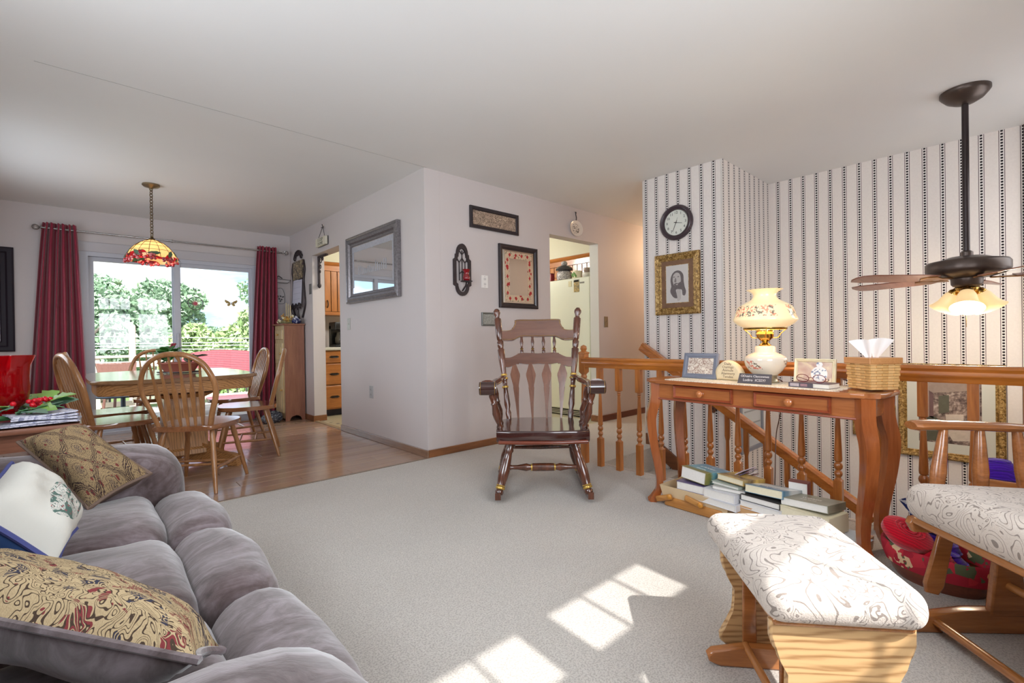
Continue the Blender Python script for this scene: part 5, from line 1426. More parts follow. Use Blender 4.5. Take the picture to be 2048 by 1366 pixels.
for k in range(15):
    x_ = -.30 + k * .042
    hh = r3.uniform(.05, .11)
    obj('etched_spire', prism(newbm(), [(-.010, 0), (.010, 0), (.006, hh * .6), (.009, hh * .8), (0, hh), (-.009, hh * .8), (-.006, hh * .6)], .001, Matrix.Translation((x_, -.06, .0108))), m_etch, mt)

# thin wall sign over the mirror wall B
s = N('scroll_relief'); v = s.coords(); n = s.noise(v, 34, 4, .6, 2.6)
f = s.math('LESS_THAN', s.math('ABSOLUTE', s.math('SUBTRACT', n, .5)), .045)
s.col(s.mix(f, s.mix(s.noise(v, 9, 2), lin((206, 184, 160)), lin((190, 160, 140))), lin((96, 78, 66)))); s.set(.7); s.bump(f, .6, .006); m_scr = s.m
picture('wall_art', 'long dark-framed scrollwork panel high on the corner wall', MW_B(2.925, 2.108), .60, .20, [(0, .018), (.010, .022), (.028, .020), (.036, .010)], m_blk, [('scroll_panel', .036, .009, m_scr)])
# flower-bordered mirror
s = N('rose_border'); v = s.coords(); c_ = s.voro(v, 17); n = s.noise(v, 60, 3)
a = s.mix(n, lin((196, 174, 140)), lin((214, 186, 164))); a = s.mix(s.math('MULTIPLY', s.math('LESS_THAN', c_, .30), s.math('GREATER_THAN', n, .36)), a, lin((168, 30, 34)))
a = s.mix(s.math('MULTIPLY', s.math('GREATER_THAN', n, .62), s.math('GREATER_THAN', c_, .35)), a, lin((112, 118, 92))); s.col(a); s.set(.4); m_rose = s.m
fm = picture('flower_mirror', 'black-framed mirror with a red rose border beside the sconce', MW_B(3.222, 1.598), .518, .612, [(0, .022), (.012, .028), (.030, .024), (.042, .014), (.050, .012)], m_blk, [('mirror_glass', .05, .009, m_mir)], 'mirror')
for (cx_, cy_, w_, h_) in ((0, .21, .36, .062), (0, -.21, .36, .062), (-.150, 0, .058, .36), (.150, 0, .058, .36)):
    obj('rose_border', box(newbm(), (cx_, cy_, .0098), (w_, h_, .0012)), m_rose, fm)
m_roser = plain('rose_red', (170, 28, 34), .4)
for k in range(4):
    for sy in (-1, 1): obj('rose', prism(newbm(), [(0, -.02), (.016, 0), (0, .02), (-.016, 0)], .002, Matrix.Translation((-.12 + k * .08, sy * .212, .0112))), m_roser, fm)
for k in range(5):
    for sx in (-1, 1): obj('rose', prism(newbm(), [(0, -.022), (.014, 0), (0, .022), (-.014, 0)], .002, Matrix.Translation((sx * .15, -.16 + k * .08, .0112))), m_roser, fm)
picture('small_plaque', 'small grey patterned plaque low beside the rocking chair post', MW_B(2.835, 1.178), .172, .125, [(0, .012), (.006, .015), (.014, .012), (.016, .008)], plain('pewter_grey', (116, 118, 114), .4, .5), [('relief_panel', .015, .008, sketch('grey_relief', (168, 166, 158), (112, 112, 106), 60))])

# arched sconce with red votive glass
sc = thing('wall_sconce', 'dark arched gothic wall sconce with a red glass votive', 'sconce'); sc.matrix_world = MW_B(2.530, 1.615)
m_irn = plain('aged_black_iron', (62, 54, 56), .45, .5, var=.2, vs=30)
out_ = [(-.095, -.14), (-.095, .085), (-.075, .10), (-.072, .135)] + arc(0, .135, .062, .095, 180, 0, 10)[0:] + [(.072, .135), (.075, .10), (.095, .085), (.095, -.14), (.078, -.15)] + arc(0, -.15, .072, .085, 0, -180, 10) + [(-.078, -.15)]
inn = [(p[0] * .70, p[1] * .80 if p[1] > 0 else p[1] * .86) for p in out_]
bm = newbm(); ra = []
for pl, z_ in ((out_, 0), (out_, .018), (inn, .018), (inn, 0)): ra.append([bm.verts.new((p[0], p[1], z_)) for p in pl])
for a, b in zip(ra, ra[1:] + ra[:1]):
    for i in range(len(out_)): bm.faces.new((a[i], a[(i + 1) % len(out_)], b[(i + 1) % len(out_)], b[i]))
obj('arched_back', bm, m_irn, sc)
for pts in ([(0, -.10, .01), (0, .17, .01)], [(-.032, -.10, .01), (-.032, .06, .01), (0, .10, .01)], [(.032, -.10, .01), (.032, .06, .01), (0, .10, .01)], [(-.06, .10, .01), (-.032, .06, .01)], [(.06, .10, .01), (.032, .06, .01)], [(-.03, .165, .01), (0, .13, .01), (.03, .165, .01)], [(-.03, -.04, .01), (0, -.015, .01), (.03, -.04, .01)]):
    obj('tracery', tube(newbm(), pts, .005, 6), m_irn, sc)
obj('bracket', tube(newbm(), spline([(0, -.19, .01), (.005, -.15, .05), (0, -.12, .07)], 4), .007, 8), m_irn, sc)
obj('tray', lathe(newbm(), [(.001, 0), (.05, 0), (.054, .004), (.052, .007), (.001, .006)], 24, Matrix.Translation((.0, -.115, .072)) @ Matrix.Rotation(R(-90), 4, 'X')), m_irn, sc)
vt = thing('votive_glass', 'red hurricane votive glass on the sconce tray', 'candle holder', MW_B(2.530, 1.615) @ Vector((0, -.108, .072)))
obj('glass_cup', lathe(newbm(), [(.022, 0), (.030, .012), (.032, .03), (.022, .055), (.021, .07), (.034, .102), (.031, .102), (.018, .07), (.019, .055), (.028, .03), (.024, .01)], 24, cap=False), red_glass('red_votive_glass', (150, 10, 30), .35), vt)
obj('candle', lathe(newbm(), [(.015, .004), (.015, .045), (.001, .046)], 16), plain('pink_wax', (206, 150, 150), .5), vt)

# switches and outlets
def plate(name, label, M, w_, h_, rgb, kind):
    t = thing(name, label, 'outlet' if kind == 'outlet' else 'switch'); t.matrix_world = M
    obj('cover_plate', box(newbm(), (0, 0, .003), (w_, h_, .006), None, .002), plain('plate_%d_%d_%d' % rgb, rgb, .4, var=.04), t)
    dk_ = plain('plate_slot', (60, 58, 56), .6)
    if kind == 'outlet':
        for sy in (-1, 1):
            r_ = obj('receptacle', lathe(newbm(), [(.015, .005), (.015, .008), (.001, .008)], 16, Matrix.Translation((0, sy * h_ * .2, 0))), plain('receptacle_%d_%d_%d' % rgb, tuple(int(q * .93) for q in rgb), .4), t)
            for sx in (-1, 1): obj('slot', box(newbm(), (sx * .005, sy * h_ * .2, .0083), (.0022, .008, .001)), dk_, r_)
    elif kind == 'switch':
        obj('toggle', box(newbm(), (0, .002, .010), (.008, .018, .012), None, .002), plain('toggle_%d_%d_%d' % rgb, tuple(min(255, int(q * 1.1)) for q in rgb), .35), t)
    for sy in (-1, 1): obj('screw', lathe(newbm(), [(.003, .006), (.002, .0075)], 8, Matrix.Translation((0, sy * h_ * .40, 0))), dk_, t)
    return t
plate('wall_outlet', 'white outlet between the sconce and the flower mirror', MW_B(2.792, 1.526), .078, .118, (236, 232, 228), 'outlet')
plate('light_switch', 'brass triple switch plate on the hallway wall', MW_B(4.650, 1.180), .072, .128, (136, 118, 92), 'switch')
plate('light_switch', 'silver switch plate by the kitchen doorway below the mirror', MW_A(4.968, 1.178), .072, .125, (176, 176, 168), 'switch')
plate('wall_outlet', 'silver outlet low on the grey dining wall', MW_A(4.459, .480), .078, .125, (170, 168, 170), 'outlet')
plate('light_switch', 'dark switch plate between the iron rack and the doorway', MW_A(6.10, 1.655), .072, .13, (110, 108, 106), 'switch')
hp_ = thing('hanging_plate', 'white oval plate with dark sprig hanging above the kitchen door', 'plate'); hp_.matrix_world = MW_B(4.112, 2.212)
obj('plate_dish', lathe(newbm(), [(.001, .006), (.075, .006), (.105, .016), (.110, .018), (.104, .012), (.075, .002), (.001, .001)], 36, Matrix.Diagonal((1, .80, 1, 1))), plain('white_china', (226, 218, 208), .25), hp_)
s = N('dark_sprig'); v = s.coords(); n = s.noise(v, 42, 3, .6, 1.5); x_, y_, z_ = s.sep(v); rr = s.math('SQRT', s.math('ADD', s.math('MULTIPLY', x_, x_), s.math('MULTIPLY', y_, y_)))
s.col(s.mix(s.math('MULTIPLY', s.math('GREATER_THAN', n, .53), s.math('LESS_THAN', rr, .058)), lin((226, 218, 208)), lin((70, 62, 58)))); s.set(.25); 
obj('sprig_motif', lathe(newbm(), [(.001, .0068), (.072, .0068)], 30, Matrix.Diagonal((1, .80, 1, 1)), cap=False), s.m, hp_)
obj('wire_hanger', tube(newbm(), spline([(0, .085, .01), (.004, .12, .012), (-.004, .15, .012), (0, .175, .008)], 4), .005, 6), m_irn, hp_)
obj('hook', tube(newbm(), spline([(-.008, .185, .004), (0, .17, .014), (.008, .185, .004)], 4), .004, 6), m_irn, hp_)

# hanging word sign by the doorway
sg = thing('hanging_sign', 'small cream word sign hanging above the doorway', 'sign'); sg.matrix_world = MW_A(5.640, 2.172)
obj('board', box(newbm(), (0, 0, .028), (.30, .095, .03), None, .003), plain('cream_board', (212, 208, 190), .7), sg)
obj('board_edge', box(newbm(), (0, 0, .011), (.304, .099, .006)), plain('board_edge_dark', (52, 46, 46), .6), sg)
lettering('I LOEP', .055, Matrix.Translation((0, .020, .0434)), plain('sign_ink', (84, 82, 70), .7), sg)
lettering('DOMIE', .050, Matrix.Translation((0, -.024, .0434)), plain('sign_ink', (84, 82, 70), .7), sg)
for sx in (-1, 1): obj('wire', tube(newbm(), [(sx * .10, .045, .028), (.03, .175, .02)], .003, 5), m_irn, sg)
obj('hook', tube(newbm(), spline([(.03, .20, .03), (.03, .178, .022), (-.01, .176, .006), (-.05, .176, .008)], 4), .005, 6), m_irn, sg)

# iron corbel in the doorway corner
cbk = thing('iron_bracket', 'ornate dark iron corner bracket inside the doorway', 'bracket', (2.235, 6.028, 2.06))
def ytube(pts, r_): return tube(newbm(), [(a, -.02, b) for a, b in pts], r_, 6)
obj('upright_bar', box(newbm(), (0, -.012, -.17), (.028, .02, .34), None, .003), m_irn, cbk)
obj('top_bar', box(newbm(), (0, -.14, -.012), (.028, .28, .02), None, .003), m_irn, cbk)
obj('finial', lathe(newbm(), [(.001, -.40), (.018, -.385), (.024, -.36), (.014, -.335)], 12, Matrix.Translation((0, -.02, 0))), m_irn, cbk)
for k, (cy_, cz_, r_) in enumerate(((-.07, -.06, .042), (-.055, -.135, .03), (-.135, -.045, .026), (-.045, -.195, .02))):
    obj('scroll', tube(newbm(), [(0, cy_ + r_ * (1 - .5 * q / 18) * math.cos(q * .42), cz_ + r_ * (1 - .5 * q / 18) * math.sin(q * .42)) for q in range(19)], .006, 6), m_irn, cbk)

# iron letter rack with print and calendar page
rk2 = thing('letter_rack', 'ornate black iron wall rack holding a floral print and calendar', 'wall rack'); rk2.matrix_world = MW_A(6.50, 1.75)
side = spline([(.20, .30), (.235, .18), (.20, .05), (.22, -.12), (.235, -.28), (.14, -.44)], 5)
for sx in (-1, 1): obj('side_bar', tube(newbm(), [(sx * p.x, p.y, .012) for p in side], .012, 6), m_irn, rk2)
s = N('floral_print'); v = s.coords(); n = s.noise(v, 26, 4, .6, 1); s.col(s.ramp(n, [(.38, lin((46, 42, 50))), (.5, lin((120, 108, 86))), (.62, lin((196, 178, 140)))])); s.set(.35)
obj('print_panel', box(newbm(), (0, .19, .012), (.38, .24, .012)), s.m, rk2)
obj('calendar_page', sheet(newbm(), 6, 8, lambda u, w_: ((u - .5) * .34, .06 - w_ * .33, .022 + .02 * w_ + .004 * math.sin(6 * u)), .001), plain('calendar_white', (206, 206, 220), .7, var=.03), rk2)
for k in range(4): obj('calendar_line', box(newbm(), (0, .03 - k * .075, .0275 + .0045 * k), (.28, .002, .001)), plain('calendar_grey', (150, 150, 166), .7), rk2)
obj('cross_bar', box(newbm(), (0, .06, .014), (.40, .014, .014)), m_irn, rk2)
for k in range(9):
    a = R(20 + 17.5 * k); cx_, cy_ = .13 * math.cos(a), .32 + .10 * math.sin(a); r_ = .035
    obj('scroll', tube(newbm(), [(cx_ + r_ * (1 - .45 * q / 14) * math.cos(q * .5 + k), cy_ + r_ * (1 - .45 * q / 14) * math.sin(q * .5 + k), .014) for q in range(15)], .008, 5), m_irn, rk2)
for k in range(7):
    cx_ = -.18 + k * .06; r_ = .032
    obj('scroll', tube(newbm(), [(cx_ + r_ * (1 - .45 * q / 14) * math.cos(q * .5 + k), -.30 + .02 * (k % 2) + r_ * (1 - .45 * q / 14) * math.sin(q * .5 + k), .05) for q in range(15)], .009, 5), m_irn, rk2)
for k in range(5):
    obj('rack_wire', tube(newbm(), spline([(-.14 + k * .07, -.27, .06), (-.12 + k * .06, -.38, .055), (-.05 + k * .025, -.45, .02)], 4), .006, 5), m_irn, rk2)
# white decorative board on the window wall
wdb = thing('decor_board', 'white painted decorative board with a flower sprig in the corner', 'wall decor'); wdb.matrix_world = MW_N(2.035, 1.60)
m_wht = plain('white_painted_board', (196, 190, 190), .5, var=.04)
m_lin = plain('charcoal_line', (84, 80, 82), .6)
obj('board', prism(newbm(), [(-.075, -.32), (.065, -.32), (.065, -.06), (.05, 0), (.045, .12), (-.075, .14)], .016, Matrix.Translation((0, 0, .009))), m_wht, wdb)
obj('shelf', prism(newbm(), [(-.085, .195), (.07, .195), (.11, .235), (-.085, .245)], .05, Matrix.Translation((0, 0, .026))), m_wht, wdb)
obj('shelf_trim', tube(newbm(), [(-.085, .245, .052), (.11, .235, .052), (.07, .195, .052), (-.085, .195, .052)], .004, 5), m_lin, wdb)
obj('shelf_finial', tube(newbm(), spline([(-.06, .25, .03), (-.04, .285, .03), (-.01, .27, .03), (.01, .255, .03)], 4), .006, 5), m_lin, wdb)
for k, (x_, y_) in enumerate(((-.045, .01), (-.012, .015), (.018, .008), (-.03, -.02), (.0, -.028), (-.015, -.05))):
    obj('sprig_leaf', prism(newbm(), [(0, -.018), (.012, 0), (0, .018), (-.012, 0)], .003, Matrix.Translation((x_, y_, .018)) @ Matrix.Rotation(k * 1.1, 4, 'Z')), m_lin, wdb)
obj('outline', tube(newbm(), spline([(-.07, .11, .018), (.0, .125, .018), (.035, .06, .018), (.04, -.02, .018), (.03, -.08, .018), (-.07, -.085, .018)], 4), .003, 5), m_lin, wdb)
# black-framed picture at the left
picture('framed_picture', 'black-framed grey picture beside the red curtain', MW_N(-.79 + .0, 1.456), .64, 1.035, [(0, .03), (.012, .036), (.045, .030), (.06, .018), (.09, .016), (.10, .01)], plain('black_violet_frame', (36, 28, 38), .5, spec=.25), [('print', .10, .008, sketch('grey_landscape_print', (140, 132, 146), (196, 196, 200), 7))])

# clock
ck_ = thing('wall_clock', 'round dark-rimmed wall clock on the striped wall', 'clock'); ck_.matrix_world = MW_C(2.095, 1.990)
obj('rim', lathe(newbm(), [(.152, 0), (.155, .015), (.150, .028), (.138, .036), (.126, .030), (.122, .034), (.112, .024), (.110, .012), (.110, .0)], 48, cap=False), plain('dark_plum_rim', (68, 56, 62), .25, var=.1), ck_)
obj('dial', lathe(newbm(), [(.001, .012), (.112, .012)], 48, cap=False), plain('dial_white', (222, 224, 214), .5, var=.02), ck_)
m_ink = plain('clock_black', (52, 48, 46), .6)
for k in range(1, 13):
    a = R(90 - 30 * k); lettering(str(k), .033, Matrix.Translation((.087 * math.cos(a), .087 * math.sin(a), .0128)), m_ink, ck_, extrude=.0003)
def hand(ang, L, w_, nm):
    obj(nm, prism(newbm(), [(-w_, -.02), (w_, -.02), (w_ * .5, L), (-w_ * .5, L)], .0012, Matrix.Translation((0, 0, .016)) @ Matrix.Rotation(R(-ang), 4, 'Z')), m_ink, ck_)
hand(102, .058, .003, 'hour_hand'); hand(203, .082, .0024, 'minute_hand'); hand(20, .045, .001, 'second_hand')
obj('hub', lathe(newbm(), [(.005, .012), (.005, .018), (.001, .019)], 12), m_ink, ck_)

# gold-framed pencil portrait
s = N('gilt_ornament'); v = s.coords(); n = s.noise(v, 55, 3, .6, 1); s.col(s.ramp(n, [(.36, lin((96, 70, 32))), (.5, lin((160, 124, 66))), (.66, lin((208, 178, 116)))])); s.set(.38, .35, .5); s.bump(n, .8, .006); m_gilt = s.m
m_gmat = plain('brown_marbled_mat', (122, 90, 66), .7, var=.3, vs=18)
m_papr = plain('drawing_paper', (206, 202, 198), .7, var=.03, vs=14)
pf_ = picture('portrait_frame', 'ornate gold frame with a pencil portrait of a long-haired bearded man', MW_C(2.094, 1.453), .416, .535, [(0, .026), (.012, .034), (.030, .026), (.038, .018), (.046, .022), (.055, .014), (.060, .012)], m_gilt,
              [('mat', .058, .010, m_gmat), ('gilt_fillet', .098, .0106, m_gilt), ('drawing_paper', .103, .0112, m_papr)])
m_gr1, m_gr2, m_gr3 = plain('graphite_dark', (108, 100, 100), .8, var=.35, vs=90), plain('graphite_mid', (132, 124, 122), .8, var=.25, vs=90), plain('graphite_light', (188, 182, 178), .8, var=.06, vs=60)
def shape(nm, ctrl, z, m):
    pts = [(p.x, p.y) for p in spline(ctrl + [ctrl[0]], 4)][:-1]
    obj(nm, prism(newbm(), pts, .0003, Matrix.Translation((0, 0, z))), m, pf_)
shape('hair', [(-.055, -.02), (-.062, .04), (-.045, .09), (-.01, .115), (.03, .11), (.058, .075), (.062, .02), (.07, -.03), (.082, -.07), (.072, -.105), (.05, -.10), (.045, -.06), (.03, -.05), (-.01, -.05), (-.005, -.09), (.0, -.125), (-.03, -.12), (-.055, -.09), (-.065, -.06)], .0116, m_gr1)
shape('face', [(-.042, .03), (-.036, .075), (-.008, .098), (.022, .088), (.034, .055), (.034, .015), (.02, -.018), (-.004, -.03), (-.028, -.015)], .0120, m_gr3)
shape('beard', [(-.030, .0), (-.010, .008), (.012, .004), (.034, .014), (.026, -.026), (.004, -.046), (-.022, -.034)], .0123, m_gr1)
shape('mouth', [(-.014, -.004), (.0, -.001), (.010, -.004), (.0, -.011)], .0126, m_gr3)
shape('nose', [(-.018, .050), (-.010, .052), (-.006, .020), (-.016, .014), (-.026, .020)], .0124, m_gr2)
for x_ in (-.028, .012): shape('eye', [(x_ - .011, .060), (x_, .067), (x_ + .011, .062), (x_, .056)], .0124, m_gr2)
shape('neck', [(-.008, -.045), (.03, -.045), (.035, -.10), (.03, -.14), (.0, -.145)], .0115, m_gr3)

# pictures in the stairwell
s = N('street_print'); v = s.coords(); n = s.noise(v, 6, 4, .6, 1.4); n2 = s.noise(v, 38, 4, .7)
s.col(s.ramp(s.math('ADD', s.math('MULTIPLY', n, .55), s.math('MULTIPLY', n2, .45)), [(.38, lin((66, 54, 54))), (.48, lin((122, 106, 100))), (.56, lin((176, 158, 148))), (.66, lin((212, 200, 190)))])); s.set(.25); m_street = s.m
m_cmat = plain('cream_mat', (206, 206, 196), .7, var=.03)
bgp = picture('gilt_picture', 'large gilt-framed street print on the stairwell wall', MW_E(.428, .382), .606, .735, [(0, .022), (.010, .030), (.034, .024), (.042, .012), (.048, .014), (.054, .010)], m_gilt, [('mat', .053, .009, m_cmat), ('street_print', .125, .0098, m_street)])
m_sk = [plain('sepia_%d' % k, c_, .6, var=.2, vs=40) for k, c_ in enumerate(((104, 78, 78), (150, 132, 122), (200, 186, 172), (84, 84, 70)))]
for nm, poly_, m in (('painted_roof', [(-.17, .235), (.17, .235), (.12, .17), (-.10, .14)], m_sk[1]), ('painted_wall', [(-.17, .19), (-.09, .14), (-.09, -.06), (-.17, -.02)], m_sk[0]), ('painted_arch', [(-.06, .12), (.0, .13), (.0, .0), (-.06, -.02)], m_sk[3]), ('painted_path', [(-.05, -.08), (.16, -.05), (.17, -.2), (.02, -.22)], m_sk[2]), ('painted_bench', [(-.02, -.02), (.08, -.01), (.08, -.06), (-.02, -.07)], m_sk[2]), ('painted_shrub', [(-.17, -.05), (-.08, -.04), (-.02, -.12), (-.02, -.23), (-.17, -.23)], m_sk[3])):
    obj(nm, prism(newbm(), poly_, .0004, Matrix.Translation((0, 0, .0102))), m, bgp)
picture('gilt_picture', 'small gilt-framed floral print below the console on the stairwell wall', MW_E(.895, .265), .29, .27, [(0, .018), (.008, .024), (.022, .018), (.030, .010)], m_gilt, [('floral_panel', .03, .009, sketch('sepia_floral_print', (206, 200, 186), (96, 80, 62), 22, .46))])
gw = thing('grey_frame', 'grey-framed pale panel on the side wall below the handrail', 'picture'); gw.matrix_world = wall_M((4.42, YC, .28), (1, 0, 0), (0, -1, 0))
obj('frame', mitre_frame(newbm(), .50, .62, [(0, 0), (0, .02), (.03, .02), (.035, .008)], I4), plain('slate_grey_frame', (130, 134, 146), .4), gw)
obj('panel', quad(I4, .44, .56, .006), plain('pale_panel', (196, 198, 200), .3), gw)
for k in range(4): obj('panel_bar', box(newbm(), (.02, -.18 + k * .11, .008), (.34, .012, .004)), plain('panel_bar', (150, 150, 152), .4), gw)
orn_ = thing('wall_ornament', 'small brown carved ornament on the striped wall', 'wall decor'); orn_.matrix_world = MW_C(1.785, .385)
for k, (x_, y_, r_) in enumerate(((0, .022, .018), (-.018, 0, .016), (.018, .002, .016), (0, -.018, .016))):
    obj('carved_lobe', sphere(newbm(), (x_, y_, .014), r_, (1, 1, .8), 10, 8), plain('carved_brown', (96, 62, 44), .5), orn_)
# ---------------------------------------------------------------- curtains
s = N('crimson_satin'); v = s.coords(); n = s.noise(s.coords((4, 4, .6)), 3, 2)
s.col(s.mix(n, lin((138, 14, 48)), lin((164, 26, 64)))); s.set(.38, 0, .5, sheen=.4)
s.b.inputs['Subsurface Weight'].default_value = 0
tl_ = s.n('ShaderNodeBsdfTranslucent'); tl_.inputs[0].default_value = (*lin((190, 30, 60)), 1); ms_ = s.n('ShaderNodeMixShader'); ms_.inputs[0].default_value = .22
s.l(s.b.outputs[0], ms_.inputs[1]); s.l(tl_.outputs[0], ms_.inputs[2]); s.l(ms_.outputs[0], s.o.inputs[0]); m_cur = s.m
m_nick = plain('brushed_nickel', (170, 168, 166), .22, .9, var=.05)
YR = 6.755
ROD = 2.19
def curtain(label, x0t, x1t, x0b, x1b, folds, z0):
    t = thing('curtain', label, 'curtain', ((x0t + x1t) / 2, YR, 0)); cx = (x0t + x1t) / 2
    def f(u, w_):
        z_ = 2.245 + (z0 - 2.245) * w_; k = w_ ** .8
        a, b = x0t + (x0b - x0t) * k, x1t + (x1b - x1t) * k
        ph = folds * 2 * PI * u
        return (a + (b - a) * u - cx + .006 * math.sin(ph * .5 + 3 * w_), (.030 + .016 * w_) * math.sin(ph) + .010 * math.sin(ph * .5 + 2 * w_) * w_, z_ + (.004 * math.sin(ph * 2) if w_ == 0 else 0))
    obj('fabric', sheet(newbm(), folds * 14, 26, f, .0025), m_cur, t, 80)
    for k in range(folds):
        u = (k + .5) / folds
        obj('grommet', tube(newbm(), [(x0t + (x1t - x0t) * u - cx, .024 * math.cos(q), ROD + .024 * math.sin(q)) for q in np.linspace(0, 2 * PI, 16, endpoint=False)], .004, 5, True), m_nick, t)
    return t
curtain('long crimson satin curtain beside the black-framed picture', -.255, -.005, -.40, .06, 6, .02)
curtain('long crimson satin curtain beside the tall cupboard', 1.725, 1.955, 1.60, 1.955, 6, .02)
rod = thing('curtain_rod', 'brushed nickel curtain rod with round cage finials', 'curtain rod', (0, YR, ROD))
obj('rod', tube(newbm(), [(-.26, 0, 0), (2.03, 0, 0)], .010, 12), m_nick, rod)
for x_, sx in ((-.26, -1), (2.03, 1)):
    obj('finial_cap', lathe(newbm(), [(.013, 0), (.016, .008), (.011, .016), (.006, .02)], 14, Matrix.Translation((x_, 0, 0)) @ Matrix.Rotation(R(90 * sx), 4, 'Y')), m_nick, rod)
    for k in range(5):
        a = k * PI / 5; c_ = Vector((x_ + sx * .046, 0, 0))
        obj('finial_ring', tube(newbm(), [c_ + Vector((.028 * math.cos(q), .028 * math.sin(q) * math.cos(a), .028 * math.sin(q) * math.sin(a))) for q in np.linspace(0, 2 * PI, 18, endpoint=False)], .0025, 5, True), m_nick, rod)
    obj('finial_bead', sphere(newbm(), (x_ + sx * .046, 0, 0), .015, u=12, v=8), plain('finial_crystal', (214, 204, 198), .15), rod)
for x_ in (-.20, .82, 1.985):
    obj('bracket', tube(newbm(), [(x_, YN - YR, .012), (x_, .0, .012), (x_, .0, -.016)], .006, 6), m_nick, rod)

# ---------------------------------------------------------------- pendant lamp
pl_ = thing('pendant_lamp', 'leaded amber glass pendant lamp with red berry border', 'lamp', (.503, 5.38, 0))
m_abr = plain('antique_bronze', (98, 78, 50), .35, .8)
obj('ceiling_canopy', lathe(newbm(), [(.066, 2.44), (.068, 2.428), (.055, 2.415), (.02, 2.408), (.012, 2.395)], 24), plain('canopy_brass', (150, 132, 104), .3, .8), pl_)
lk_me = None
nz = 17
for k in range(nz):
    z_ = 2.395 - k * (2.395 - 1.955) / (nz - 1)
    if lk_me is None:
        ring = [(.012 * math.cos(q), 0, .019 * math.sin(q)) for q in np.linspace(0, 2 * PI, 12, endpoint=False)]
        o_ = obj('chain_link', tube(newbm(), ring, .0034, 5, True), m_abr, pl_); lk_me = o_.data
    else:
        o_ = bpy.data.objects.new('chain_link', lk_me); COL.objects.link(o_); o_.parent = pl_
    o_.location = (0, 0, z_); o_.rotation_euler = (0, 0, (k % 2) * PI / 2 + .6)
s = N('amber_art_glass'); tc = s.n('ShaderNodeTexCoord'); v = tc.outputs['Object']; x_, y_, z_ = s.sep(v)
n = s.noise(v, 12, 3); vc = s.voro(v, 26, 'F1', 'Color'); hu = s.sep(vc)[0]; e = s.voro(v, 26, 'DISTANCE_TO_EDGE')
edge = s.math('ADD', z_, s.math('MULTIPLY', s.math('SUBTRACT', s.noise(v, 7, 1), .5), .22))
low = s.math('LESS_THAN', edge, 1.785)
amb = s.mix(n, lin((226, 178, 104)), lin((246, 214, 158)))
ber = s.ramp(hu, [(0, lin((150, 20, 30))), (.35, lin((206, 46, 52))), (.6, lin((226, 120, 60))), (.72, lin((64, 88, 62))), (.9, lin((232, 176, 150)))], 'CONSTANT')
ber = s.mix(s.math('LESS_THAN', e, .05), ber, lin((50, 40, 36)))
cg = s.mix(low, amb, ber); s.col(cg); s.set(.2, 0, .5)
tr = s.n('ShaderNodeBsdfTranslucent'); s.l(cg, tr.inputs[0]); mxs = s.n('ShaderNodeMixShader'); mxs.inputs[0].default_value = .55
s.l(s.b.outputs[0], mxs.inputs[1]); s.l(tr.outputs[0], mxs.inputs[2]); s.l(mxs.outputs[0], s.o.inputs[0]); m_amb = s.m
SP = [(.016, 1.938), (.048, 1.928), (.088, 1.906), (.128, 1.872), (.160, 1.832), (.181, 1.792), (.191, 1.758), (.193, 1.742)]
obj('glass_shade', lathe(newbm(), SP[::-1], 48, cap=False, wave=None), m_amb, pl_, 70)
for k in range(14):
    a = 2 * PI * k / 14
    obj('lead_came', tube(newbm(), [((r_ + .002) * math.cos(a), (r_ + .002) * math.sin(a), z2 + .001) for r_, z2 in SP[:-1]], .0022, 4), m_abr, pl_)
for r_, z2 in (SP[2], SP[3], SP[4]):
    obj('lead_came', tube(newbm(), [((r_ + .002) * math.cos(q), (r_ + .002) * math.sin(q), z2) for q in np.linspace(0, 2 * PI, 40, endpoint=False)], .0018, 4, True), m_abr, pl_)
m_berr = [red_glass('berry_glass_%d' % k, c_, .25) for k, c_ in enumerate(((196, 30, 44), (220, 110, 110), (150, 16, 40)))]
r4 = np.random.default_rng(3); bme = None
for k in range(84):
    a = r4.uniform(0, 2 * PI); cl = .5 + .5 * math.sin(3 * a + 1.2)
    z2 = 1.740 + r4.uniform(-.012, .012) + (r4.uniform(0, .055) if r4.uniform() < cl else 0); rr_ = .194 - max(0, z2 - 1.745) * .24
    if bme is None:
        o_ = obj('berry', sphere(newbm(), (0, 0, 0), .014, u=10, v=7), m_berr[0], pl_); bme = [o_.data]
        for q in m_berr[1:]:
            d = o_.data.copy(); d.materials[0] = q; bme.append(d)
    else:
        o_ = bpy.data.objects.new('berry', bme[k % 3]); COL.objects.link(o_); o_.parent = pl_
    o_.location = (rr_ * math.cos(a), rr_ * math.sin(a), z2); o_.scale = [r4.uniform(.7, 1.1)] * 3
m_glf = plain('green_glass_leaf', (74, 98, 74), .25)
for k in range(9):
    a = .5 + k * .7; Ml = Matrix.Rotation(a, 4, 'Z') @ Matrix.Translation((.184, 0, 1.795)) @ Matrix.Rotation(R(62), 4, 'Y') @ Matrix.Rotation(k * .8, 4, 'Z')
    obj('glass_leaf', prism(newbm(), [(-.05, 0), (-.02, .018), (.02, .016), (.05, 0), (.02, -.014), (-.02, -.016)], .004, Ml), m_glf, pl_)
obj('shade_cap', lathe(newbm(), [(.030, 1.934), (.026, 1.945), (.012, 1.952), (.006, 1.962)], 18), m_abr, pl_)
obj('bulb', sphere(newbm(), (0, 0, 1.86), .028, (1, 1, 1.3), 12, 8), plain('frosted_bulb', (240, 236, 228), .4), pl_)

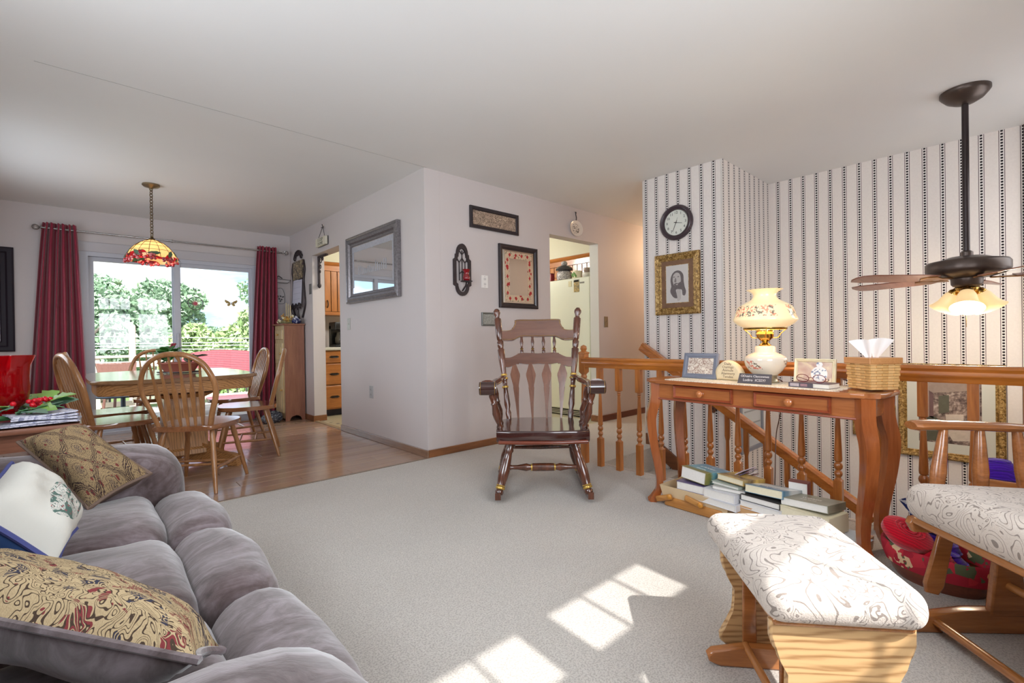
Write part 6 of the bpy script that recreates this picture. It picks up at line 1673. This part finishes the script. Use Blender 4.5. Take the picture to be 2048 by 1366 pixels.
# ---------------------------------------------------------------- ceiling fan
FX, FY = 3.95, .26
fan_ = thing('ceiling_fan', 'dark bronze ceiling fan with lit bell-shaped lamp shades', 'ceiling fan', (FX, FY, 0))
m_brz = plain('oil_rubbed_bronze', (86, 74, 68), .35, .6, var=.08)
obj('canopy', lathe(newbm(), [(.116, 2.44), (.116, 2.424), (.108, 2.412), (.085, 2.385), (.05, 2.365), (.022, 2.358)], 36), m_brz, fan_)
obj('downrod', tube(newbm(), [(0, 0, 2.37), (0, 0, 1.455)], .0165, 14), plain('dark_rod', (60, 52, 52), .3, .6), fan_)
obj('yoke', lathe(newbm(), [(.03, 1.435), (.03, 1.47), (.018, 1.48)], 16), m_brz, fan_)
obj('motor_housing', lathe(newbm(), [(.06, 1.312), (.11, 1.318), (.165, 1.334), (.188, 1.350), (.192, 1.362), (.192, 1.402), (.182, 1.416), (.12, 1.428), (.085, 1.442), (.03, 1.447)], 44), m_brz, fan_)
obj('switch_housing', lathe(newbm(), [(.045, 1.262), (.062, 1.266), (.072, 1.278), (.074, 1.312), (.060, 1.318)], 30), m_brz, fan_)
obj('light_plate', lathe(newbm(), [(.001, 1.222), (.03, 1.224), (.05, 1.236), (.055, 1.255), (.045, 1.266)], 24), m_brass, fan_)
m_bld = wood('fan_blade_wood', (112, 66, 50), (150, 98, 78), 'x', .35)
for k in range(5):
    a = R(137.6 + 72 * k); Mb_ = Matrix.Rotation(a, 4, 'Z') @ Matrix.Translation((0, 0, 1.318)) @ Matrix.Rotation(R(11), 4, 'X')
    pts = [(.20, -.05), (.30, -.062), (.60, -.068), (.66, -.055), (.68, -.02), (.68, .02), (.66, .055), (.60, .068), (.30, .062), (.20, .05)]
    b_ = obj('blade', prism(newbm(), pts, .007, Mb_, .002), m_bld, fan_)
    obj('blade_iron', prism(newbm(), [(.10, -.02), (.16, -.012), (.21, -.04), (.26, -.03), (.28, 0), (.26, .03), (.21, .04), (.16, .012), (.10, .02)], .006, Mb_ @ Matrix.Translation((0, 0, -.006)), .001), plain('bronze_iron', (160, 112, 62), .3, .8), b_)
s = N('lit_frosted_glass'); s.col(lin((255, 226, 176))); s.b.inputs['Emission Color'].default_value = (*lin((255, 214, 150)), 1); s.b.inputs['Emission Strength'].default_value = .42; s.set(.35); m_lit = s.m
m_hot = emis('lit_bulb', (255, 244, 222), 4)
toc = math.atan2(-FY, -FX)
for k in range(3):
    a = toc + k * 2 * PI / 3
    Ms_ = Matrix.Translation((0, 0, 1.245)) @ Matrix.Rotation(a, 4, 'Z') @ Matrix.Translation((.055, 0, 0)) @ Matrix.Rotation(R(180 - 30), 4, 'Y')
    sh = obj('lamp_shade', lathe(newbm(), [(.024, .012), (.032, .02), (.042, .04), (.047, .066), (.052, .090), (.066, .118), (.078, .132), (.074, .131), (.062, .116), (.048, .090), (.043, .066), (.037, .04), (.028, .022)], 30, Ms_, cap=False), m_lit, fan_, 70)
    obj('fitter', lathe(newbm(), [(.012, -.02), (.018, -.005), (.030, .008), (.032, .022), (.026, .026)], 20, Ms_), m_brass, sh)
    obj('bulb', lathe(newbm(), [(.010, .02), (.012, .04), (.022, .065), (.020, .085), (.001, .095)], 14, Ms_), m_hot, sh)
    p_ = Matrix.Translation((FX, FY, 0)) @ Ms_ @ Vector((0, 0, .17))
    point('fan_lamp', p_, 7, (1, .83, .60), .04)
obj('pull_chain', tube(newbm(), [(-.05, 0, 1.23), (-.052, 0, 1.12), (-.052, 0, 1.02)], .0015, 5), m_brass, fan_)

# ---------------------------------------------------------------- tall cupboard in the corner
m_pin = wood('pale_pine', (186, 160, 116), (224, 204, 160), 'z', .4, .7)
m_ced = wood('reddish_cedar', (124, 78, 60), (166, 112, 88), 'z', .4, .8)
cb = thing('tall_cupboard', 'narrow tall cupboard with pale front and reddish side', 'cupboard', (0, 0, 0))
x0, x1, y0, y1, hc = 1.90, 2.138, 6.30, 6.69, 1.205
side_ = [(x0, 0), (x0 + .03, 0)] + [(p[0], p[1]) for p in arc((x0 + x1) / 2 + .005, 0.0, (x1 - x0) / 2 - .045, .065, 180, 0, 8)] + [(x1, 0), (x1, hc), (x0, hc)]
obj('side_panel', extr(side_, 'y', y0, y0 + .02), m_ced, cb)
obj('side_panel', extr(side_, 'y', y1 - .02, y1), m_ced, cb)
obj('back_panel', bx(x1 - .012, x1, y0 + .02, y1 - .02, .03, hc), m_ced, cb)
obj('front_panel', bx(x0, x0 + .016, y0 + .02, y1 - .02, .03, hc), m_pin, cb)
obj('top_board', bx(x0 - .03, x1 + .006, y0 - .02, y1 + .02, hc, hc + .022, .006), m_ced, cb)
for z0_, z1_, nm in ((1.03, 1.15, 'drawer'), (.72, .98, 'door'), (.10, .68, 'door')):
    d_ = obj(nm, bx(x0 - .014, x0, y0 + .05, y1 - .05, z0_, z1_, .005), m_pin, cb)
    if nm == 'door': obj('raised_panel', bx(x0 - .020, x0 - .012, y0 + .10, y1 - .10, z0_ + .05, z1_ - .05, .005), m_pin, d_)
    kz = (z0_ + z1_) / 2
    obj('knob', lathe(newbm(), [(.008, 0), (.007, .01), (.014, .018), (.012, .026), (.001, .028)], 14, Matrix.Translation((x0 - .014, (y0 + y1) / 2 - (.0 if nm == 'drawer' else .12), kz)) @ Matrix.Rotation(R(-90), 4, 'Y')), plain('gold_knob', (196, 158, 92), .3, .5), d_)
# arrangement on the cupboard
ar = thing('flower_arrangement', 'gold and cream dried flower centrepiece on the tall cupboard', 'flowers', (1.985, 6.50, hc + .022))
m_fl = [plain('gold_flower', (214, 172, 86), .5, var=.2, vs=60), plain('cream_flower', (232, 222, 186), .6, var=.1, vs=60), plain('amber_flower', (176, 122, 52), .5, var=.2, vs=60)]
r5 = np.random.default_rng(11); fme = []
for q in m_fl:
    bm = newbm()
    for p in range(6):
        a = p * PI / 3
        prism(bm, [(0, -.004), (.012, -.008), (.022, 0), (.012, .008), (0, .004)], .003, Matrix.Rotation(a, 4, 'Z') @ Matrix.Rotation(R(-28), 4, 'Y'))
    sphere(bm, (0, 0, .002), .006, u=8, v=6)
    o_ = obj('blossom', bm, q, ar); fme.append(o_.data); o_.location = (0, len(fme) * .05 - .1, .07)
for k in range(38):
    o_ = bpy.data.objects.new('blossom', fme[k % 3]); COL.objects.link(o_); o_.parent = ar
    t_ = r5.uniform(-1, 1); o_.location = (r5.uniform(-.07, .06), t_ * .15, .02 + r5.uniform(0, .11) * (1 - .5 * abs(t_))); o_.rotation_euler = (r5.uniform(0, 6), r5.uniform(0, 6), 0)
obj('foliage_base', rbox(newbm(), (0, 0, .025), (.12, .28, .05), .024, 4), plain('dried_green', (132, 124, 84), .8, var=.3, vs=40), ar)
for k, (y_, h_) in enumerate(((.02, .22), (-.06, .20), (.10, .24))):
    cn = tag(obj('taper_candle', lathe(newbm(), [(.009, 0), (.008, h_ * .8), (.006, h_), (.001, h_ + .004)], 12), plain('beige_taper', (206, 188, 150), .5)), 'beige taper candle rising from the gold flower centrepiece', 'candle', 'tapers in the centrepiece')
    cn.location = (2.02, 6.50 + y_, hc + .06)
tp = thing('teapot', 'small blue and white china teapot on the tall cupboard', 'teapot', (2.06, 6.345, hc + .022))
s = N('delft_china'); v = s.coords(); n = s.noise(v, 34, 3, .6); z_ = s.sep(v)[2]
s.col(s.mix(s.math('GREATER_THAN', s.math('SUBTRACT', n, s.math('MULTIPLY', z_, 2.2)), .36), lin((206, 210, 222)), lin((34, 44, 92)))); s.set(.15, 0, .6); m_delft = s.m
obj('pot_body', lathe(newbm(), [(.03, 0), (.052, .012), (.058, .035), (.046, .062), (.026, .075), (.028, .08), (.012, .09), (.014, .10), (.001, .106)], 22), m_delft, tp)
obj('spout', tube(newbm(), spline([(0, .045, .03), (0, .075, .045), (0, .09, .075)], 4), [.014, .013, .012, .011, .010, .009, .008, .008, .007], 8), m_delft, tp)
obj('handle', tube(newbm(), spline([(0, -.05, .055), (0, -.085, .06), (0, -.085, .025), (0, -.05, .018)], 4), .006, 6), m_delft, tp)
# dark shoes / bag on the floor
s = N('navy_bag_cloth'); v = s.coords(); n = s.noise(v, 12, 3, .6, 2); f = s.math('LESS_THAN', s.math('ABSOLUTE', s.math('SUBTRACT', n, .5)), .022)
s.col(s.mix(f, s.mix(s.noise(v, 5, 2), lin((26, 28, 40)), lin((52, 56, 72))), lin((164, 168, 178)))); s.set(.7); s.bump(n, .5, .01)
bg2 = thing('slouched_bag', 'slouched dark navy cloth bag on the floor by the cupboard', 'bag', (1.755, 6.36, 0), R(25))
obj('bag_body', rbox(newbm(), (0, 0, .055), (.24, .20, .11), .05, 7, None, lambda p: Vector((p.x + .02 * math.sin(20 * p.y), p.y, p.z * (1 + .25 * math.sin(13 * p.x + 9 * p.y))))), s.m, bg2, 70)
obj('bag_handle', tube(newbm(), spline([(-.08, -.03, .10), (-.04, -.06, .135), (.04, -.06, .13), (.08, -.03, .10)], 5), .008, 6), s.m, bg2)

# ---------------------------------------------------------------- kitchen seen through the doorways
m_kc = wood('kitchen_oak', (150, 88, 34), (196, 128, 62), 'z', .35, .7)
m_kcx = wood('kitchen_oak_x', (140, 80, 30), (192, 122, 58), 'x', .35, .7)
m_dark = plain('kitchen_black_iron', (38, 32, 30), .45, .4)
m_groove = plain('groove_dark', (74, 38, 16), .7)
bc = thing('base_cabinet', 'oak base cabinet with three drawers beyond the dining doorway', 'cabinet', (2.56, 6.56, 0))
obj('carcass', bx(-.245, .245, -.27, .28, .09, .875), m_kcx, bc)
obj('toe_kick', bx(-.245, .245, -.20, .28, 0, .09), plain('navy_toe_kick', (34, 34, 52), .6), bc)
for z0_, z1_ in ((.71, .865), (.42, .695), (.105, .405)):
    d_ = obj('drawer', bx(-.24, .24, -.292, -.27, z0_, z1_, .008), m_kcx, bc)
    zc = (z0_ + z1_) / 2
    obj('handle_plate', prism(newbm(), [(-.07, 0), (-.04, .016), (.04, .016), (.07, 0), (.04, -.014), (-.04, -.014)], .004, Matrix.Translation((-.05, -.294, zc)) @ Matrix.Rotation(R(90), 4, 'X')), m_dark, d_)
    obj('handle', tube(newbm(), spline([(-.10, -.295, zc), (-.08, -.32, zc - .006), (-.02, -.32, zc - .006), (.0, -.295, zc)], 4), .005, 6), m_dark, d_)
bc2 = thing('base_cabinet', 'oak base cabinet with a plank door along the kitchen window wall', 'cabinet', (3.30, 6.56, 0))
obj('carcass', bx(-.49, .49, -.27, .28, .09, .875), m_kcx, bc2); obj('toe_kick', bx(-.49, .49, -.20, .28, 0, .09), plain('navy_toe_kick', (34, 34, 52), .6), bc2)
for sx in (-1, 1): obj('door', bx(sx * .245 - .235, sx * .245 + .235, -.292, -.27, .105, .865, .008), m_kc, bc2)
tag(obj('countertop', bx(2.312, 3.80, 6.245, YN - .002, .876, .916, .008), plain('pale_laminate', (206, 204, 196), .3, var=.05)), 'pale laminate worktop over the oak base cabinets', 'countertop')
def upper(label, loc, axis, w_, d, z0_, z1_, boards, knob=True):
    t = thing('wall_cabinet', label, 'cabinet', loc, 0 if axis == 'y' else R(-90))
    obj('carcass', bx(-w_ / 2, w_ / 2, -d / 2 + .02, d / 2, z0_, z1_), m_kc, t)
    obj('crown_moulding', prism(newbm(), [(0, 0), (.03, .03), (.034, .05), (0, .05)], w_ + .02, Matrix.Translation((0, -d / 2 + .02, z1_)) @ Matrix(((0, 0, 1, 0), (-1, 0, 0, 0), (0, 1, 0, 0), (0, 0, 0, 1)))), m_kcx, t)
    obj('top_rail', bx(-w_ / 2, w_ / 2, -d / 2 + .002, -d / 2 + .02, z1_ - .07, z1_), m_kcx, t)
    obj('bottom_rail', bx(-w_ / 2, w_ / 2, -d / 2 + .002, -d / 2 + .02, z0_, z0_ + .045), m_kcx, t)
    obj('groove_backing', bx(-w_ / 2, w_ / 2, -d / 2 + .016, -d / 2 + .0205, z0_ + .04, z1_ - .06), m_groove, t)
    bw = w_ / boards
    for k in range(boards):
        obj('board', bx(-w_ / 2 + k * bw + .005, -w_ / 2 + (k + 1) * bw - .005, -d / 2 + .006, -d / 2 + .018, z0_ + .05, z1_ - .075, .002), m_kc, t)
    if knob: obj('handle', tube(newbm(), spline([(-w_ / 2 + bw * 2.4, -d / 2 + .004, z0_ + .10), (-w_ / 2 + bw * 2.4, -d / 2 - .02, z0_ + .13), (-w_ / 2 + bw * 2.4, -d / 2 - .02, z0_ + .17), (-w_ / 2 + bw * 2.4, -d / 2 + .004, z0_ + .20)], 4), .007, 6), m_dark, t)
    return t
upper('oak wall cabinet with plank doors beyond the dining doorway', (2.72, 6.69, 0), 'y', .80, .33, 1.36, 2.04, 9)
struct('wall_soffit_north', bx(2.31, 5.42, 6.50, YN, 2.09, CEIL), m_kit)
cm = thing('coffee_maker', 'black drip coffee maker on the pale worktop', 'coffee maker', (2.68, 6.50, .916))
m_cm = plain('black_plastic', (30, 30, 34), .25)
obj('base', bx(-.10, .10, -.10, .12, 0, .035, .008), m_cm, cm); obj('column', bx(-.10, .10, .04, .12, .03, .30, .008), m_cm, cm); obj('brew_head', bx(-.10, .10, -.10, .12, .24, .345, .012), m_cm, cm)
obj('carafe', lathe(newbm(), [(.05, .036), (.068, .06), (.070, .12), (.05, .17), (.045, .20), (.048, .205), (.001, .205)], 22, Matrix.Translation((0, -.03, 0))), plain('smoky_carafe', (92, 88, 84), .08, .3), cm)
obj('carafe_handle', tube(newbm(), spline([(-.03, -.09, .18), (-.04, -.14, .17), (-.04, -.14, .08), (-.02, -.09, .07)], 4), .008, 6), m_cm, cm)
fr = thing('refrigerator', 'pale refrigerator seen through the hallway doorway', 'refrigerator', (4.60, 4.02, 0))
m_fri = plain('almond_enamel', (214, 216, 200), .3, var=.02)
obj('body', bx(.04, .72, -.40, .42, .02, 1.74, .012), m_fri, fr)
obj('fridge_door', bx(0, .045, -.40, .42, .085, 1.745, .012), m_fri, fr)
gr = obj('grille', bx(.02, .05, -.38, .40, .01, .078, .003), plain('grille_dark', (70, 70, 64), .5), fr)
for k in range(3): obj('grille_slat', bx(.012, .02, -.37, .39, .02 + k * .02, .028 + k * .02), plain('grille_pale', (176, 174, 156), .4), gr)
obj('handle', tube(newbm(), [(-.03, .36, 1.20), (-.035, .36, .8), (-.03, .36, .6)], .012, 8), m_fri, fr)
def magnet(label, px, py, w_, h_, m):
    p = XP(px, py, 4.599); t = thing('fridge_magnet', label, 'magnet'); t.matrix_world = wall_M((4.5995, p.y, p.z), (0, -1, 0), (-1, 0, 0))
    obj('magnet_face', box(newbm(), (0, 0, .002), (w_, h_, .004), None, .001), m, t); return t
magnet('tall picture magnet on the refrigerator', 1153, 572, .085, .15, sketch('magnet_scene', (206, 170, 90), (72, 80, 74), 30, .45))
magnet('square cream magnet on the refrigerator', 1140, 568, .05, .07, plain('cream_magnet', (196, 188, 150), .5, var=.3, vs=50))
mg_ = magnet('word magnet above the picture magnet', 1153, 561, .09, .035, plain('almond_word', (205, 205, 190), .5))
lettering('I AND', .03, Matrix.Translation((0, 0, .0045)), plain('magnet_ink', (50, 46, 44), .6), mg_)
magnet('thin dark strip magnet on the refrigerator', 1164, 565, .07, .018, plain('dark_strip', (110, 104, 92), .5))
cj = thing('cookie_jar', 'black and white lidded cookie jar on the refrigerator', 'jar', (4.72, 4.13, 1.745))
m_jw = sketch('jar_pattern', (196, 192, 190), (96, 92, 100), 26, .5); m_jb = plain('jar_black', (54, 52, 58), .2)
obj('jar_body', lathe(newbm(), [(.07, 0), (.095, .01), (.105, .06), (.095, .11), (.07, .125)], 24), m_jw, cj); obj('jar_lid', lathe(newbm(), [(.07, .125), (.11, .135), (.115, .15), (.09, .18), (.06, .195)], 24), m_jb, cj)
obj('lid_figure', sphere(newbm(), (0, 0, .225), .04, (1.1, 1, .9), 14, 9), m_jw, cj)
cr2 = thing('crock', 'cream crock painted with a green plant on the refrigerator', 'crock', (4.70, 3.90, 1.745))
obj('crock_body', lathe(newbm(), [(.05, 0), (.062, .01), (.064, .09), (.058, .10), (.05, .10)], 22), plain('cream_crock', (220, 212, 184), .4), cr2)
for k in range(7): obj('painted_leaf', sphere(newbm(), (-.060 - .004 * (k % 2), -.03 + .01 * k, .03 + .012 * (k % 4)), .014, (.4, 1, 1.2), 8, 6), plain('leaf_green', (96, 142, 66), .5), cr2)
for k, (z_, r_, m_) in enumerate(((0, .065, plain('white_bowl', (206, 202, 194), .3)), (.062, .045, plain('brown_mug', (146, 128, 118), .3)))):
    cu_ = tag(obj('stacked_dish', lathe(newbm(), [(r_ * .7, 0), (r_, .02), (r_, .056), (r_ * .95, .06), (r_ * .9, .05), (r_ * .6, .012), (.001, .010)], 22), m_), ('white bowl at the bottom of the stack on the refrigerator', 'brown mug stacked on the white bowl')[k], 'dish'); cu_.location = (4.70, 3.735, 1.745 + z_)
rt = thing('red_tin', 'small dark red tin at the edge of the refrigerator top', 'tin', (4.66, 4.33, 1.745)); obj('tin_body', box(newbm(), (0, 0, .05), (.07, .10, .10), None, .005), plain('dark_red_tin', (134, 30, 36), .4), rt); obj('tin_lid', box(newbm(), (0, 0, .104), (.074, .104, .012), None, .003), plain('tin_lid', (100, 24, 28), .4), rt)
upper('oak cabinet with plank front above the refrigerator', (5.22, 4.25, 0), 'x', 1.35, .40, 1.80, 2.07, 16, False)
struct('wall_soffit_east', bx(5.02, 5.42, 3.55, 4.95, 2.125, CEIL), m_kit)

# ---------------------------------------------------------------- side table with red vase
m_tbl = wood('walnut_side_table', (100, 62, 46), (150, 100, 78), 'x', .3, .7)
sdt = thing('side_table', 'wooden side table beyond the far sofa arm', 'table', (-.26, 3.08, 0))
obj('table_top', bx(-.28, .265, -.23, .25, .615, .64, .006), m_tbl, sdt)
obj('apron', bx(-.25, .235, -.20, .22, .54, .616), m_tbl, sdt)
for sx in (-.235, .215):
    for sy in (-.185, .205): obj('leg', bx(sx - .02, sx + .02, sy - .02, sy + .02, 0, .56, .004), m_tbl, sdt)
s = N('lilac_print_cloth'); v = s.coords(); n = s.noise(v, 45, 3, .7, 1.5); s.col(s.ramp(n, [(.40, lin((120, 122, 150))), (.5, lin((196, 196, 210))), (.7, lin((226, 224, 230)))])); s.set(.85); s.bump(n, .3, .004); m_prn = s.m
def clothfn(u, w_): return ((u - .5) * .40, (w_ - .5) * .40, .003 + .004 * math.sin(9 * u + 2) * math.sin(7 * w_) + .003)
cl_ = tag(obj('lace_cloth', sheet(newbm(), 14, 14, clothfn, .004), m_prn, None, 60), 'white and lilac print cloth on the side table', 'cloth'); cl_.location = (-.22, 3.06, .642); cl_.rotation_euler = (0, 0, R(6))
for k in range(4):
    nw = tag(obj('folded_paper', sheet(newbm(), 8, 6, lambda u, w_, k=k: ((u - .5) * .21, (w_ - .5) * .16, .004 * math.sin(4 * u + k)), .006), m_prn, None, 60), 'folded printed paper stacked at the side table corner', 'paper', 'papers on the side table'); nw.location = (-.105 - .008 * k, 2.955 + .01 * k, .658 + .0085 * k); nw.rotation_euler = (0, 0, R(-5 + 7 * k))
vc_ = DP(6, 760, 2.13); vz = .66
vs_ = thing('red_vase', 'tall ruby red glass hurricane vase on the side table', 'vase', (vc_.x, vc_.y, vz))
hz = .945 - vz
obj('glass_body', lathe(newbm(), [(.06, .0), (.064, .01), (.042, .03), (.05, .045), (.079, .075), (.086, .12), (.085, .19), (.089, .24), (.106, hz), (.103, hz), (.086, .24), (.082, .19), (.083, .12), (.076, .08), (.04, .055)], 40, cap=False), red_glass('ruby_glass', (160, 4, 18), .58), vs_, 60)
obj('candle', lathe(newbm(), [(.045, .055), (.045, .14), (.03, .145), (.001, .14)], 24), plain('red_wax', (150, 10, 22), .4), vs_)
wr = thing('holly_wreath', 'artificial holly ring with red berries round the red vase', 'wreath', (vc_.x, vc_.y, vz))
m_hol = [plain('holly_green', (62, 118, 62), .4, var=.2, vs=20), plain('holly_sage', (112, 142, 122), .5, var=.2, vs=20), plain('holly_light', (128, 168, 84), .4, var=.2, vs=20)]
r6 = np.random.default_rng(4)
lf = [(0, 0), (.015, .014), (.03, .012), (.04, .03), (.052, .022), (.062, .032), (.075, .018), (.085, .016), (.10, 0)]
lf = lf + [(a, -b) for a, b in lf[-2:0:-1]]
lme = []
for q in m_hol:
    bm = newbm(); prism(bm, lf, .003)
    for v_ in bm.verts: v_.co.z += .30 * abs(v_.co.y) - 2.2 * (v_.co.x - .05) ** 2
    o_ = obj('holly_leaf', bm, q, wr); lme.append(o_.data); o_.location = (.10, .02 * len(lme), .03); o_.rotation_euler = (0, -.3, len(lme))
for k in range(34):
    a = 2 * PI * k / 34 + r6.uniform(-.1, .1)
    o_ = bpy.data.objects.new('holly_leaf', lme[k % 3]); COL.objects.link(o_); o_.parent = wr
    rr_ = r6.uniform(.085, .135); o_.location = (rr_ * math.cos(a), rr_ * math.sin(a), r6.uniform(.015, .055)); o_.rotation_euler = (r6.uniform(-.5, .5), r6.uniform(-.6, .1), a + r6.uniform(-.7, .7)); o_.scale = [r6.uniform(.9, 1.35)] * 3
m_hb = plain('holly_berry_red', (196, 14, 34), .15); bm0 = None
for k in range(22):
    a = r6.uniform(0, 2 * PI)
    if bm0 is None: o_ = obj('holly_berry', sphere(newbm(), (0, 0, 0), .011, u=10, v=7), m_hb, wr); bm0 = o_.data
    else: o_ = bpy.data.objects.new('holly_berry', bm0); COL.objects.link(o_); o_.parent = wr
    if k < 12: a = -.85 + k * .06
    o_.location = (r6.uniform(.12, .165) * math.cos(a), r6.uniform(.12, .165) * math.sin(a), r6.uniform(.05, .085))
obj('wreath_ring', tube(newbm(), [(.10 * math.cos(q), .10 * math.sin(q), .014) for q in np.linspace(0, 2 * PI, 30, endpoint=False)], .012, 6, True), m_hol[0], wr)

# ---------------------------------------------------------------- planter on the dining table
pcn = ZP(360, 744, .738); pcn = Vector((.64, 4.98, .739))
pln = thing('terracotta_planter', 'shallow terracotta bowl of green plants on the dining table', 'planter', pcn, R(-42))
m_ter = plain('terracotta', (150, 84, 70), .6, var=.1)
E4 = Matrix.Diagonal((1.45, .9, 1, 1))
obj('bowl', lathe(newbm(), [(.075, .012), (.085, .014), (.112, .075), (.122, .082), (.122, .092), (.110, .092), (.10, .075), (.001, .070)], 32, E4), m_ter, pln)
obj('soil', lathe(newbm(), [(.001, .084), (.104, .080)], 24, E4, cap=False), plain('potting_soil', (86, 70, 60), .9), pln)
obj('wire_stand', tube(newbm(), [(.12 * 1.45 * math.cos(q), .12 * .9 * math.sin(q), .008) for q in np.linspace(0, 2 * PI, 30, endpoint=False)], .005, 6, True), m_irn, pln)
m_pln = [plain('jade_leaf', (72, 128, 58), .35, var=.2, vs=20), plain('dark_jade_leaf', (48, 92, 48), .35, var=.2, vs=20), plain('grey_leaf', (86, 100, 84), .5, var=.2)]
lf2 = [(0, -.006), (.02, -.020), (.045, -.026), (.068, -.018), (.078, 0), (.068, .018), (.045, .026), (.02, .020), (0, .006)]
lme = []
for q in m_pln:
    bm = newbm(); prism(bm, lf2, .004)
    for v_ in bm.verts: v_.co.z += 3 * v_.co.y ** 2 - 2.5 * v_.co.x ** 2
    o_ = obj('leaf', bm, q, pln); lme.append(o_.data); o_.location = (-.09, 0, .10); o_.rotation_euler = (0, -.9, len(lme))
for k in range(30):
    a = r6.uniform(0, 2 * PI); o_ = bpy.data.objects.new('leaf', lme[(k % 2) if k < 22 else 2]); COL.objects.link(o_); o_.parent = pln
    cx_ = -.10 + r6.uniform(-.04, .05) if k < 22 else .10 + r6.uniform(-.03, .04)
    o_.location = (cx_, r6.uniform(-.04, .04), .09 + (r6.uniform(0, .10) if k < 22 else r6.uniform(0, .06))); o_.rotation_euler = (r6.uniform(-.5, .5), r6.uniform(-1.3, -.3), a); o_.scale = [r6.uniform(.8, 1.25)] * 3
m_rf = plain('dark_red_blossom', (142, 38, 56), .5, var=.2, vs=40)
for k in range(6): obj('red_blossom', sphere(newbm(), (-.07 + .014 * (k % 3), .012 * (k % 2), .225 + .012 * (k // 2)), .011, (1, 1, .8), 8, 6), m_rf, pln)
obj('flower_stem', tube(newbm(), [(-.08, 0, .09), (-.065, .005, .22)], .004, 6), m_pln[0], pln)

# ---------------------------------------------------------------- ornaments on the glass
p = YP(391, 607, YN + .02); sn = thing('suncatcher', 'round wire suncatcher with red star hanging on the glass', 'suncatcher'); sn.matrix_world = wall_M((p.x, YN + .012, p.z), (1, 0, 0), (0, -1, 0))
obj('outer_ring', tube(newbm(), [(.078 * math.cos(q), .078 * math.sin(q), 0) for q in np.linspace(0, 2 * PI, 32, endpoint=False)], .0045, 5, True), plain('grey_wire', (116, 106, 112), .4, .4), sn)
m_srd = plain('sun_red', (190, 58, 84), .4)
obj('star', prism(newbm(), [((.045 if k % 2 == 0 else .018) * math.cos(k * PI / 12), (.045 if k % 2 == 0 else .018) * math.sin(k * PI / 12)) for k in range(24)], .004), m_srd, sn)
for k in range(12):
    a = k * PI / 6; obj('spoke', tube(newbm(), [(.02 * math.cos(a), .02 * math.sin(a), 0), (.078 * math.cos(a), .078 * math.sin(a), 0)], .0016, 4), plain('grey_wire', (116, 106, 112), .4, .4), sn)
for sx in (-1, 1): obj('thread', tube(newbm(), [(sx * .04, .067, 0), (0, .165, 0)], .0012, 4), plain('grey_wire', (116, 106, 112), .4, .4), sn)
obj('suction_cup', lathe(newbm(), [(.012, -.006), (.006, .004), (.001, .006)], 12, Matrix.Translation((0, .168, 0))), plain('clear_grey_rubber', (190, 190, 196), .3), sn)
p = YP(462, 606, YN + .02); bf = thing('butterfly_ornament', 'gold butterfly ornament fixed to the glass', 'ornament'); bf.matrix_world = wall_M((p.x, YN + .012, p.z), (1, 0, 0), (0, -1, 0))
m_bfy = sketch('butterfly_wing', (206, 176, 96), (104, 84, 60), 60, .5)
for sx in (-1, 1):
    w1 = [(sx * a, b) for a, b in ((.004, .0), (.03, .022), (.068, .040), (.072, .018), (.052, -.008), (.02, -.010))]; w2 = [(sx * a, b) for a, b in ((.004, -.006), (.03, -.010), (.048, -.020), (.040, -.040), (.022, -.042), (.008, -.024))]
    obj('upper_wing', prism(newbm(), w1, .003), m_bfy, bf); obj('lower_wing', prism(newbm(), w2, .003), m_bfy, bf)
obj('butterfly_body', sphere(newbm(), (0, -.008, .002), .006, (.7, 3.4, .7), 10, 8), plain('butterfly_body', (96, 72, 44), .5), bf)

# added light in the pendant and kitchen, then the unseen warm hall light
point('pendant_added_light', (.503, 5.38, 1.80), 2.5, (1, .88, .70), .05)  # bulb light added inside the shade to lift the dining area
point('kitchen_fill_light', (3.6, 5.2, 2.25), 62, (1, .96, .88), .15)  # added fill for the kitchen, no fixture is built
point('hall_ceiling_light', (6.1, 2.9, 2.15), 24, (1, .70, .42), .10)
